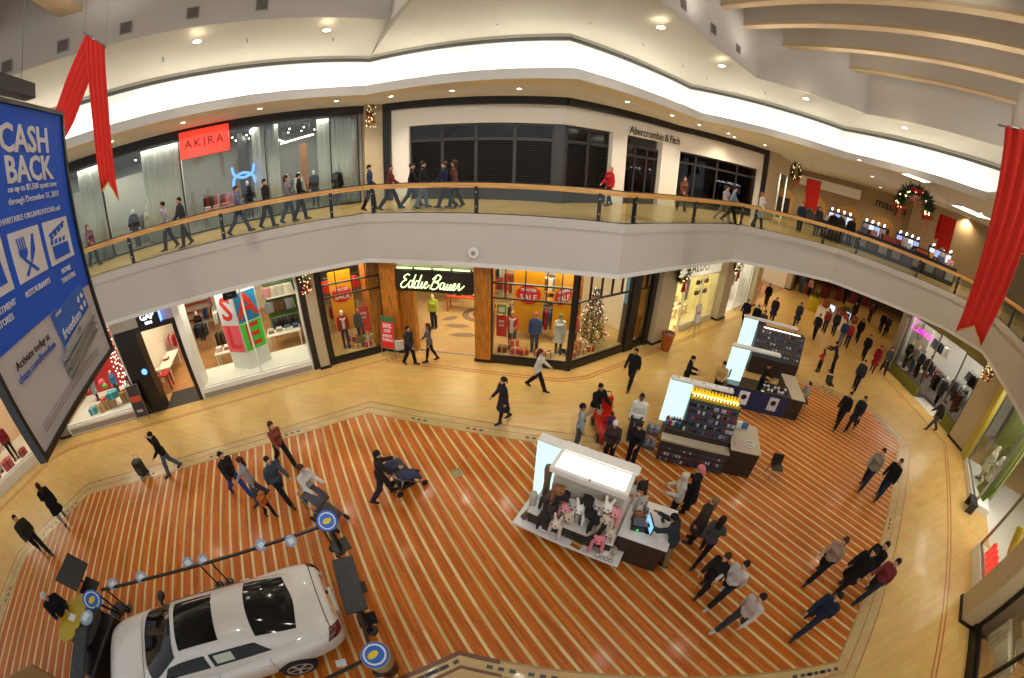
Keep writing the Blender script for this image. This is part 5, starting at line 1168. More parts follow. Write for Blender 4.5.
# cash desk things
t = thing('computer_monitor','flat computer screen lit blue on the cash desk of the nearest stall','monitor',K1.at(2.98,.78,1.0,R(-62))); MB().rbox(-.21,.21,-.015,.02,.1,.42,.01).build('casing', BLACK, t); MB().box(-.19,.19,-.02,-.016,.12,.4).build('screen', glow('screen blue','#7fb7e8',1.6), t); MB().cyl((0,.01,.0),(0,.01,.12),.025).build('stand', BLACK, t); MB().lathe([(.12,0),(.1,.015)],20).build('foot', BLACK, t)
t = thing('cash_register','black cash register behind the lit screen, nearest stall','cash register',K1.at(2.72,.85,1.0,.2)); MB().rbox(-.16,.16,-.2,.2,0,.14,.02).build('drawer_unit', BLACK, t); MB(RX(R(20))).rbox(-.14,.14,-.1,.12,.14,.22,.02).build('keypad', mat('register keys','#4c4c50',.5), t); MB().box(-.02,0.02,-.21,-.2,.05,.07).build('indicator', glow('green led','#3bff6a',3), t)
small('card_reader', MB().rbox(-.04,.04,-.07,.07,0,.03,.01).rbox(-.03,.03,-.06,-.0,.03,.034,.004), BLACK, K1.at(3.25,1.2,1.0,.4), 'small black card reader on the cash desk of the nearest stall', 'card reader'); small('keyboard', MB().rbox(-.2,.2,-.07,.07,0,.02,.01), PWHITE, K1.at(3.3,.8,1.0,R(-62)), 'pale keyboard before the lit screen on the cash desk', 'keyboard')
small('jar', MB().lathe([(.05,0),(.06,.02),(.06,.13),(.045,.16),(.045,.18)],14), mat('blue grey plastic','#6d7686',.3), K1.at(2.8,1.25,1.0), 'grey plastic jar at the back of the cash desk', 'jar')
# ------------------------------------------------------------------ stall 2: phone cases
K2 = Frame((4.495,7.715),(6.49,6.845)); t = thing('phone_case_stall', 'dark stall hung with rows of phone cases and small yellow goods, the middle stall', 'market stall', K2.at(0,0,.006))
MB().loft([[(-.02,-.05,.1),(2.12,-.05,.1),(2.12,.4,.1),(-.02,.4,.1)],[(-.02,.12,.72),(2.12,.12,.72),(2.12,.4,.72),(-.02,.4,.72)]],smooth=False).build('lower_rack', KD, t); MB().box(0,2.1,.1,1.7,0,.1).build('plinth', BLACK, t)
MB().rbox(-.06,2.16,.1,.42,.72,.8,.01).build('front_shelf', mat('stall beige shelf','#b3a68f',.5), t); MB().rbox(0,2.1,.4,1.6,.1,1.0,.01).build('body', KD, t)
MB().loft([[(0.5,.42,1.0),(2.1,.42,1.0),(2.1,1.5,1.0),(.5,1.5,1.0)],[(.5,.8,1.95),(2.1,.8,1.95),(2.1,1.1,1.95),(.5,1.1,1.95)]],smooth=False).build('sloped_rack', mat('rack charcoal','#2d2a2c',.5), t)
MB().rbox(-.2,1.75,.92,1.12,2.34,2.42,.01).build('canopy_beam', KW, t); MB().box(-.22,.5,.98,1.05,.8,2.34).build('glowing_side_panel', GLOWP, t); MB().box(.55,2.05,.86,1.06,1.96,2.0).build('top_light', glow('stall amber light','#ffe08a',5), t)
for k in range(5): MB().lathe([(.035,0),(.035,.012)],12,(.0+.4*k,1.02,2.42)).build('cap', STEEL, t)
g = MB().rbox(2.14,3.1,.12,1.5,0,.96,.01).build('cash_desk', KD, t); MB().rbox(2.12,3.14,.1,1.52,.96,1.0,.01).build('desk_top', mat('stall beige shelf','#b3a68f',.5), g)
CASEC = ['#20222b','#33405c','#6d7488','#a8adb8','#5a2d35','#2b4a4a','#c9c4bb','#3d2f57','#8a3030','#16181c']
cm = MB().rbox(-.033,.033,-.008,.006,-.125,0,.006).data if 0 else None
def case_mesh():
    m = MB(RX(PI/2)).rbox(-.034,.034,-.13,.0,-.006,.01,.012); return m
cmesh = case_mesh().build('tmp', MATS['mid grey paint']).data; bpy.data.objects.remove(bpy.data.objects['tmp'])
NAMEC = dict(zip(CASEC,['black','navy','slate','silver','maroon','teal','pale','violet','red','jet black']))
def case(M, c, where, group):
    o = mesh_obj('phone_case', cmesh, None, M); setm(o, mat('case '+c,c,.3)); tag(o,'%s phone case hanging %s' % (NAMEC[c],where),'phone case',group)
for r in range(4):
    for k in range(21): case(K2.at(.1+k*.095,.14-.055*r-.02,.7-.155*r) , random.choice(CASEC), 'on the low front rack of the middle stall', 'phone cases on the low front rack')
for r in range(5):
    for k in range(20): case(K2.at(.55+k*.078,.72-.07*r-.03,1.9-.18*r), random.choice(CASEC), 'on the sloped upper rack of the middle stall', 'phone cases on the sloped rack')
YC = mat('toy yellow','#e0b81c',.5)
ym = MB().ball((0,0,.07),(.055,.05,.075),10,8).ball((0,0,.16),.04,10,6).cyl((.05,0,.08),(.09,-.02,.12),.016,.012,7).cyl((-.05,0,.08),(-.09,-.02,.12),.016,.012,7).build('tmp', YC).data; bpy.data.objects.remove(bpy.data.objects['tmp'])
for r,(v,z) in enumerate(((.82,1.93),(1.12,1.97))):
    for k in range(15): tag(mesh_obj('yellow_toy', ym, None, K2.at(.55+k*.105,v,z,random.uniform(-.5,.5))),'small yellow figure standing in the %s row on top of the middle stall' % ('front','back')[r],'toy','yellow toys on the %s row of the middle stall' % ('front','back')[r])
for i,(u,v,z,w_,lb) in enumerate(((-.36,.35,.78,.2,'upper wire basket on the left end of the middle stall'),(-.36,.15,.38,.2,'lower wire basket on the left end of the middle stall'))):
    t = thing('wire_basket', lb, 'basket', K2.at(u,v,z)); MB().box(-w_,w_,-.2,.2,0,.02).build('base', BLACK, t)
    mb = MB()
    for k in range(8): mb.bar((-w_+k*w_*2/7,-.2,0),(-w_+k*w_*2/7,-.2,.2),.008,.008,up=(0,1,0)); mb.bar((-w_+k*w_*2/7,.2,0),(-w_+k*w_*2/7,.2,.2),.008,.008,up=(0,1,0))
    for z_ in (.07,.14,.2): mb.tube([(-w_,-.2,z_),(w_,-.2,z_),(w_,.2,z_),(-w_,.2,z_)],.006,4,closed=True)
    mb.build('wire_grille', STEEL, t)
    for k in range(6): small('boxed_case', MB().rbox(-.028,.028,-.08,.08,0,.16,.006), mat('boxed case %d' % (k%3),['#39435a','#6b6f78','#8d93a0'][k%3],.4), K2.at(u-.15+k*.06,v,z+.03), 'grey-blue boxed case in the '+lb.replace(' on the left end of',' of'), 'boxed case', 'boxed cases in the '+lb)
for i,(u,v,c,lb) in enumerate(((2.75,.5,'#d6d2c8','white steering-wheel phone holder on the cash desk of the middle stall'),)): small('phone_holder', MB().tube([(.16*math.cos(a),.16*math.sin(a),.03) for a in [2*PI*k/18 for k in range(18)]],.02,7,closed=True).box(-.15,.15,-.02,.02,.02,.04), mat('holder white',c,.4), K2.at(u,v,1.0), lb, 'phone holder')
for i in range(3): small('product_box', MB().rbox(-.1,.1,-.05,.05,0,.22,.01), mat('product box %d' % i,['#7fae3c','#d9d9d4','#3f6a8c'][i],.5), K2.at(2.2+i*.22,1.3,1.0,.1), ['green','white','blue'][i]+' product box at the back of the middle stall cash desk', 'box')
small('price_card', MB(RX(R(-25))).box(-.14,.14,0,.01,0,.18), mat('pink card','#c7a29a',.6), K2.at(2.4,.28,1.0), 'pale pink card stand at the front of the middle stall cash desk', 'card')
# ------------------------------------------------------------------ stall 3: glossy counters with blue fronts, stall 4 behind it
K3 = Frame((8.226,10.467),(10.68,9.42)); t = thing('gadget_stall', 'black glass-topped counter stall with blue printed front, third stall from the viewer', 'market stall', K3.at(0,0,.006))
MB().rbox(-.05,2.7,0,.75,0,.92,.01).build('counter', mat('counter navy front','#1d2a52',.4), t); MB().rbox(-.08,2.74,-.03,.8,.92,.96,.01).build('glass_top', mat('black glass top','#15171a',.06,coat=1.), t)
MB().rbox(2.7,3.35,.0,1.9,0,.92,.01).build('side_counter', KD, t); MB().rbox(2.7,3.4,-.03,1.95,.92,.96,.01).build('side_top', mat('stall beige shelf','#b3a68f',.5), t)
MB().box(-.24,.5,.36,.43,.96,2.38).build('glowing_side_panel', GLOWP, t); MB().rbox(-.25,1.75,.25,.5,2.36,2.44,.01).build('canopy_beam', KW, t)
MB().rbox(-.05,.5,1.2,2.0,0,.9,.01).build('rear_counter', OAK, t)
for i,u in enumerate((.55,1.85)): q = MB(RX(0)).box(u,u+.42,-.012,-.002,.2,.8).build('printed_poster', PWHITE if i == 0 else PGREY, t); MB(T(u+.21,-.016,.55)).lathe([(.12,0),(.1,.006)],20,M=RX(PI/2)).build('round_print', BLACK, q)
for i in range(3): MB().box(.75+i*.35,.95+i*.35,.2,.3,.962,.968).build('lit_panel', glow('counter lights','#ffe9d6',5), t) if 0 else None
WG = mat('gadget white','#d8d8da',.3)
for k in range(14): small('gadget', MB().rbox(-.06,.06,-.045,.045,0,.04,.015).ball((.02,0,.055),.03,8,6), WG if k%3 else BLACK, K3.at(1.55+.16*(k%7)+.05*(k//7),.2+.3*(k//7),.966,k*.7), '%s hand-sized gadget lying on the black glass counter' % ('white' if k%3 else 'black'), 'gadget', 'gadgets on the black glass counter')
t = thing('computer_monitor','dark screen standing on the left of the black glass counter','monitor',K3.at(.05,.45,.966,R(60))); MB().rbox(-.22,.22,-.02,.02,.1,.45,.01).build('casing', BLACK, t); MB().cyl((0,0,0),(0,0,.12),.03).build('stand', BLACK, t)
K4 = Frame(K3.xy(1.5,3.3),K3.xy(4.2,3.25)); t = thing('accessory_stall', 'dark stall of hanging small goods with a glowing end panel, farthest of the four stalls', 'market stall', K4.at(0,0,.006))
MB().rbox(0,2.5,0,1.4,0,.85,.01).build('body', KD, t); MB().loft([[(.0,.05,.85),(2.5,.05,.85),(2.5,1.3,.85),(.0,1.3,.85)],[(.0,.5,2.1),(2.5,.5,2.1),(2.5,.9,2.1),(0,.9,2.1)]],smooth=False).build('sloped_rack', mat('rack charcoal','#2d2a2c',.5), t)
MB().box(-.72,-.02,.6,.67,.2,2.38).build('glowing_side_panel', GLOWP, t); MB().rbox(-.75,2.0,.5,.75,2.36,2.44,.01).build('canopy_beam', KW, t); MB().box(.3,2.2,.45,.5,2.12,2.16).build('top_light', glow('stall rose light','#ffd9c0',4), t)
for r in range(5):
    for k in range(14): c = random.choice(CASEC+['#7a5a44','#94643a','#5a5148']); small('hanging_packet', MB().rbox(-.05,.05,-.012,.012,-.17,0,.008), mat('packet '+c,c,.45), K4.at(.14+k*.17,.46-.08*r-.02,2.02-.23*r,0), 'small packet hanging on the rack of the farthest stall', 'packet', 'packets on the farthest stall')
for k in range(10): small('boxed_gadget', MB().rbox(-.06,.06,-.03,.03,0,.16,.01), mat('boxed gadget %d' % (k%4),['#3f6a8c','#a3262b','#c9c4bb','#33405c'][k%4],.4), K2.at(.02+.1*(k%5),.6+.2*(k//5),1.0+.0*k,.2*k), 'small %s box before the glowing panel of the middle stall' % ['blue','red','white','navy'][k%4], 'box', 'boxes before the glowing panel')
# seats, bins, easels
def stool(px, py, label):
    x,y = at(px,py,0); t = thing('stool', label, 'stool', T(x,y,.006,-.4))
    MB().rbox(-.2,.2,-.2,.2,.44,.48,.02).build('seat', BLACK, t); b = MB(T(0,.2,.48) @ RX(R(-14))); b.rbox(-.2,.2,-.015,.015,0,.3,.02); b.build('backrest', BLACK, t)
    for a in (-1,1):
        for c in (-1,1): MB().tube([(a*.17,c*.17,.45),(a*.2,c*.2,0)],.012,7).build('leg', STEEL, t)
stool(771,477,'black stool with chrome legs standing alone right of the middle stall'); stool(826,392,'black chair standing alone beyond the third stall')
x,y = at(665,350,0); t = thing('litter_bin','terracotta tapered litter bin beside the beige pier of the outdoor clothing shop','bin',T(x,y)); MB().lathe([(.2,0),(.21,.02),(.31,.82),(.33,.86),(.33,.92),(.29,.92),(.27,.84)],28).build('bin_body', mat('terracotta','#a85426',.5,noise=.1), t); MB().lathe([(.27,.86),(.2,.9),(.2,.8),(.05,.78)],24).build('liner', mat('black liner','#1a1a1a',.4), t)
def easel(fr, u, v, rz, w_, z0, h_, panel, lines, label, foot=True):
    t = thing('easel_sign', label, 'sign', fr.at(u,v,0,rz) @ RX(R(-9)))
    p = MB().rbox(-w_/2,w_/2,-.012,.012,z0,z0+h_,.0).build('sign_panel', panel, t); mb = MB()
    for s in (-1,1): mb.bar((s*(w_/2+.02),0,0),(s*(w_/2+.02),0,z0+h_+.04),.025,.025,up=(0,1,0))
    mb.bar((-w_/2,0,z0+h_+.03),(w_/2,0,z0+h_+.03),.025,.025); mb.bar((-w_/2,0,z0-.03),(w_/2,0,z0-.03),.025,.025); mb.build('frame', STEEL, t)
    for s in (-1,1): MB().bar((s*w_/2,0,z0+h_*.6),(s*w_/2,.4,.1),.02,.02).build('rear_leg', STEEL, t)
    for (txt,size,z,m) in lines: text(txt,size,m,p,T(0,-.018,z),bold=.003)
    return p
p = easel(Fb,.28,-.62,R(-6),.62,.45,1.35,SALERED,[('50%',.27,1.42,PWHITE),('OFF',.2,1.2,PWHITE),('EVERY',.17,.98,PWHITE),('THING',.17,.8,PWHITE)],'tall red standing sign reading 50% OFF beside the oak doorway'); MB().box(-.31,.31,-.016,-.011,1.6,1.8).build('green_header', mat('forest green','#2f6a3a',.6), p)
easel(Fc,8.1,-1.0,R(8),.62,.75,.95,PWHITE,[('SALE',.2,1.3,SALERED)],'white standing sale sign with red letters before the shoe shop')
p = easel(Fa,5.0,-.45,R(-4),.6,.2,1.35,mat('sign dark brown','#3b302c',.6),[('SALE',.15,.45,PWHITE)],'dark standing sign with an orange band left of the black doorway'); MB().box(-.28,.28,-.016,-.011,.85,1.1).build('orange_band', mat('sign orange','#c4471f',.6), p)
# ------------------------------------------------------------------ what the shops hold
CN = {'#1d1b1e':'black','#2d3440':'dark navy','#3f5a86':'blue','#a3262b':'red','#c7c2b8':'pale grey','#8a8f94':'grey','#5e4632':'brown','#d8722a':'orange','#c98f93':'rose','#4c6b3a':'green','#e2ddd2':'white','#7a2f4a':'plum','#c9a23a':'yellow','#2f6f78':'teal'}
GM = {}
def garment_mesh(kind):
    if kind not in GM:
        L = {'shirt':.62,'coat':.95,'trousers':.9,'dress':.85}[kind]
        def fn(X,Y,Z):
            y = Y*2.2
            if kind == 'trousers':
                d = cap(X,y,Z,(-.1,0,-.1),(.1,0,-.1),.09,.09)
                for s in (-1,1): d = smin(d, cap(X,y,Z,(s*.09,0,-.15),(s*.11,0,-L),.09,.075), .03)
                return np.maximum(d,-L-Z)*.6
            w = .17+.0*Z
            d = np.maximum(np.maximum(np.sqrt((X/(1+np.clip(-Z-.4,0,1)*(.9 if kind == 'dress' else .12)))**2+(y*.9)**2)-.19, -L-Z), Z+.07)
            d = smin(d, cap(X,y,Z,(-.15,0,-.09),(.15,0,-.09),.07,.07), .05)
            if kind != 'dress':
                for s in (-1,1): d = smin(d, cap(X,y,Z,(s*.19,0,-.1),(s*.3,0,-.6),.075,.055), .03)
            d = np.maximum(d, -ell(X,Y,Z,(0,-.05,-.02),(.075,.08,.07)))
            return d*.6+.003*np.sin(X*60)
        P,Q = surface(fn,(-.5,-.16,-L-.05),(.5,.16,.06),.021); GM[kind] = np_mesh(kind,P,Q,(None,))
        GM['hook'] = MB().tube([(-.19,0,-.07),(0,0,-.0),(.19,0,-.07)],.01,5).tube([(0,0,0),(0,0,.06),(.025,0,.085),(.03,0,.06)],.006,5).build('tmp', STEEL).data
        bpy.data.objects.remove(bpy.data.objects['tmp'])
    return GM[kind]
def hang(M, kind, c, where, group):
    o = mesh_obj('hanging_'+kind, garment_mesh(kind), None, M); setm(o, cloth(c)); tag(o,'%s %s hanging %s' % (CN[c],kind,where),kind,group); mesh_obj('hanger', GM['hook'], o)
def rack(fr, u0, u1, v, z, cols, where, kinds=('shirt',), step=.13, side=True, legs=True, z0=0.):
    t = thing('clothes_rail', 'steel clothes rail %s' % where, 'clothes rail', fr.at(u0,v,z0)); MB().tube([(0,0,z-z0),(u1-u0,0,z-z0)],.016,8).build('rail', STEEL, t)
    for x in (0,u1-u0):
        if legs: MB().tube([(x,-.22,.01),(x,0,.06),(x,0,z-z0)],.014,7).build('leg', STEEL, t)
        else: MB().tube([(x,0,z-z0),(x,.3,z-z0)],.014,7).build('bracket', STEEL, t)
    n = int((u1-u0-.1)/step)
    for k in range(n): hang(fr.at(u0+.1+k*step,v,z-.09,(PI/2 if side else 0)+random.uniform(-.12,.12)), random.choice(kinds), random.choice(cols), where, 'clothes '+where)
def folded(M, c, where, w_=.15): 
    o = MB().rbox(-w_,w_,-.13,.13,0,.05,.02).rbox(-w_*.9,w_*.5,-.1,.1,.05,.062,.01).build('folded_shirt', cloth(c)); o.matrix_basis = M; tag(o,'%s folded garment %s' % (CN[c],where),'folded garment','folded clothes '+where)
def table(fr, u0, u1, v0, v1, h, m, label, cols=None, where='', rows=3, z0=0.):
    t = thing('display_table', label, 'table', fr.at(u0,v0,z0)); W = u1-u0; D = v1-v0
    MB().rbox(0,W,0,D,h-.06,h,.01).build('tabletop', m, t)
    for x in (.04,W-.1):
        for y in (.04,D-.1): MB().box(x,x+.06,y,y+.06,0,h-.06).build('leg', m, t)
    if cols:
        n = int(W/.42)
        for i in range(n):
            for s in range(rows): folded(fr.at(u0+.24+i*.42,v0+D*.5,z0+h+.052*s,random.uniform(-.08,.08)), random.choice(cols), where)
def shelves(fr, u0, u1, v, zs, m, label, depth=.35, back=None):
    t = thing('wall_shelf', label, 'shelf', fr.at(u0,v,0)); W = u1-u0
    for z in zs: MB().box(0,W,-depth,0,z-.03,z).build('shelf_board', m, t)
    for x in (0,W-.03): MB().box(x,x+.03,-depth,0,zs[0]-.03,zs[-1]).build('upright', m, t)
    return t
def gift(M, s, c, rc, label, lid=True, group=None):
    t = thing('gift_box', label, 'gift box', M, group); x,y,z = s
    MB().rbox(-x/2,x/2,-y/2,y/2,0,z,.008).build('box', mat('gift '+c,c,.5), t)
    mb = MB(); mb.box(-x/2-.004,x/2+.004,-.025,.025,0,z+.004); mb.box(-.025,.025,-y/2-.004,y/2+.004,0,z+.004); b = mb.build('ribbon', mat('gift '+rc,rc,.4), t)
    mb = MB()
    for s_ in (-1,1): mb.tube([(0,0,z),(s_*.07,0,z+.06),(s_*.1,0,z+.02),(0,0,z)],.014,6)
    mb.build('bow', mat('gift '+rc,rc,.4), b)
def poster(M, w_, h_, base, lines, label, blob=None):
    t = thing('sale_poster', label, 'poster', M); MB().box(-w_/2,w_/2,-.008,.008,0,h_).build('panel', base, t)
    if blob: MB(T(0,-.012,blob[0])).lathe([(blob[1],0),(blob[1]*.96,.006)],28,M=RX(PI/2),sy=.8).build('red_blob', SALERED, t)
    for txt,size,z,m in lines: text(txt,size,m,t,T(0,-.022,z),bold=.004)
    return t
def dummy(fr, u, v, z, pose, sex, top, bottom, label, rz=180, hair=None, h=1., skin='white', shoes=('shoe','#1b1a1a')):
    p = fr.at(u,v,z).translation; az = math.degrees(-fr.rz)+rz
    o = person(label, (p.x,p.y), az, pose, sex, top, bottom, hair, skin, shoes, h, z, 'mannequin', 'mannequin')
    MB().lathe([(.2,.0),(.2,.012),(.02,.02)],20).build('stand', STEEL, o)
    return o
DK = ['#1d1b1e','#2d3440','#8a8f94','#5e4632']; MIX = ['#1d1b1e','#2d3440','#3f5a86','#a3262b','#c7c2b8','#8a8f94','#5e4632','#d8722a']; WARM = ['#a3262b','#5e4632','#d8722a','#c9a23a','#2d3440']; PALE = ['#c7c2b8','#e2ddd2','#c98f93','#8a8f94']
# far-left pink window
dummy(F0,4.4,.9,.42,'pose','f',('dress','#c0323c'),('leggings','#cdb9ac'),'mannequin in a coral dress in the far left window'); dummy(F0,5.4,.8,.42,'stand','f',('shirt','#a8323a'),('leggings','#1d1b1e'),'mannequin in a red top and black leggings in the far left window'); dummy(F0,3.2,1.0,.42,'stand','f',('jacket','#c98f93'),('trousers','#1d1b1e'),'mannequin in a rose jacket in the far left window')
for i,(u,s) in enumerate(((4.9,.4),(4.1,.34),(3.5,.3),(5.8,.3))): gift(F0.at(u,.55,.42,.1*i),(s*1.3,s*.8,s),'#d5566c','#8e1f2e','pink gift box, %s from the pillar of the far left window' % ORD[[1,2,3,0][i]])
small('paper_lantern', MB().ball((0,0,0),.24,18,12).cyl((0,0,.2),(0,0,1.2),.006), mat('magenta paper','#c42a5e',.5), F0.at(5.0,.7,2.6), 'magenta ball lantern hanging in the far left window', 'lantern')
rack(F0,2.8,5.4,2.6,1.5,['#c98f93','#7a2f4a','#a3262b','#e2ddd2'],'deep in the far left window shop',('shirt','dress'))
# gift window
for (u,v,z,s,c,r,lb) in ((2.0,.6,.42,(.42,.34,.3),'#1fa0b0','#d8d2c2','teal gift box on the left of the white window platform'),(3.0,.75,.42,(.5,.4,.42),'#b98f5c','#8a5a30','kraft gift box at the middle of the gift window'),(3.35,.7,.84,(.55,.36,.3),'#18a2b6','#7fd0c8','teal gift box stacked on the kraft box'),(2.55,.6,.42,(.36,.34,.34),'#c9a676','#a4462f','tan gift box beside the teal one'),(2.75,.7,.78,(.26,.26,.2),'#d9414f','#e8c6c6','coral gift box on top of the tan one'),(3.9,.9,.42,(.5,.42,.5),'#a8794a','#5a3a22','brown gift box at the right of the gift window')): gift(Fa.at(u,v,z,.15),s,c,r,lb)
small('paper_lantern', MB().ball((0,0,0),.2,16,10), mat('rose paper','#d84a66',.5), Fa.at(2.75,1.2,1.42), 'rose paper ball above the coral gift box', 'lantern'); small('paper_lantern', MB().ball((0,0,0),.13,16,10), mat('lime paper','#7fb83c',.5), Fa.at(3.0,.95,1.35), 'small lime paper ball beside the rose one', 'lantern')
dummy(Fa,3.1,1.7,.42,'stand','f',('jacket','#2f7fc0'),('trousers','#2d3440'),'child mannequin in a bright blue jacket before the red wall',h=.72); dummy(Fa,4.4,1.0,.42,'pose','m',('shirt','#1d1b1e'),('trousers','#5e4632'),'child mannequin in black shirt beside the black doorway panel',h=.72); dummy(Fa,1.7,1.8,.42,'pose','f',('coat','#8a8f94'),('leggings','#1d1b1e'),'child mannequin in a grey coat before the red wall',h=.7)
t = thing('light_curtain','curtain of large white fairy lights in the gift window','light curtain',Fa.at(3.6,1.5,.42)); mb = MB(); bb_ = MB()
for i in range(9):
    x = .13*i; mb.tube([(x,0,0.2),(x,0,3.9)],.005,4)
    for k in range(18): bb_.ball((x+random.uniform(-.04,.04),random.uniform(-.06,.06),.3+k*.2+random.uniform(-.06,.06)),.036,8,6)
mb.build('wire', STEEL, t); o = bb_.build('fairy_lights', glow('white fairy light','#fff4de',3.6), t); o['kind'] = 'stuff'
# inside the black doorway
table(Fa,5.3,6.1,1.5,2.1,.8,REDW,'red table of folded clothes just inside the black doorway',['#a3262b','#e2ddd2','#c98f93'],'on the red table inside the black doorway',5); rack(Fa,5.4,6.4,4.9,1.5,['#a3262b','#c98f93','#e2ddd2'],'on the left inside the black doorway'); rack(Fa,6.9,7.8,5.2,1.5,['#1d1b1e','#2d3440'],'on the right inside the black doorway'); dummy(Fa,6.75,3.6,0,'stand','f',('jacket','#1d1b1e'),('trousers','#1d1b1e'),'mannequin in black standing nearest inside the black doorway'); dummy(Fa,6.3,5.6,0,'pose','f',('jacket','#1d1b1e'),('trousers','#1d1b1e'),'mannequin in black inside the black doorway, nearer one'); dummy(Fa,6.9,6.6,0,'stand','f',('coat','#1d1b1e'),('trousers','#2d3440'),'mannequin in a long black coat deep inside the black doorway')
shelves(Fa,5.25,5.3+2.0,9.4,[.5,1.0,1.5,2.0,2.5],REDW,'red shelf wall deep inside the black doorway')
table(Fa,5.3,6.0,2.4,4.4,.75,WHITE,'white table of folded clothes inside the black doorway',['#a3262b','#c98f93','#e2ddd2'],'on the white table inside the black doorway'); rack(Fa,7.0,7.9,7.6,1.6,MIX,'deep inside the black doorway')
# sale window: the poster column
SQ = Frame(Fa.xy(9.55,.75),Fa.xy(10.45,.42)); t = thing('poster_column','white square column with big sale letters in four coloured panels','poster column',Fa.at(10.45,1.0,.47,0))
mb = MB(); q = [(-.88,.12),(-.02,-.42),(.92,.02),(.06,.55)]; mb.prism(q,0,3.95); mb.build('column_body', WHITE, t)
def facet(a, b, z0, z1, m, ch, lm):
    a = Vector(q[a]); b = Vector(q[b]); d = b-a; X = T(a.x,a.y,0,math.atan2(d.y,d.x)); L_ = d.length
    p = MB(X).box(.03,L_-.03,-.012,-.002,z0,z1).build('colour_panel', m, t); text(ch,(z1-z0)*1.12,lm,p,X @ T(L_/2,-.02,(z0+z1)/2+.0),bold=.03)
LT = mat('sale letter red','#e0301e',.6)
facet(0,1,2.05,3.3,PWHITE,'S',LT); facet(0,1,.78,2.0,mat('sale pink','#ff5d74',.6),'L',LT); facet(1,2,2.05,3.3,mat('sale blue','#1d82b4',.6),'A',LT); facet(1,2,.78,2.0,mat('sale green','#45d83f',.6),'E',LT)
t = thing('hanging_sign','small black square sign hanging in front of the white poster column','sign',Fa.at(10.42,.32,3.72)); MB().rbox(-.3,.3,-.02,.02,0,.62,.01).build('panel', BLACK, t); text('GAP',.2,GREY,t,T(0,-.025,.36)); text('KIDS',.1,GREY,t,T(0,-.025,.16)); MB().tube([(0,0,.62),(0,0,.74)],.006,5).build('wire', STEEL, t)
wall('wall_green', Fa, 11.3, 13.1, 5.0, 5.1, 0, 4.45, mat('grass green wall','#3f6b22',.7)); wall('trim_12', Fa, 11.4, 13.0, 4.6, 5.0, 2.0, 2.06, WHITE)
rack(Fa,11.4,13.0,4.75,1.95,DK+['#8a8f94'],'on the green wall of the sale window shop',('shirt',),.34,False,False); rack(Fa,11.4,13.0,4.75,2.75,PALE,'above the white ledge of the green wall',('shirt',),.36,False,False); rack(Fa,11.5,13.0,3.6,1.35,['#1d1b1e','#2d3440'],'below the green wall in the sale window shop',('shirt','trousers'))
table(Fa,11.2,12.9,2.6,3.3,.85,WHITE,'white table of folded clothes right of the poster column',['#3f5a86','#e2ddd2','#2d3440','#c7c2b8'],'on the table right of the poster column',4)
rack(Fa,8.5,9.6,3.4,1.5,['#5e4632','#1d1b1e','#a3262b','#e2ddd2'],'left of the poster column'); rack(Fa,8.4,9.8,4.6,2.2,['#e2ddd2','#c7c2b8','#5e4632'],'high up left of the poster column'); table(Fa,8.5,9.6,2.2,2.9,.8,WHITE,'white table of red and white clothes left of the poster column',['#a3262b','#c98f93','#e2ddd2'],'on the table left of the poster column',4)
dummy(Fa,9.1,4.0,0,'stand','f',('jacket','#1d1b1e'),('trousers','#5e4632'),'mannequin in a black jacket left of the poster column',h=.8)
small('mirror_base', MB().lathe([(.34,0),(.34,.03),(.3,.05)],28,sy=.8), STEEL, Fa.at(12.3,2.0,0), 'round steel floor disc behind the white sill of the sale window', 'disc')
# outdoor clothing shop
PL = [('WINTER',.17,1.9,PWHITE),('SALE',.33,1.58,PWHITE)]
poster(Fa.at(15.05,1.22,.9,0),1.0,2.75,YEL,PL,'yellow poster with a red sale badge in the left window of the outdoor clothing shop',(1.68,.46))
poster(Fb.at(5.95,1.27,.9,0),1.25,2.75,YEL,PL,'yellow poster with a red sale badge behind the denim jacket mannequin',(1.7,.52)); poster(Fc.at(.6,1.42,.9,.1),1.1,2.75,YEL,PL,'yellow poster with a red sale badge behind the christmas tree window',(1.7,.5))
dummy(Fa,14.85,.75,.27,'stand','f',('puffer','#b01e28'),('leggings','#2d3440'),'mannequin in a red padded jacket in the left window',hair=('beanie','#e2ddd2')); dummy(Fa,15.6,.7,.27,'stand','m',('jacket','#4c5052'),('trousers','#2d3440'),'mannequin in a charcoal jacket in the left window',skin='light'); small('knit_scarf', MB().rbox(-.06,.06,.1,.14,1.0,1.42,.01).tube([(.1*math.cos(a),.02+.09*math.sin(a),1.42) for a in [2*PI*k/14 for k in range(14)]],.035,7,closed=True), cloth('#e2ddd2'), Fa.at(14.85,.66,.27,PI), 'white knitted scarf on the red padded mannequin', 'scarf')
for i,(u,v,z,c,r,lb) in enumerate(((15.3,.45,.27,'#c8b07a','#a3262b','beige gift box under the charcoal jacket mannequin'),(15.75,.42,.27,'#c0282c','#e6dcc0','red gift box at the right of the left window'),(15.5,.5,.5,'#5f7a3a','#a3262b','green gift box stacked in the left window'),(15.85,.5,.52,'#d8c9a0','#b32a2c','cream gift box stacked on the red one in the left window'),(15.2,.7,.53,'#a3262b','#d8c9a0','red gift box behind the beige one in the left window'))): gift(Fa.at(u,v,z,.2*i),(.34,.28,.22),c,r,lb)
poster(Fa.at(15.8,.6,.9,-.2),.5,1.15,SALERED,[('50%',.16,.85,PWHITE),('OFF',.13,.65,PWHITE)],'small red 50% OFF poster at the right of the left window')
rack(Fa,14.5,16.0,3.2,1.5,MIX,'behind the left window of the outdoor clothing shop'); rack(Fa,14.4,16.2,2.0,3.2,WARM,'high in the left window of the outdoor clothing shop',('shirt',),.3,False,False,2.5)
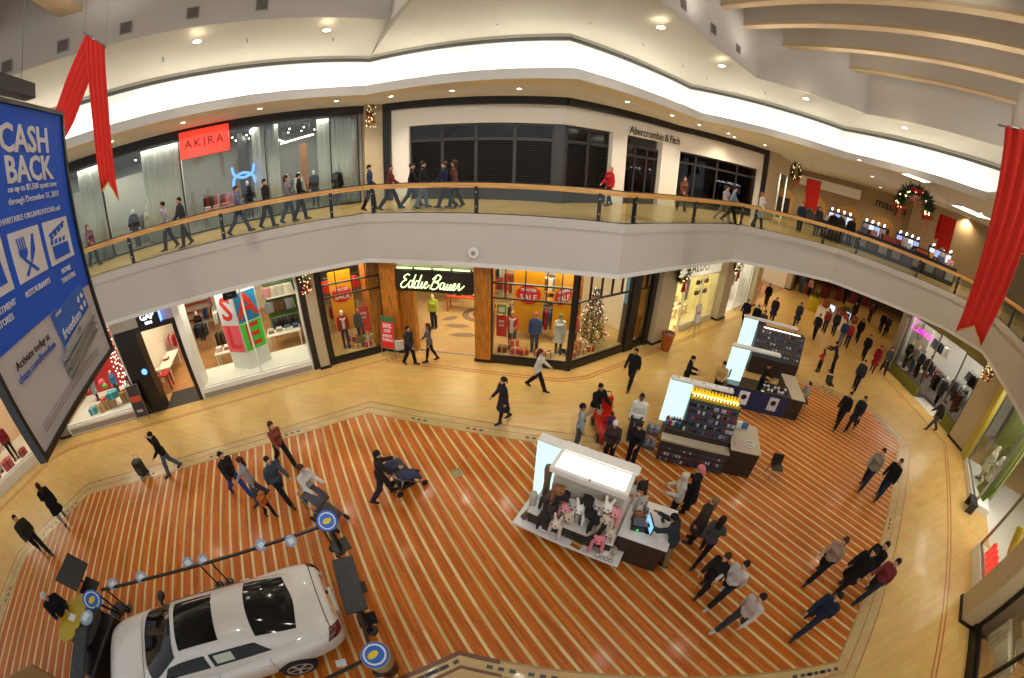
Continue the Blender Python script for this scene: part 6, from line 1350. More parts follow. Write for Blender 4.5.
table(Fb,1.2,3.2,4.6,5.3,.9,mat('orange laminate','#c8551a',.5),'orange-topped table deep in the oak doorway',MIX,'on the orange table in the oak doorway',2); dummy(Fb,1.25,2.6,0,'stand','f',('puffer','#b8cf4a'),('trousers','#2d3440'),'mannequin in a lime padded jacket inside the oak doorway'); rack(Fb,.0,1.8,6.0,1.5,WARM+['#3f5a86'],'at the left of the oak doorway shop'); rack(Fb,3.2,5.2,6.4,1.6,MIX,'at the right of the oak doorway shop'); table(Fb,3.3,4.6,3.4,4.1,.85,OAK,'oak table of folded clothes right of the oak doorway',MIX,'on the oak table right of the doorway',3); rack(Fb,.2,3.8,7.2,1.9,MIX,'on the back wall of the oak doorway shop',('shirt','coat'),.2)
t = thing('floor_emblem','grey wheel and leaf pattern laid in the carpet behind the oak doorway','carpet pattern',Fb.at(2.6,2.6,.013)); 
MB().lathe([(.95,0),(.95,.004),(.62,.004),(.62,0)],36,(.5,2.0,0),caps=False).build('ring', mat('carpet grey','#8a7a62',.8), t); MB().lathe([(.4,.0),(.38,.004)],30,(.5,2.0,0)).build('hub', MATS['carpet grey'], t)
for i,(cx,cy,a,L_) in enumerate(((-.3,.4,.1,1.3),(.3,-.5,.15,1.5),(-.9,1.2,.7,1.0))): MB(T(cx,cy,0,a)).prism([(-L_/2,0),(-L_*.2,.2),(L_*.2,.22),(L_/2,0),(L_*.2,-.2),(-L_*.2,-.18)],0,.004).build('leaf', MATS['carpet grey'], t)
dummy(Fb,5.4,.75,.31,'hold','f',('jacket','#c23a3c'),('trousers','#4a4a42'),'mannequin in a red jacket and white scarf in the large window',hair=('beanie','#b59a55'),skin='light'); small('knit_scarf', MB().rbox(-.07,.07,.12,.16,.85,1.42,.01).tube([(.1*math.cos(a),.02+.09*math.sin(a),1.43) for a in [2*PI*k/14 for k in range(14)]],.04,7,closed=True), cloth('#dcd6c8'), Fb.at(5.4,.66,.31,PI), 'white knitted scarf on the red jacket mannequin in the large window', 'scarf')
dummy(Fb,6.35,.7,.31,'stand','m',('jacket','#3f5a86'),('trousers','#3a4048'),'mannequin in a blue denim jacket in the large window',hair=('beanie','#b0565a'),skin='light'); dummy(Fb,7.35,.8,.31,'stand','f',('coat','#d9d4c6'),('leggings','#2d3440'),'mannequin in a long white coat in the large window',hair=('beanie','#6f8a4a'),skin='light')
dummy(Fc,.75,.75,.31,'stand','f',('puffer','#b8324e'),('trousers','#2d3440'),'mannequin in a crimson padded jacket before the christmas tree',hair=('hood','#5a3a6a'),skin='light')
for i,(fr,u,v,z,c,r,lb) in enumerate(((Fb,5.05,.45,.31,'#7a1c20','#c9a24a','maroon gift box at the left of the large window'),(Fb,5.6,.4,.31,'#c8382c','#e8dcc0','red gift box at the feet of the red jacket mannequin'),(Fb,5.95,.38,.31,'#b8272a','#d8b060','red gift box between the two jacket mannequins'),(Fb,5.5,.62,.55,'#d84a3c','#f0e2c4','bright red gift box stacked in the large window'),(Fb,7.0,.4,.31,'#dccb9a','#a3262b','cream gift box beside the white coat mannequin'),(Fb,6.6,.4,.31,'#b3231f','#e6dcc0','red gift box at the feet of the denim mannequin'),(Fc,.5,.4,.31,'#c42a26','#e8dcc0','red gift box at the corner of the tree window'),(Fc,1.05,.4,.31,'#e0c98a','#b3231f','cream gift box in the tree window'),(Fc,1.5,.42,.31,'#b3231f','#e0c98a','red gift box under the christmas tree'),(Fc,1.2,.55,.56,'#eadfc0','#c42a26','white gift box stacked in the tree window'),(Fc,.75,.5,.56,'#b3231f','#d8b060','dark red gift box stacked in the tree window'))): gift(fr.at(u,v,z,.15*i),(.36,.3,.24),c,r,lb)
poster(Fb.at(4.98,.55,.95,0),.42,.95,SALERED,[('50%',.14,.68,PWHITE),('OFF',.11,.5,PWHITE)],'small red 50% OFF poster at the left of the large window'); p = bpy.data.objects['sale_poster.004'] if 'sale_poster.004' in bpy.data.objects else None
small('sign_panel', MB().box(-.2,.2,-.008,.008,0,.42).box(-.12,.12,-.012,-.008,.1,.3,1), [mat('leaf green sign','#8fa63a',.6),PWHITE], Fb.at(4.98,.55,1.95), 'small green sign above the red 50% OFF poster in the large window', 'sign')
t = thing('christmas_tree','decorated christmas tree with white lights in the corner shop window','christmas tree',Fc.at(1.95,.85,.31)); mb = MB()
for k in range(11):
    z = .35+.21*k; r = .72*(1-(k/11.5))+.05
    for i in range(int(26*r)+6): a = random.uniform(0,2*PI); sprig(mb,(r*.62*math.cos(a),r*.62*math.sin(a),z),r*.35,5,0,.2)
mb.build('foliage', LEAF, t); MB().cyl((0,0,0),(0,0,1.2),.06,.03).build('trunk', mat('trunk brown','#4a3220',.8), t); mb = MB()
for k in range(95): z = random.uniform(.3,2.6); r = .85*(1-(z-.3)/2.5)+.04; a = random.uniform(0,2*PI); mb.ball((r*math.cos(a),r*math.sin(a),z),.018,6,4)
o = mb.build('fairy_lights', glow('white fairy light','#fff4de',3.6), t); o['kind'] = 'stuff'
for k in range(14): z = .45+.15*k; r = .86*(1-(z-.3)/2.5)+.04; a = k*2.4; MB().ball((r*math.cos(a),r*math.sin(a),z),.055,10,7).build('red_bauble', BOWR, t)
rack(Fb,5.0,7.3,3.2,1.55,MIX,'behind the large window of the outdoor clothing shop',('shirt','coat')); rack(Fb,4.9,7.6,1.9,3.35,MIX,'high in the large window of the outdoor clothing shop',('shirt','trousers'),.2,False,False,2.6); rack(Fb,4.9,7.4,2.5,1.6,MIX,'just behind the mannequins of the large window',('shirt','coat'),.14); shelves(Fc,.4,3.0,3.2,[.6,1.0,1.4,1.8,2.2,2.7,3.2,3.7],OAK,'oak shelves of folded clothes behind the christmas tree')
for k in range(6):
    for r in range(5): folded(Fc.at(.65+k*.42,3.02,[1.4,1.8,2.2,2.7,3.2][r]), random.choice(WARM), 'on the oak shelves behind the christmas tree')
shelves(Fb,6.6,7.5,4.3,[.6,1.1,1.6,2.1,2.6,3.1],mat('orange shelf','#b5671f',.6),'orange wooden shelves behind the white coat mannequin')
for k in range(2):
    for r in range(5): folded(Fb.at(6.85+k*.42,4.1,[.6,1.1,1.6,2.1,2.6][r]), random.choice(DK), 'on the orange shelves behind the white coat')
# shoe shop
def shoe_pair(M, c, where, group):
    P = stroke3([(0,.12,.03),(0,.02,.035),(0,-.1,.03),(0,-.15,.02)],4); mb = MB()
    for s in (-.05,.05): mb.loft([[(s+.036*w_*math.cos(a),y,z0+h_*.5+h_*.5*math.sin(a)) for a in [2*PI*k/10 for k in range(10)]] for y,w_,h_,z0 in ((.13,.6,.07,.0),(.1,1,.1,0),(.04,1,.09,0),(-.02,1.05,.06,0),(-.09,1.1,.045,0),(-.14,.6,.03,0))])
    o = mb.build('shoe_pair', mat('shoe leather '+c,c,.35)); o.matrix_basis = M; tag(o,'%s pair of shoes %s' % (CN[c],where),'shoes',group)
shelves(Fc,8.9,11.0,5.6,[.5,.95,1.4,1.85,2.3,2.75],CREAM,'cream shelves of shoes on the back wall of the shoe shop'); shelves(Fc,6.5,8.2,5.6,[.5,.95,1.4,1.85,2.3,2.75],CREAM,'cream shoe shelves at the left of the shoe shop')
for r in range(6):
    for k in range(5): shoe_pair(Fc.at(9.1+k*.42,5.4,[.5,.95,1.4,1.85,2.3,2.75][r]),random.choice(DK+['#5e4632','#a3262b']),'on the cream back shelves of the shoe shop','shoes on the right shelves')
    for k in range(4): shoe_pair(Fc.at(6.7+k*.42,5.4,[.5,.95,1.4,1.85,2.3,2.75][r]),random.choice(DK),'on the left shelves of the shoe shop','shoes on the left shelves')
for k in range(6):
    u = 9.7+.5*(k%3); z = 2.5-.62*(k//3); small('handbag', MB().rbox(-.17,.17,-.06,.06,0,.24,.04).tube([(-.1,0,.22),(-.08,0,.4),(.08,0,.4),(.1,0,.22)],.012,6), mat('bag dark','#20201f',.4), Fc.at(u,.5,z-.3), 'black handbag hanging in the window of the shoe shop', 'handbag', 'handbags in the shoe shop window')
poster(Fc.at(8.15,.3,1.55),.62,1.25,PWHITE,[('SALE',.2,1.0,SALERED),('50%',.2,.68,SALERED),('OFF',.2,.38,SALERED)],'white poster with red sale letters hanging in the shoe shop window')
for i,(u,v) in enumerate(((8.3,1.2),(9.6,1.3),(10.5,2.6))): table(Fc,u,u+.9,v,v+.6,.55,CREAM,'low cream shoe table, %s from the open side of the shoe shop' % ORD[i])
for i,(u,v) in enumerate(((8.45,1.45),(8.75,1.5),(9.8,1.55),(10.1,1.6),(10.7,2.9),(9.02,1.5))): shoe_pair(Fc.at(u,v,.55,.3*i),DK[i%4],'on a low cream table of the shoe shop','shoes on the low tables')
# white shop in the wing and the next
rack(Fc,14.5,16.4,1.0,2.2,['#a3262b','#4c6b3a','#c98f93','#e2ddd2','#c7c2b8'],'in the white shop of the wing',('dress','shirt'),.2,False,False); rack(Fc,14.5,16.4,1.6,1.2,['#a3262b','#4c6b3a','#2f6f78','#1d1b1e'],'low in the white shop of the wing'); rack(Fc,12.8,14.2,2.4,1.6,PALE,'at the open side of the white shop')
table(Fc,18.2,21.5,.8,1.6,.8,mat('rust laminate','#a04a36',.6),'long rust table before the farthest shop of the wing',PALE+['#a3262b'],'on the long rust table of the wing',3); rack(Fc,18,25,4.6,1.9,MIX,'at the back of the farthest shop of the wing',('shirt','coat'),.28)
# skate shop
for i,(u,v,c,b,lb) in enumerate(((.75,.55,'#1d1b1e','#2d3440','leftmost mannequin of the skate shop window, in a black jacket'),(1.35,.6,'#8a8f94','#3f5a86','mannequin in a grey jacket and jeans in the skate shop window'),(1.95,.55,'#2d3440','#1d1b1e','mannequin in a navy jacket in the skate shop window'),(2.55,.6,'#1d1b1e','#5e4632','mannequin in a black jacket beside the skate shop entrance'))): dummy(Fd,u,v,.62,'pose' if i%2 else 'stand','m',('jacket',c),('trousers',b),lb,hair=('beanie',['#c9a23a','#d8b838','#8a8f94','#2d3440'][i]))
rack(Fd,.5,2.9,2.6,1.5,DK+['#a3262b'],'behind the window of the skate shop'); rack(Fd,1.6,3.0,1.6,3.2,['#1d1b1e','#2d3440','#c7c2b8'],'high in the skate shop window',('shirt',),.3,False,False,1.0); rack(Fd,3.2,4.8,4.6,2.2,DK,'at the back of the skate shop',('shirt',),.3,False,False); rack(Fd,5.1,6.3,.7,1.9,DK+['#a3262b'],'in the right window of the skate shop',('shirt','coat'),.16,True,False,.62); rack(Fd,5.1,6.3,1.6,2.9,DK,'high in the right window of the skate shop',('shirt',),.2)
rack(Fd,.4,2.9,1.0,2.0,DK+['#a3262b'],'just behind the skate shop mannequins',('shirt','coat'),.18,True,True,.0); rack(Fd,3.2,4.7,3.0,1.6,DK,'in the middle of the skate shop',('coat','shirt')); rack(Fd,2.9,4.2,1.3,1.7,DK,'at the left of the skate shop entrance',('coat',),.18); rack(Fd,5.1,6.3,2.6,1.5,DK+['#3f5a86'],'deep on the right of the skate shop'); dummy(Fd,3.6,1.6,0,'hips','m',('puffer','#1d1b1e'),('trousers','#1d1b1e'),'mannequin in a black padded jacket just inside the skate shop'); dummy(Fd,4.5,2.4,0,'stand','m',('coat','#1d1b1e'),('trousers','#2d3440'),'mannequin in a long black coat inside the skate shop',hair=('beanie','#e2ddd2'))
wall('trim_13', Fd, 3.1, 4.9, -.2, .9, 0, .014, mat('pale entrance mat','#cfc9be',.6))
# right-hand shops
dummy(Fe,2.6,.5,.3,'hips','f',('coat','#e2ddd2'),('leggings','#e2ddd2'),'white mannequin in a white coat before the green slats',skin='white'); dummy(Fe,3.4,.55,.3,'pose','f',('dress','#c7c2b8'),('leggings','#e2ddd2'),'white mannequin in a pale dress before the green slats'); small('sign_panel', MB(RX(R(-20))).box(-.45,.45,-.01,.01,0,.7), mat('moss sign','#54691f',.6), Fe.at(3.9,.4,.32,.3), 'moss green sign panel at the feet of the white mannequins', 'sign')
small('side_table', MB().rbox(-.35,.35,-.2,.2,.42,.47,.01).box(-.32,-.28,-.17,.17,0,.42).box(.28,.32,-.17,.17,0,.42), DGREY, Fe.at(4.9,-.15,0), 'low dark rack at the corner of the green-slatted shop', 'table')
rack(Fe,5.0,7.0,2.8,1.6,['#1d1b1e','#2d3440','#e2ddd2','#3f5a86'],'in the white shop right of the green slats',('coat','dress'),.22)
for k in range(5): small('glowing_candle', MB().lathe([(.09,0),(.1,.02),(.1,.5),(.06,.55)],16), mat('lit red candle','#e2262e',.4,emit=1.2), Fe.at(7.75+.3*k,.3,.42), 'tall red glowing tube in the window before the beige pier', 'lamp', 'red glowing tubes')
small('swag', MB().tube(stroke3([(0,0,1.6),(.6,.1,.9),(1.3,0,1.5),(1.9,.1,.8)],8),.16,10), mat('yellow cloth','#d6b90c',.7), Fe.at(7.5,.75,.2), 'yellow cloth swag behind the red glowing tubes', 'cloth')
rack(Fe,11.0,12.6,.9,2.0,['#e2ddd2','#c7c2b8'],'in the dark-framed window at the lower right',('shirt','dress'),.3,False,False,.3); rack(Fe,11.0,12.6,1.5,3.4,['#1d1b1e','#e2ddd2','#3f5a86'],'high in the dark-framed window at the lower right',('shirt',),.3,False,False,1.0); rack(Fe,10.95,12.7,.55,1.25,['#e2ddd2','#c7c2b8'],'low in the dark-framed window at the lower right',('shirt','trousers'),.2,False,True,.013); rack(Fe,13.0,15.4,.6,1.3,['#e2ddd2','#8a8f94','#1d1b1e'],'low in the right half of the dark-framed window',('shirt',),.18,True,True,.013); rack(Fe,12.9,15.0,.9,1.9,['#c7c2b8','#8a8f94','#c9a23a'],'in the right half of the dark-framed window',('shirt',),.25,False,False,.3)
# gallery: fashion shop behind glass
def curtain(u0, u1, v, z0, z1, label):
    n = int((u1-u0)/.055); mb = MB(); rings = [[(u0+(u1-u0)*i/n, v+.05*math.sin(i*1.7)+.03*math.sin(i*.6), z) for i in range(n+1)] for z in (z0,(z0+z1)/2,z1)]
    vs = [p for r in rings for p in r]; k = n+1; mb.add(vs,[(j*k+i,j*k+i+1,(j+1)*k+i+1,(j+1)*k+i) for j in range(2) for i in range(n)],0,True)
    o = mb.build('curtain', mat('sheer curtain','#ece9de',.9)); md = o.modifiers.new('thick','SOLIDIFY'); md.thickness = .015; o.matrix_basis = Ga.M; tag(o,label,'curtain')
for (a,b,l) in ((5.0,6.3,'sheer curtain at the far left of the red-signed store'),(8.3,10.2,'sheer curtain just left of the red sign'),(13.5,14.7,'sheer curtain right of the blue neon emblem'),(16.5,18.1,'sheer curtain beside the beige garland pier')): curtain(a,b,.75,Z2+.02,10.3,l)
for i,(u,v,sx,tp,bt_,lb) in enumerate(((5.6,1.4,'f',('dress','#1d1b1e'),('leggings','#1d1b1e'),'mannequin in a black dress at the far left of the red-signed store'),(7.3,1.3,'f',('jacket','#1d1b1e'),('trousers','#1d1b1e'),'mannequin in a black jacket left of the pale partition, red-signed store'),(8.2,1.0,'f',('coat','#cfc6b2'),('leggings','#e2ddd2'),'mannequin in a cream coat left of the red sign'),(13.1,1.3,'m',('jacket','#1d1b1e'),('trousers','#2d3440'),'mannequin in black beside the blue neon emblem'),(15.0,1.2,'f',('shirt','#8a8f94'),('leggings','#1d1b1e'),'mannequin in a grey top between the two light tubes'),(15.6,1.6,'f',('dress','#cfc6b2'),('leggings','#1d1b1e'),'mannequin in a pale dress under the right light tube'),(16.3,1.2,'m',('jacket','#1d1b1e'),('trousers','#1d1b1e'),'mannequin in a black jacket left of the last curtain'),(17.3,.45,'f',('coat','#2a2522'),('leggings','#8a8f94'),'mannequin in a dark coat before the last curtain'))): dummy(Ga,u,v,Z2+.012,'pose' if i%2 else 'hips',sx,tp,bt_,lb)
t = thing('neon_emblem','blue glowing neon emblem of two crossed arcs behind the gallery glass','neon emblem',Ga.at(13.05,.25,8.25))
for q in ([(-.5,.42),(-.4,.06),(0,-.1),(.4,.06),(.5,.42)],[(-.5,-.42),(-.4,-.06),(0,.1),(.4,-.06),(.5,-.42)]): MB().tube(stroke(q,5),[.03]+[.06]*19+[.03],7).build('neon_tube', NEONB, t)
for i,(u0,v0,u1,v1,lb) in enumerate(((14.6,1.6,15.2,4.8,'left bright ceiling light tube in the red-signed store'),(16.4,1.6,14.9,5.0,'right bright ceiling light tube in the red-signed store'))):
    t = thing('ceiling_tube_light', lb, 'tube light', Ga.at(u0,v0,9.7)); MB().tube([(0,0,0),(u1-u0,v1-v0,0)],.04,8).build('tube', glow('bright tube','#fff2e0',9), t); MB().bar((0,0,.06),(u1-u0,v1-v0,.06),.09,.05).build('channel', BLACK, t)
    for s in (.1,.9): MB().tube([((u1-u0)*s,(v1-v0)*s,.08),((u1-u0)*s,(v1-v0)*s,.7)],.006,5).build('cable', STEEL, t)
for r_,v in ((0,2.6),(1,4.4)):
    for k in range(14):
        u = 7.4+k*.72; t = thing('track_spot','small track spotlight on the dark ceiling of the red-signed store','spotlight',Ga.at(u,v,10.38),'track spotlights'); MB().cyl((0,0,0),(0,-.06,-.16),.045,.055,10).build('housing', BLACK, t); MB().ball((0,-.065,-.175),.045,8,6).build('lens', glow('track lens','#fff1d8',12), t)
rack(Ga,6.6,8.4,2.4,Z2+1.5,MIX,'at the left of the red-signed store',('shirt','dress'),.15,True,True,Z2); rack(Ga,10.6,12.6,2.8,Z2+1.5,['#a3262b','#5e4632','#c98f93','#1d1b1e'],'below the red sign',('dress','shirt'),.15,True,True,Z2); rack(Ga,14.9,16.2,3.4,Z2+1.6,['#1d1b1e','#8a8f94','#d8722a'],'under the right light tube',('shirt',),.15,True,True,Z2); table(Ga,10.8,12.4,1.2,1.9,.8,OAK,'oak table of folded clothes below the red sign',['#c98f93','#a3262b','#c7c2b8'],'on the oak table below the red sign',3,Z2)
wall('wall_partition', Ga, 12.7, 12.95, 2.2, 6.9, Z2, 10.4, DARK); wall('wall_partition', Ga, 15.9, 16.3, 4.5, 4.6, Z2, 9.5, OAK)
# gallery wing: department store lettering, cosmetics stall
t = thing('shop_sign','dark round lettering on the far stone wall of the gallery wing','sign',Wm.at(11.9,-.08,9.7)); text("macy's",1.05,mat('letter bronze','#2b2622',.5),t,T(0,0,0),bold=.01)
small('banner_strip', MB().box(0,5.6,-.03,0,0,.8), mat('white vinyl','#efece4',.6), Wm.at(3.6,-.3,9.4), 'long white banner strip above the arches of the far stone wall', 'banner')
for k in range(4):
    u = 2.2+k*3.1; t = thing('wall_arch','arched lit niche in the far stone wall of the gallery wing','arch',Wm.at(u,-.02,Z2),'arched niches'); MB(RX(PI/2)).prism([(-.9,0)]+[(1.1*math.cos(a),1.6+.9*math.sin(a)) for a in [PI-PI*i/16 for i in range(17)]]+[(.9,0)],0,.05).build('niche', mat('niche glow stone','#c79a52',.7), t); MB().box(-.7,.7,-.2,-.06,.0,1.7).build('wall_case', mat('dark display','#2a2420',.4,noise=.6,nscale=9), t)
KC = Frame((18.0,17.9),(24.4,11.3)); PRD = ['#d9d5d0','#a3262b','#c9a23a','#3f5a86','#c98f93','#1d1b1e','#8f3a2a']
for i in range(4):
    u0 = i*2.3; t = thing('cosmetics_counter','dark cosmetics counter of the gallery stall, %s from the far end' % ORD[i],'counter',KC.at(u0,0,Z2)); MB().rbox(0,2.2,0,.7,0,1.0,.02).build('counter', mat('counter charcoal','#26262a',.35), t); MB().rbox(-.03,2.23,-.03,.73,1.0,1.05,.01).build('counter_top', BLACK, t)
    for k in range(3): MB().box(.15+k*.7,.7+k*.7,-.012,-.002,.25,.8).build('product_picture', mat('product picture %d' % (k%3),['#8d8d92','#5a4a44','#a8a4a0'][k%3],.5,noise=.5,nscale=8), t)
    p = thing('lit_display','brightly lit shelf tower on the cosmetics stall, %s from the far end' % ORD[i],'display',KC.at(u0+.3,.9,Z2)); MB().rbox(0,1.6,0,.3,0,1.75,.02).build('casing', BLACK, p)
    for k in range(4): MB().box(.05+k*.39,.4+k*.39,-.015,-.003,1.1+.12*((k+i)%3),1.62).build('lit_panel', (glow('cosmetic panel','#dfe6f5',1.2),mat('beauty picture','#a58a80',.5,noise=.5,nscale=7,emit=.25),glow('cosmetic panel blue','#b9c8ff',.9))[(k*2+i)%3], p)
    for k in range(4): MB().ball((.2+k*.4,-.22,1.86),.055,8,6).tube([(.2+k*.4,.1,1.74),(.2+k*.4,-.2,1.84)],.012,5).build('lamp', glow('cosmetic lamp','#e6ecff',14), p)
    for k in range(3): c = PRD[(i*3+k)%7]; small('product_card', MB(RX(R(-12))).box(-.22,.22,-.01,.01,0,.34), mat('card '+c,c,.5,noise=.5,nscale=9), KC.at(u0+.4+k*.7,.45,Z2+1.05), 'printed product card standing on the dark counters of the lit gallery stall', 'card', 'cards on the cosmetics stall')
    for k in range(10): c = random.choice(PRD); small('cosmetic_bottle', MB().lathe([(.035,0),(.04,.01),(.04,.1),(.015,.12),(.015,.16)],10), mat('bottle '+c,c,.3), KC.at(u0+.15+k*.2,.3+.12*(k%2),Z2+1.05), 'small cosmetic bottle standing on the dark counters of the lit gallery stall', 'bottle', 'bottles on the cosmetics stall')
small('counter_sign', MB().rbox(-.5,.5,-.03,.03,0,.34,.02).box(-.4,.4,-.04,-.03,.08,.26,1), [BLACK,mat('orange sign print','#b5532a',.5,noise=.5,nscale=12)], KC.at(6.6,.1,Z2+1.05), 'black and orange sign plate on the cosmetics stall', 'sign'); small('counter_sign', MB().rbox(-.45,.45,-.03,.03,0,.34,.02), mat('red print','#a8402a',.5,noise=.6,nscale=10), KC.at(4.4,.1,Z2+1.05), 'red printed plate at the middle of the cosmetics stall', 'sign')
t = thing('ceiling_panel_light','bright square ceiling light at the right of the gallery wing','ceiling light',T(24.5,11.5,10.6,-.6)); MB().rbox(-1.1,1.1,-.8,.8,0,.07,.01).build('frame', WHITE, t); MB().box(-1.0,1.0,-.7,.7,-.01,.0).build('diffuser', glow('panel light','#fff3dc',9), t)
t = thing('ceiling_panel_light','bright ceiling light above the hanging garland','ceiling light',T(*sight(914,190,20.5).to_tuple()[:2],10.6,-.6)); MB().rbox(-.7,.7,-.4,.4,0,.07,.01).build('frame', WHITE, t); MB().box(-.6,.6,-.32,.32,-.01,.0).build('diffuser', MATS['panel light'], t)
wall('wall_wing_end', KC, 6.5, 14, 5.5, 5.7, Z2, 10.7, mat('tan wing wall','#a58a62',.8))
Wv = Frame((21.6,5.3),(17.5,.9)); t = thing('store_display','bright display of coloured posters in the gallery shop behind the right banner','display',Wv.at(-.6,3.0,Z2))
MB().box(0,5,0,.1,0,3.6).build('backboard', mat('lit backboard','#d8d4c8',.5,emit=.9), t)
for k in range(8): MB().box(.2+k*.6,.65+k*.6,-.03,-.01,1.0+.3*(k%2),2.3+.3*(k%2)).build('poster', mat('bright poster %d' % k,['#d8423a','#3fae4a','#3a7fc8','#e0c23a','#c83a8a','#3ab8b0','#e8e4d8','#d8722a'][k],.5,emit=.25), t)
# ------------------------------------------------------------------ shoppers
def folk(label, foot, look, pose='walk', sex='m', top=('jacket','#1b1b1f'), bottom=('trousers','#23262e'), hair=('short','#1c1410'), skin='light', h=1.0, z=0., shoes=('shoe','#141212')):
    a = at(*foot,z); b = at(*look,z); az = math.degrees(math.atan2(b[0]-a[0],b[1]-a[1])); gz = z if z else (.007 if inside(a) else .001)
    return person(label, a, az, pose, sex, top, bottom, hair, skin, shoes, h, gz)
def inside(p):
    c = False; n = len(WOODP)
    for i in range(n):
        (x0,y0),(x1,y1) = WOODP[i],WOODP[i-1]
        if (y0 > p[1]) != (y1 > p[1]) and p[0] < (x1-x0)*(p[1]-y0)/(y1-y0)+x0: c = not c
    return c
BL = '#161619'; NV = '#1e2740'; GR = '#6d6a68'; JE = ('trousers','#3c4c68'); BK = ('trousers','#17181c'); BR = ('long','#3b2416'); BD = ('long','#8a6a3a')
# --- left side of the floor
folk('man in a black jacket holding a phone to his ear',(174,472),(120,500),'phone','m',('jacket',BL),('trousers','#565f70'))
x,y = at(144,474); t = thing('travel_bag','dark wheeled travel bag standing left of the man on the phone','bag',T(x,y,.001,.4)); MB().rbox(-.2,.2,-.14,.14,.06,.62,.05).build('bag_body', mat('bag black','#1f211f',.6), t); MB().rbox(-.15,.15,-.17,-.13,.12,.42,.02).build('pocket', mat('bag olive','#3c4430',.7), t)
for s in (-1,1): MB().cyl((s*.2,.08,.05),(s*.16,.08,.05),.05,.05,12).build('wheel', BLACK, t)
MB().tube([(-.1,.1,.6),(-.1,.1,.78),(.1,.1,.78),(.1,.1,.6)],.014,6).build('handle', STEEL, t)
folk('person in an olive jacket and dark trousers walking at the far left edge',(46,552),(80,590),'walk','m',('jacket','#2e2f22'),BK)
folk('woman in a black coat with bare calves at the left edge of the planks',(66,521),(30,470),'walk2','f',('coat',BL),('leggings','#8c7d74'),BR)
folk('person in a dark jacket and blue jeans left of the stroller group',(242,494),(270,510),'walk','m',('jacket','#241f22'),('trousers','#2f4a86'))
folk('woman in a light grey jacket and jeans beside the dark-jacketed walker',(262,500),(230,520),'stroll','f',('jacket','#8d8a8c'),JE,BR,h=.97)
folk('man in a slate jacket striding in the stroller group, black trousers',(287,500),(320,520),'walk2','m',('jacket','#3a4652'),BK)
folk('woman in a rust sweater on the tile border above the stroller group',(287,464),(310,480),'walk','f',('shirt','#7d3f30'),BK,BR)
folk('woman in a pale grey jacket pushing a stroller over the planks',(318,508),(340,520),'push','f',('jacket','#c2bdb6'),('trousers','#39445c'),BR)
folk('man in a dark brown jacket pushing a stroller, centre left of the planks',(386,497),(430,480),'push','m',('jacket','#2b2320'),('trousers','#2a2632'))
def stroller(px, py, lx, ly, c, label):
    a = at(px,py); b = at(lx,ly); t = thing('stroller', label, 'stroller', T(*a,.007,-math.atan2(b[0]-a[0],b[1]-a[1])))
    MB().loft([[(-.2,-.3,.45),(.2,-.3,.45),(.2,-.26,.5),(-.2,-.26,.5)],[(-.2,.1,.38),(.2,.1,.38),(.2,.1,.44),(-.2,.1,.44)],[(-.2,.3,.25),(.2,.3,.25),(.2,.32,.3),(-.2,.32,.3)]]).build('seat', mat('pram '+c,c,.8), t)
    vs = [(s*.24,-.32+.34*math.sin(a_),.72+.26*math.cos(a_)) for a_ in [k*PI/14-.9 for k in range(12)] for s in (-1,1)]; mb = MB(); mb.add(vs,[(2*i,2*i+1,2*i+3,2*i+2) for i in range(11)],0,True); o = mb.build('canopy', mat('pram '+c,c,.8), t); o.modifiers.new('thick','SOLIDIFY').thickness = .015
    mb = MB()
    for s in (-1,1): mb.tube([(s*.22,-.62,1.0),(s*.23,-.3,.6),(s*.24,.35,.1)],.014,7); mb.tube([(s*.23,-.25,.52),(s*.24,-.42,.1)],.014,7)
    mb.tube([(-.22,-.62,1.0),(.22,-.62,1.0)],.018,8); mb.build('frame', STEEL, t)
    for s in (-1,1):
        for yy in (.35,-.42): MB().tube([(s*.24+.02*k,yy,.1) for k in (-1,1)],.1,14).build('wheel', BLACK, t)
    MB().box(-.2,.2,-.35,.1,.16,.3).build('basket', BLACK, t)
stroller(332,521,352,530,'#4f4a52','grey stroller pushed by the woman in the pale grey jacket'); stroller(410,485,440,470,'#2b3350','dark blue stroller pushed by the man in the brown jacket')
folk('child in an orange top walking among the stroller group',(272,516),(300,530),'stroll','f',('shirt','#b8651f'),BK,BR,h=.62)
# --- before the outdoor clothing shop
folk('man in a dark padded jacket walking past the red 50% OFF sign',(411,364),(440,372),'stroll','m',('puffer','#2a2c34'),BK)
x,y = at(401,358); small('shopping_bag', MB().loft([[(-.18,-.08,0),(.18,-.08,0),(.18,.08,0),(-.18,.08,0)],[(-.19,-.08,.4),(.19,-.08,.4),(.19,.08,.4),(-.19,.08,.4)]],smooth=False).tube([(-.09,-.08,.4),(-.05,-.06,.58),(.05,-.06,.58),(.09,-.08,.4)],.008,5), mat('paper bag','#c9c2b6',.7), T(x,y,.42,.4), 'pale shopping bag carried by the man in the dark padded jacket', 'bag')
folk('woman in a grey jacket and black leggings before the oak doorway',(431,361),(400,362),'stroll','f',('jacket','#5b5a60'),('leggings',BL),BR)
folk('woman in a dark coat and black boots standing near the plank edge',(503,421),(470,430),'stroll','f',('coat','#22222a'),('leggings',BL),('tail','#2a1a12'),shoes=('boot','#141212'))
folk('woman in a white jacket hurrying past the large clothing window',(537,389),(570,395),'walk2','f',('jacket','#c4bfb8'),BK,BR)
folk('man in black walking past the corner of the clothing shop',(629,386),(600,420),'walk','m',('jacket',BL),BK,skin='mid')
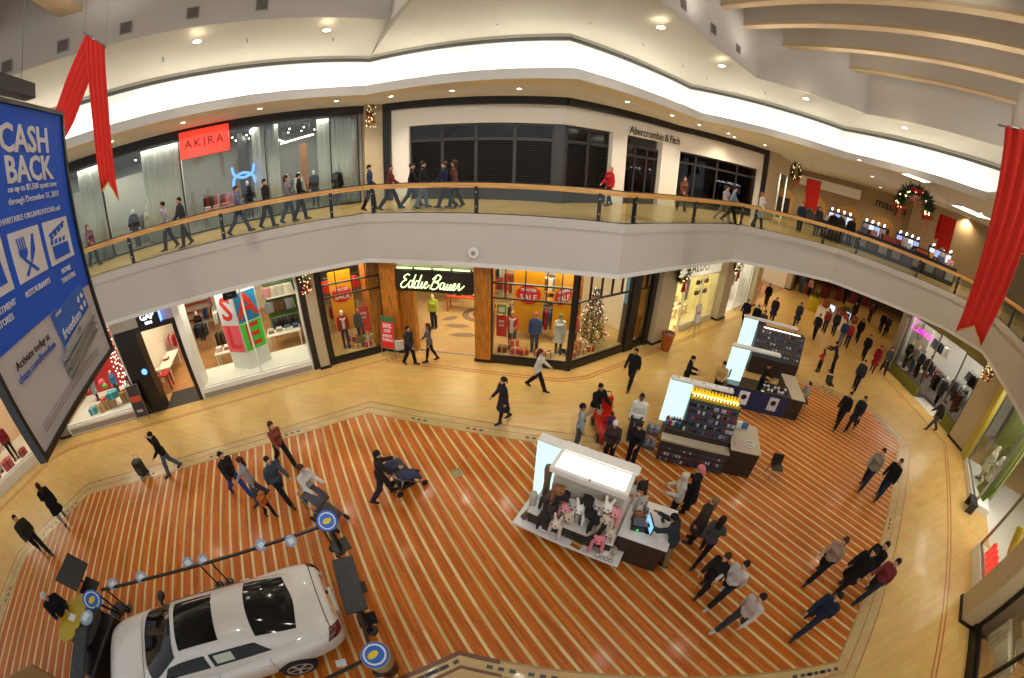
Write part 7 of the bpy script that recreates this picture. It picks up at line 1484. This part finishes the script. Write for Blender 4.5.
# --- round the red toy car behind the nearest stall
folk('man in a grey blue shirt standing behind the nearest stall',(576,449),(598,450),'stand','m',('shirt','#8f98a3'),('trousers','#4b4a48'),skin='mid')
folk('man in a black jacket and beige trousers pushing the red toy car',(592,425),(606,440),'push','m',('jacket',BL),('trousers','#b3a58a'),skin='mid')
folk('man in a white sweater facing the nearest stall',(631,438),(625,470),'stand','m',('shirt','#d3cfc8'),('trousers','#3e4653'),skin='dark')
a = at(604,432); b = at(611,455); rz = -math.atan2(b[0]-a[0],b[1]-a[1]); t = thing('toy_car_stroller','bright red toy car stroller between the two men behind the nearest stall','stroller',T(*a,.004,rz)); TR = mat('toy red','#c0200f',.35,coat=.4)
MB().loft([[(x,y,z) for x,z in ((-.3,.15),(.3,.15),(.34,.35),(.28,h_),(-.28,h_),(-.34,.35))] for y,h_ in ((-.6,.5),(-.45,.62),(.05,.5),(.45,.52),(.68,.36))]).build('body', TR, t)
MB().loft([[(-.28,-.6,.4),(.28,-.6,.4),(.26,-.5,1.1),(-.26,-.5,1.1)],[(-.28,-.5,.4),(.28,-.5,.4),(.24,-.42,1.1),(-.24,-.42,1.1)]],smooth=False).build('high_back', TR, t); MB().tube([(-.25,-.55,.9),(-.25,-.85,1.02),(.25,-.85,1.02),(.25,-.55,.9)],.02,7).build('push_handle', BLACK, t)
for s in (-1,1):
    for yy in (-.4,.42): MB().tube([(s*.32,yy,.15),(s*.38,yy,.15)],.15,16).build('wheel', BLACK, t)
MB().tube([(.17*math.cos(q),.12,.62+.12*math.sin(q)) for q in [2*PI*k/16 for k in range(16)]],.015,6,closed=True).build('steering_wheel', BLACK, t); MB().cyl((.32,-.3,.5),(.36,-.3,1.75),.012,.012,7).build('flag_pole', BLACK, t)
c = at(607,441); person('small child in a purple top sitting in the red toy car', (c[0]-.0,c[1]+.1), math.degrees(-rz), 'sit','f',('shirt','#4a2448'),('trousers','#3c4c68'),('short','#1a110d'),'dark',('shoe','#6a3a3a'),.58,.34)
folk('woman with long white hair facing the back of the nearest stall',(606,463),(600,480),'hold','f',('jacket','#3a2c2c'),BK,('long','#cfc9c0'),skin='mid',h=.96)
folk('woman in a black jacket behind the right end of the nearest stall',(629,464),(618,480),'hold','f',('jacket','#1b1a1d'),BK,('bun','#2a1a12'),h=.95)
# --- customers at the cash desk
folk('man in a dark denim jacket and khaki trousers leaning on the nearest cash desk',(661,561),(630,540),'lean','m',('jacket','#2a3038'),('trousers','#80694a'),('short','#14100e'),'mid')
folk('woman with long light brown hair queueing behind the man at the cash desk',(690,541),(660,530),'stand','f',('coat','#3a332a'),BK,('long','#7b5c38'))
folk('person in a white and black jacket with a fur collar beside the cash desk',(668,518),(650,515),'hold','f',('jacket','#b5ada0'),('trousers','#26221e'),('bun','#c3b8a4'))
folk('woman in a pink hood and black coat behind the fur collar jacket',(683,511),(660,500),'hold','f',('coat',BL),BK,('hood','#cf6f78'))
folk('slim person in dark clothes and a grey scarf walking right of the cash desk',(697,558),(730,520),'walk','f',('shirt','#4a4547'),('leggings',BL),('long','#1c130e'))
# --- right foreground walkers
folk('man in a white shirt and open black vest striding, lower right, upper of the pair',(716,598),(690,615),'walk','m',('shirt','#c6c0bd'),('trousers','#202226'),shoes=('shoe','#b9b6b2'))
folk('man in a pale shirt and grey jeans striding, lower right, lower of the pair',(728,628),(700,645),'walk2','m',('shirt','#bcb3ae'),('trousers','#33383d'),shoes=('shoe','#b9b6b2'))
folk('woman with a red bag beside the upper striding man',(700,590),(680,605),'stroll','f',('jacket','#1c1a1b'),BK,BR,h=.94)
folk('person in a beige sweater at the left of the group near the right plank edge',(812,576),(790,590),'walk','f',('shirt','#a08872'),BK,BR)
folk('man in a long black coat in the group near the right plank edge',(838,588),(815,600),'stroll','m',('coat',BL),BK)
folk('man in a black jacket beside the long-coated man near the right plank edge',(852,580),(830,595),'walk2','m',('jacket','#1a191c'),BK)
folk('man in a navy jacket carrying a yellow bag, lower right',(800,628),(780,645),'walk','m',('jacket',NV),('trousers','#232c3f'))
x,y = at(823,602,.75); small('shoulder_bag', MB().rbox(-.18,.18,-.07,.07,0,.3,.05).tube([(-.14,0,.28),(-.05,0,.5),(.05,0,.5),(.14,0,.28)],.012,6), mat('bag yellow','#c79a12',.6), T(x,y,.62,.6), 'yellow bag carried by the man in the navy jacket', 'bag')
folk('person in a grey top and red shirt crossing the right plank edge',(861,596),(830,612),'walk','f',('shirt','#7d3038'),('trousers','#2a2d36'),('tail','#1c130e'))
folk('woman in a grey jacket over a red top, left of two walking by the stalls',(860,487),(840,500),'stroll','f',('jacket','#8a8378'),('trousers','#2b3042'),('bun','#2a1a12'))
folk('person in a black jacket, right of two walking by the stalls',(876,497),(850,512),'stroll','m',('jacket',BL),('trousers','#23304a'))
# --- stalls' staff and customers
p = K3.xy(1.6,1.0); person('salesman in a black shirt behind the black glass counter', p, 150, 'hold','m',('shirt',BL),BK,('short','#1c1410'),'mid',z=.001)
p = K3.xy(3.75,.85); person('customer in a grey shirt sitting on a stool at the third stall', p, -65, 'sit','m',('shirt','#8d8f8c'),('trousers','#1d2430'),('short','#2a1c12'),h=1.0,z=.09)
t = thing('stool','black stool under the customer in the grey shirt','stool',T(p[0]+.04,p[1]-.02,.006)); MB().lathe([(.17,.45),(.18,.48),(.17,.5)],20).build('seat', BLACK, t)
for q in range(4): MB().tube([(.12*math.cos(q*PI/2),.12*math.sin(q*PI/2),.45),(.2*math.cos(q*PI/2),.2*math.sin(q*PI/2),0)],.014,7).build('leg', STEEL, t)
folk('person in black standing at the far end of the farthest stall',(830,372),(812,362),'lean','m',('jacket','#1b2024'),BK)
folk('child in a red top at the far end of the farthest stall',(817,372),(806,362),'hold','f',('shirt','#a8322e'),BK,BR,h=.75)
folk('man with dark hair behind the middle stall, beside its canopy',(713,399),(700,420),'hold','m',('shirt','#c0a060'),BK); folk('person in black behind the left end of the middle stall',(681,394),(700,400),'hold','m',('jacket',BL),BK)
folk('man in black inside the farthest stall',(775,362),(760,380),'hold','m',('shirt','#2a2226'),BK,h=.95)
# --- the shopping wing, near to far
W_ = [((835,426),(820,440),'walk','m',('jacket',BL),BK,('short','#1c1410'),'man in a black jacket, left of the pair beyond the third stall'),
((849,430),(835,445),'walk2','f',('coat','#24242a'),BK,BR,'woman in a charcoal coat, right of the pair beyond the third stall'),
((853,390),(840,405),'stroll','m',('jacket','#2d2d31'),BK,('short','#1c1410'),'man in a charcoal jacket just left of the woman in the red skirt'),
((871,372),(860,390),'stroll','f',('coat','#8a1f26'),('leggings',BL),('long','#1c130e'),'woman in a long dark red coat before the skate shop'),
((882,373),(890,390),'stroll','m',('jacket','#4a4a50'),BK,('short','#1c1410'),'man in a grey jacket at the left edge of the skate shop window'),
((862,359),(850,375),'walk','m',('jacket',BL),BK,('short','#1c1410'),'man in black walking toward the red-coated woman'),
((742,325),(730,335),'walk','m',('jacket','#1d1c20'),BK,('short','#1c1410'),'man in black walking past the white shop of the wing'),
((752,331),(745,345),'walk2','m',('jacket',BL),BK,('short','#1c1410'),'man in a black jacket beside the white shop, in front of a couple'),
((758,337),(750,350),'walk','f',('jacket','#3a3844'),BK,BR,'woman in a slate jacket beside the white shop'),
((765,306),(755,318),'stroll','m',('jacket',BL),BK,('short','#1c1410'),'man in black in the wing, before the second pier'),
((771,321),(765,335),'walk','m',('coat','#22232a'),BK,('short','#1c1410'),'man in a long dark coat in the middle of the wing'),
((795,326),(790,340),'walk2','f',('coat','#2a3340'),('trousers','#2a3340'),BR,'woman in a blue grey coat carrying a bag in the wing'),
((813,338),(800,350),'walk','m',('jacket','#232226'),BK,('short','#1c1410'),'man in a dark jacket left of the yellow drum planter'),
((823,332),(815,345),'stroll','f',('jacket','#8a3a34'),BK,BR,'woman in a rusty red jacket by the yellow drum planter'),
((832,335),(825,345),'stroll','m',('jacket','#2c2c30'),BK,('short','#1c1410'),'small person in black between the yellow drums'),
((839,345),(830,358),'stroll','m',('jacket','#33466e'),('trousers','#6a7484'),('short','#1c1410'),'man in a blue jacket and light jeans in the crowd of the wing'),
((845,347),(838,360),'stroll','f',('jacket','#b3303c'),('trousers','#2a2d36'),BR,'woman in a bright red jacket in the crowd of the wing'),
((856,341),(848,352),'walk','m',('jacket',BL),BK,('short','#1c1410'),'man in a black jacket behind the woman in bright red'),
((851,322),(845,330),'stroll','m',('jacket','#2a2226'),BK,('short','#1c1410'),'person in dark brown behind the yellow drum'),
((879,332),(872,345),'walk','m',('jacket',BL),BK,('short','#1c1410'),'man in black at the right of the wing, left of two'),
((884,336),(876,350),'walk2','m',('coat','#1f1f24'),BK,('short','#1c1410'),'man in a black coat at the right of the wing, right of two'),
((868,322),(860,332),'stroll','f',('jacket','#4a2c34'),BK,BR,'woman in a plum jacket deep in the wing'),
((874,312),(868,322),'stroll','m',('jacket','#26282e'),BK,('short','#1c1410'),'man in charcoal deep in the right of the wing'),
((793,289),(788,298),'stroll','m',('jacket','#2a2a2e'),('trousers','#5a4a44'),('short','#1c1410'),'far person in a dark jacket at the end of the wing'),
((800,292),(795,300),'stroll','f',('jacket','#4a6470'),JE,BR,'far woman in a teal jacket at the end of the wing'),
((808,296),(802,304),'stroll','f',('jacket','#c0908c'),BK,BR,'far woman in a rose jacket at the end of the wing'),
((843,304),(838,312),'stroll','m',('jacket','#1d2430'),BK,('short','#1c1410'),'far person in navy beside the white counters of the wing'),
((858,306),(852,314),'stroll','m',('jacket','#3a2a24'),BK,('short','#1c1410'),'far person in brown beyond the white counters'),
((866,300),(860,310),'stroll','f',('jacket','#7a2a2a'),BK,BR,'far woman in a wine jacket beyond the white counters'),
((930,430),(912,424),'walk','m',('jacket','#2a2630'),('trousers','#3c4354'),('short','#1c1410'),'man in a dark jacket walking out of the skate shop')]
for f,l,ps,sx,tp,bt_,hr,lb in W_: folk(lb,f,l,ps,sx,tp,bt_,hr)
for (px,py,lb) in ((812,310,'left yellow drum planter in the wing'),(841,325,'right yellow drum planter in the wing')):
    x,y = at(px,py); t = thing('drum_stand',lb,'drum',T(x,y)); MB().lathe([(.5,0),(.52,.05),(.52,1.05),(.5,1.1),(.1,1.1)],28).build('drum', mat('drum yellow lacquer','#c9b312',.5), t); sp_ = MB(); [sprig(sp_,(random.uniform(-.35,.35),random.uniform(-.35,.35),1.2),.3,8,0,.3) for k in range(14)]; sp_.build('plant', mat('dusty green','#5a5a34',.8), t)
for i,(a,b) in enumerate((((818,306),(832,314)),((834,313),(848,322)))):
    a = at(*a,.9); b = at(*b,.9); fr = Frame(a,b); t = thing('wing_counter','white counter between the yellow drums, %s part' % ('left','right')[i],'counter',fr.at(0,0,0)); MB().rbox(0,fr.L,0,.6,0,.92,.02).build('body', WHITE, t); MB().rbox(-.02,fr.L+.02,-.03,.63,.92,.96,.01).build('counter_top', CREAM, t)
    for k in range(4): small('display_screen', MB().rbox(-.25,.25,-.03,.03,0,.5,.01).box(-.22,.22,-.04,-.03,.05,.45,1), [BLACK,glow('screen pale blue','#a9c8ff',3) if k == 1 else mat('red print','#a8402a',.5)], fr.at(.4+k*.7,.4,.96), 'small display screen on the white counters of the wing', 'screen', 'screens on the white counters')
for k in range(7):
    u = 30+k*1.9; t = thing('market_booth','dark booth with red trim at the far end of the wing','booth',Fc.at(u*.8+4,-2.2-1.3*(k%5),0),'far booths'); MB().rbox(-.8,.8,0,.7,0,1.0,.02).build('counter', mat('booth red','#7a1f1a',.6), t); MB().rbox(-.8,.8,.5,.7,1.0,2.3,.02).build('back', mat('booth dark','#2a1c18',.6), t); MB().rbox(-.85,.85,0,.7,2.3,2.5,.02).build('canopy', mat('booth rust','#a0401f',.6), t)
# --- man at the counter by the car
p = Yc.xy(Yc.L*.42,-.62); person('man with white hair in a black suit standing at the mustard yellow counter', p, math.degrees(math.atan2(Yc.n.x,Yc.n.y))+25, 'hold','m',('jacket',BL),BK,('short','#c9c4bb'),'light',z=.007)
# --- gallery
G_ = [((96,266),(120,260),'stroll','f',('jacket','#6a4a58'),BK,BR,'woman in a mauve jacket at the left end of the gallery'),
((171,249),(160,252),'stroll','m',('jacket','#9a97a0'),BK,('short','#1c1410'),'man in a pale grey jacket before the red-signed store'),
((187,246),(176,250),'stroll','m',('jacket','#35333a'),BK,('short','#1c1410'),'man in a charcoal jacket before the red-signed store'),
((241,233),(256,230),'walk','m',('jacket','#5f6684'),('trousers','#3a4052'),('short','#3a2a1c'),'man in a blue grey jacket below the blue neon emblem'),
((269,227),(284,225),'stroll','m',('jacket','#2a2426'),BK,('short','#1c1410'),'man in a brown black jacket right of the blue neon emblem'),
((290,222),(305,220),'stroll','f',('jacket','#7a7078'),JE,BR,'woman in a grey jacket between the gallery curtains'),
((302,220),(315,218),'stroll','m',('jacket',BL),BK,('short','#1c1410'),'man in black before the last gallery curtain'),
((371,210),(385,209),'stroll','m',('jacket','#2b3550'),BK,('short','#1c1410'),'person in navy before the garland pier'),
((391,209),(405,208),'walk','f',('jacket','#6a2c2a'),BK,('short','#2a1a12'),'woman in a rust red jacket right of the garland pier'),
((412,207),(430,206),'walk','m',('jacket',BL),JE,('short','#1c1410'),'man in black and jeans before the first dark shutter'),
((423,208),(440,207),'stroll','m',('jacket','#1b1a1d'),('trousers','#7484a0'),('short','#1c1410'),'man in a black jacket and pale jeans before the second shutter'),
((446,208),(430,208),'walk2','m',('jacket',NV),('trousers','#2a3040'),('short','#3a2415'),'man in a navy jacket before the second shutter'),
((455,207),(440,207),'stroll','f',('jacket','#5a3a2c'),BK,BR,'woman in a brown jacket before the third shutter'),
((608,206),(590,206),'stroll','f',('jacket','#b3202a'),('leggings',BL),BD,'blond woman in a red jacket before the white pier'),
((681,211),(690,214),'stroll','f',('jacket','#6a3c2c'),BK,('long','#5a2c18'),'woman with auburn hair beside the doorway under the black lettering'),
((722,221),(735,225),'walk','f',('jacket','#a89aa0'),('trousers','#9a948c'),BR,'woman in a pale mauve jacket before the dark gallery windows'),
((729,223),(745,227),'walk2','m',('jacket','#7a8894'),BK,('short','#1c1410'),'man in a blue grey jacket before the dark gallery windows'),
((757,228),(770,232),'stroll','f',('coat','#d3ccc4'),JE,BD,'woman in a white coat at the right end of the dark windows'),
((798,232),(790,236),'stroll','m',('jacket',NV),BK,('short','#1c1410'),'man in navy standing in the gallery wing, below the wreath'),
((815,236),(822,240),'stand','m',('coat','#35343a'),('trousers','#5a6070'),('short','#1c1410'),'man in a long charcoal coat in the gallery wing'),
((829,241),(822,246),'stand','m',('jacket',BL),BK,('short','#1c1410'),'person in black left of the cosmetics stall'),
((836,243),(842,248),'stand','f',('jacket','#2a2226'),BK,BR,'woman in dark brown beside the cosmetics stall'),
((847,246),(842,252),'stand','m',('jacket','#1d1c20'),BK,('short','#1c1410'),'man in black at the left end of the cosmetics stall')]
for f,l,ps,sx,tp,bt_,hr,lb in G_: folk(lb,f,l,ps,sx,tp,bt_,hr,z=6.2)
for o in list(scene.objects):
    if len(str(o.get('label','')).split()) > 16: print('LONG', o.name, o['label'])
# ------------------------------------------------------------------ lamps
DISC = glow('downlight lens', '#fff0cf', 30); RIMM = mat('downlight rim','#e8e0d0',.4)
def downlight(loc, e, label, group, r=.11, spot=95, col=(1,.9,.72), nrm=True):
    t = thing('downlight', label, 'downlight', Matrix.Translation(loc), group)
    MB().lathe([(r,0),(r*1.35,-.012),(r*1.35,.0),(r,.02)],16,caps=False).build('rim', RIMM, t)
    MB().lathe([(r*.98,-.002),(r*.5,.004)],16).build('lens', DISC, t)
    if e: lamp('downlight_lamp','SPOT',(loc[0],loc[1],loc[2]-.03),e,col,.09,(0,0,0),spot,.8)
RP = [(197,39),(327,28),(661,25),(722,64),(806,97),(905,126)]
RL = ['round ceiling downlight nearest the left red banner','round ceiling downlight above the right end of the red-signed store','round ceiling downlight above the right half of the shuttered store','round ceiling downlight above the black lettering','ceiling downlight below the shortest ceiling beam','ceiling downlight left of the big red banner']
for (px,py),lb in zip(RP,RL):
    x,y = at(px,py,12.7); downlight((x,y,12.62), 110, lb, 'ring ceiling downlights', .12, 110)

for fr,us in ((Fa,(1.5,3.6,6.0,8.4,10.8,13.2,15.4)),(Fb,(1.0,3.2,5.4,7.2)),(Fc,(1.2,3.6,6.4,9.2,12,15,18,21)),(Fd,(0.6,2.8,5,7)),(Fe,(1.6,4,6.4,8.8,11)),(F0,(1.5,4.5))):
    for u in us:
        p = fr.at(u,-.62,4.43).translation; downlight(tuple(p), 80, 'recessed downlight under the gallery front', 'downlights under the gallery', .08, 86, (1,.84,.55))
for a in (24,30,36):
    for b in (2,6,10): p = Fc.at(a-6,-b,4.43).translation; downlight(tuple(p), 120, 'recessed downlight over the shopping wing', 'downlights in the wing', .08, 130, (1,.74,.4))
for a in (10,14,18,22): p = Fc.at(a+1,-4.8,4.43).translation; downlight(tuple(p), 110, 'recessed downlight over the shopping wing', 'downlights in the wing', .08, 130, (1,.74,.4))
for fr,us in ((Ga,(5,8,11,14,17)),(Gb,(1.5,4,6.5)),(Gc,(1.5,4.5,6.8)),(Gd,(2,5))):
    for u in us: p = fr.at(u,-1.9,10.66).translation; downlight(tuple(p), 420, 'recessed downlight over the gallery walk', 'gallery downlights', .08, 130, (1,.92,.78))
for x,y in ((-9,1),(-4,5),(1,5),(6,6),(11,6),(-6,-3),(2,-2),(8,-1)):
    lamp('vault_fill','SPOT',(x,y,16.6),330,(1,.96,.88),.3,(0,0,0),120,.7)  # added overhead fill for the atrium floor, without fixtures
for k in range(3):
    for j in range(3): p = Wm.at(4+k*7,-3-j*6,10.66).translation; downlight(tuple(p), 420, 'added fill downlight over the far gallery wing', 'added wing gallery downlights', .08, 140, (1,.84,.6))  # downlights added to brighten the dark upper wing and its far wall
# added fill spots aimed up to brighten the vault, no fixtures there
for i in (1,2,5,6,7):
    x,y = UPS[i]; lamp('vault_upfill','SPOT',(x*.9,y*.9-.4,13.1),110,(1,.97,.9),.4,(PI,0,0),150,.9)
for x,y in ((-6,3),(0,3),(7,6),(13,7)): lamp('vault_upfill','SPOT',(x,y,13.2),80,(1,.97,.9),.5,(PI,0,0),160,.9)
def grille(px, py, label):
    best = None
    for i in range(len(UPS)-1):
        fr = Frame(UPS[i],UPS[i+1]); u,z = fr.uz(px,py)
        if 0 <= u <= fr.L and 13 < z < 17.2 and fr.n.x*ray(px,py).x+fr.n.y*ray(px,py).y > 0: best = (fr,u,z)
    if not best: return
    fr,u,z = best; t = thing('vault_grille', label, 'grille', fr.at(u,-.01,z), 'square grilles on the vault wall'); MB().box(-.19,.19,-.03,.0,-.19,.19).build('frame', mat('grille frame grey','#8f867c',.7), t); mb = MB()
    for k in range(6): mb.box(-.16,.16,-.045,-.03,-.15+k*.054,-.125+k*.054)
    mb.box(-.16,.16,-.032,-.03,-.16,.16); mb.build('louvre_grille', mat('dark mesh','#6b645c',.7), t)
GL = ['square grille on the vault wall, %s from the left edge' % o for o in ORD[:5]]+['square grille on the vault wall, highest of the three at the upper right','square grille on the vault wall, middle of the three at the upper right','square grille on the vault wall, lowest of the three at the upper right']
for (px,py),lb in zip(((7,67),(63,46),(126,28),(193,13),(262,5),(683,4),(713,29),(738,49)),GL): grille(px,py,lb)
for px,py in ((163,62),(247,43),(333,42),(415,36),(497,25),(590,24),(643,46),(683,67),(707,80),(765,95)):
    x,y = at(px,py,12.55); t = thing('sprinkler','tiny sprinkler head on the plaster ring of the upper ceiling','sprinkler',T(x,y,12.6),'ceiling sprinklers'); MB().cyl((0,0,.1),(0,0,-.06),.03,.02,8).build('body', STEEL, t); MB().lathe([(.05,-.09),(.05,-.08)],12).build('deflector', STEEL, t)
for (x,y,tx,ty,tz,e) in ((-6,-4,-9,9,5.5,1650),(1,-5,-1,12,5.5,2550),(8,-3,8,14,6,1500),(12,-4,18,10,6,900)):      # added fill spots from the near side, lifting the gallery fascia
    d_ = Vector((tx-x,ty-y,tz-12.6)); lamp('atrium_fill','SPOT',(x,y,12.6),e,(1,.97,.93),.2,d_.to_track_quat('-Z','Y').to_euler(),78,.9)
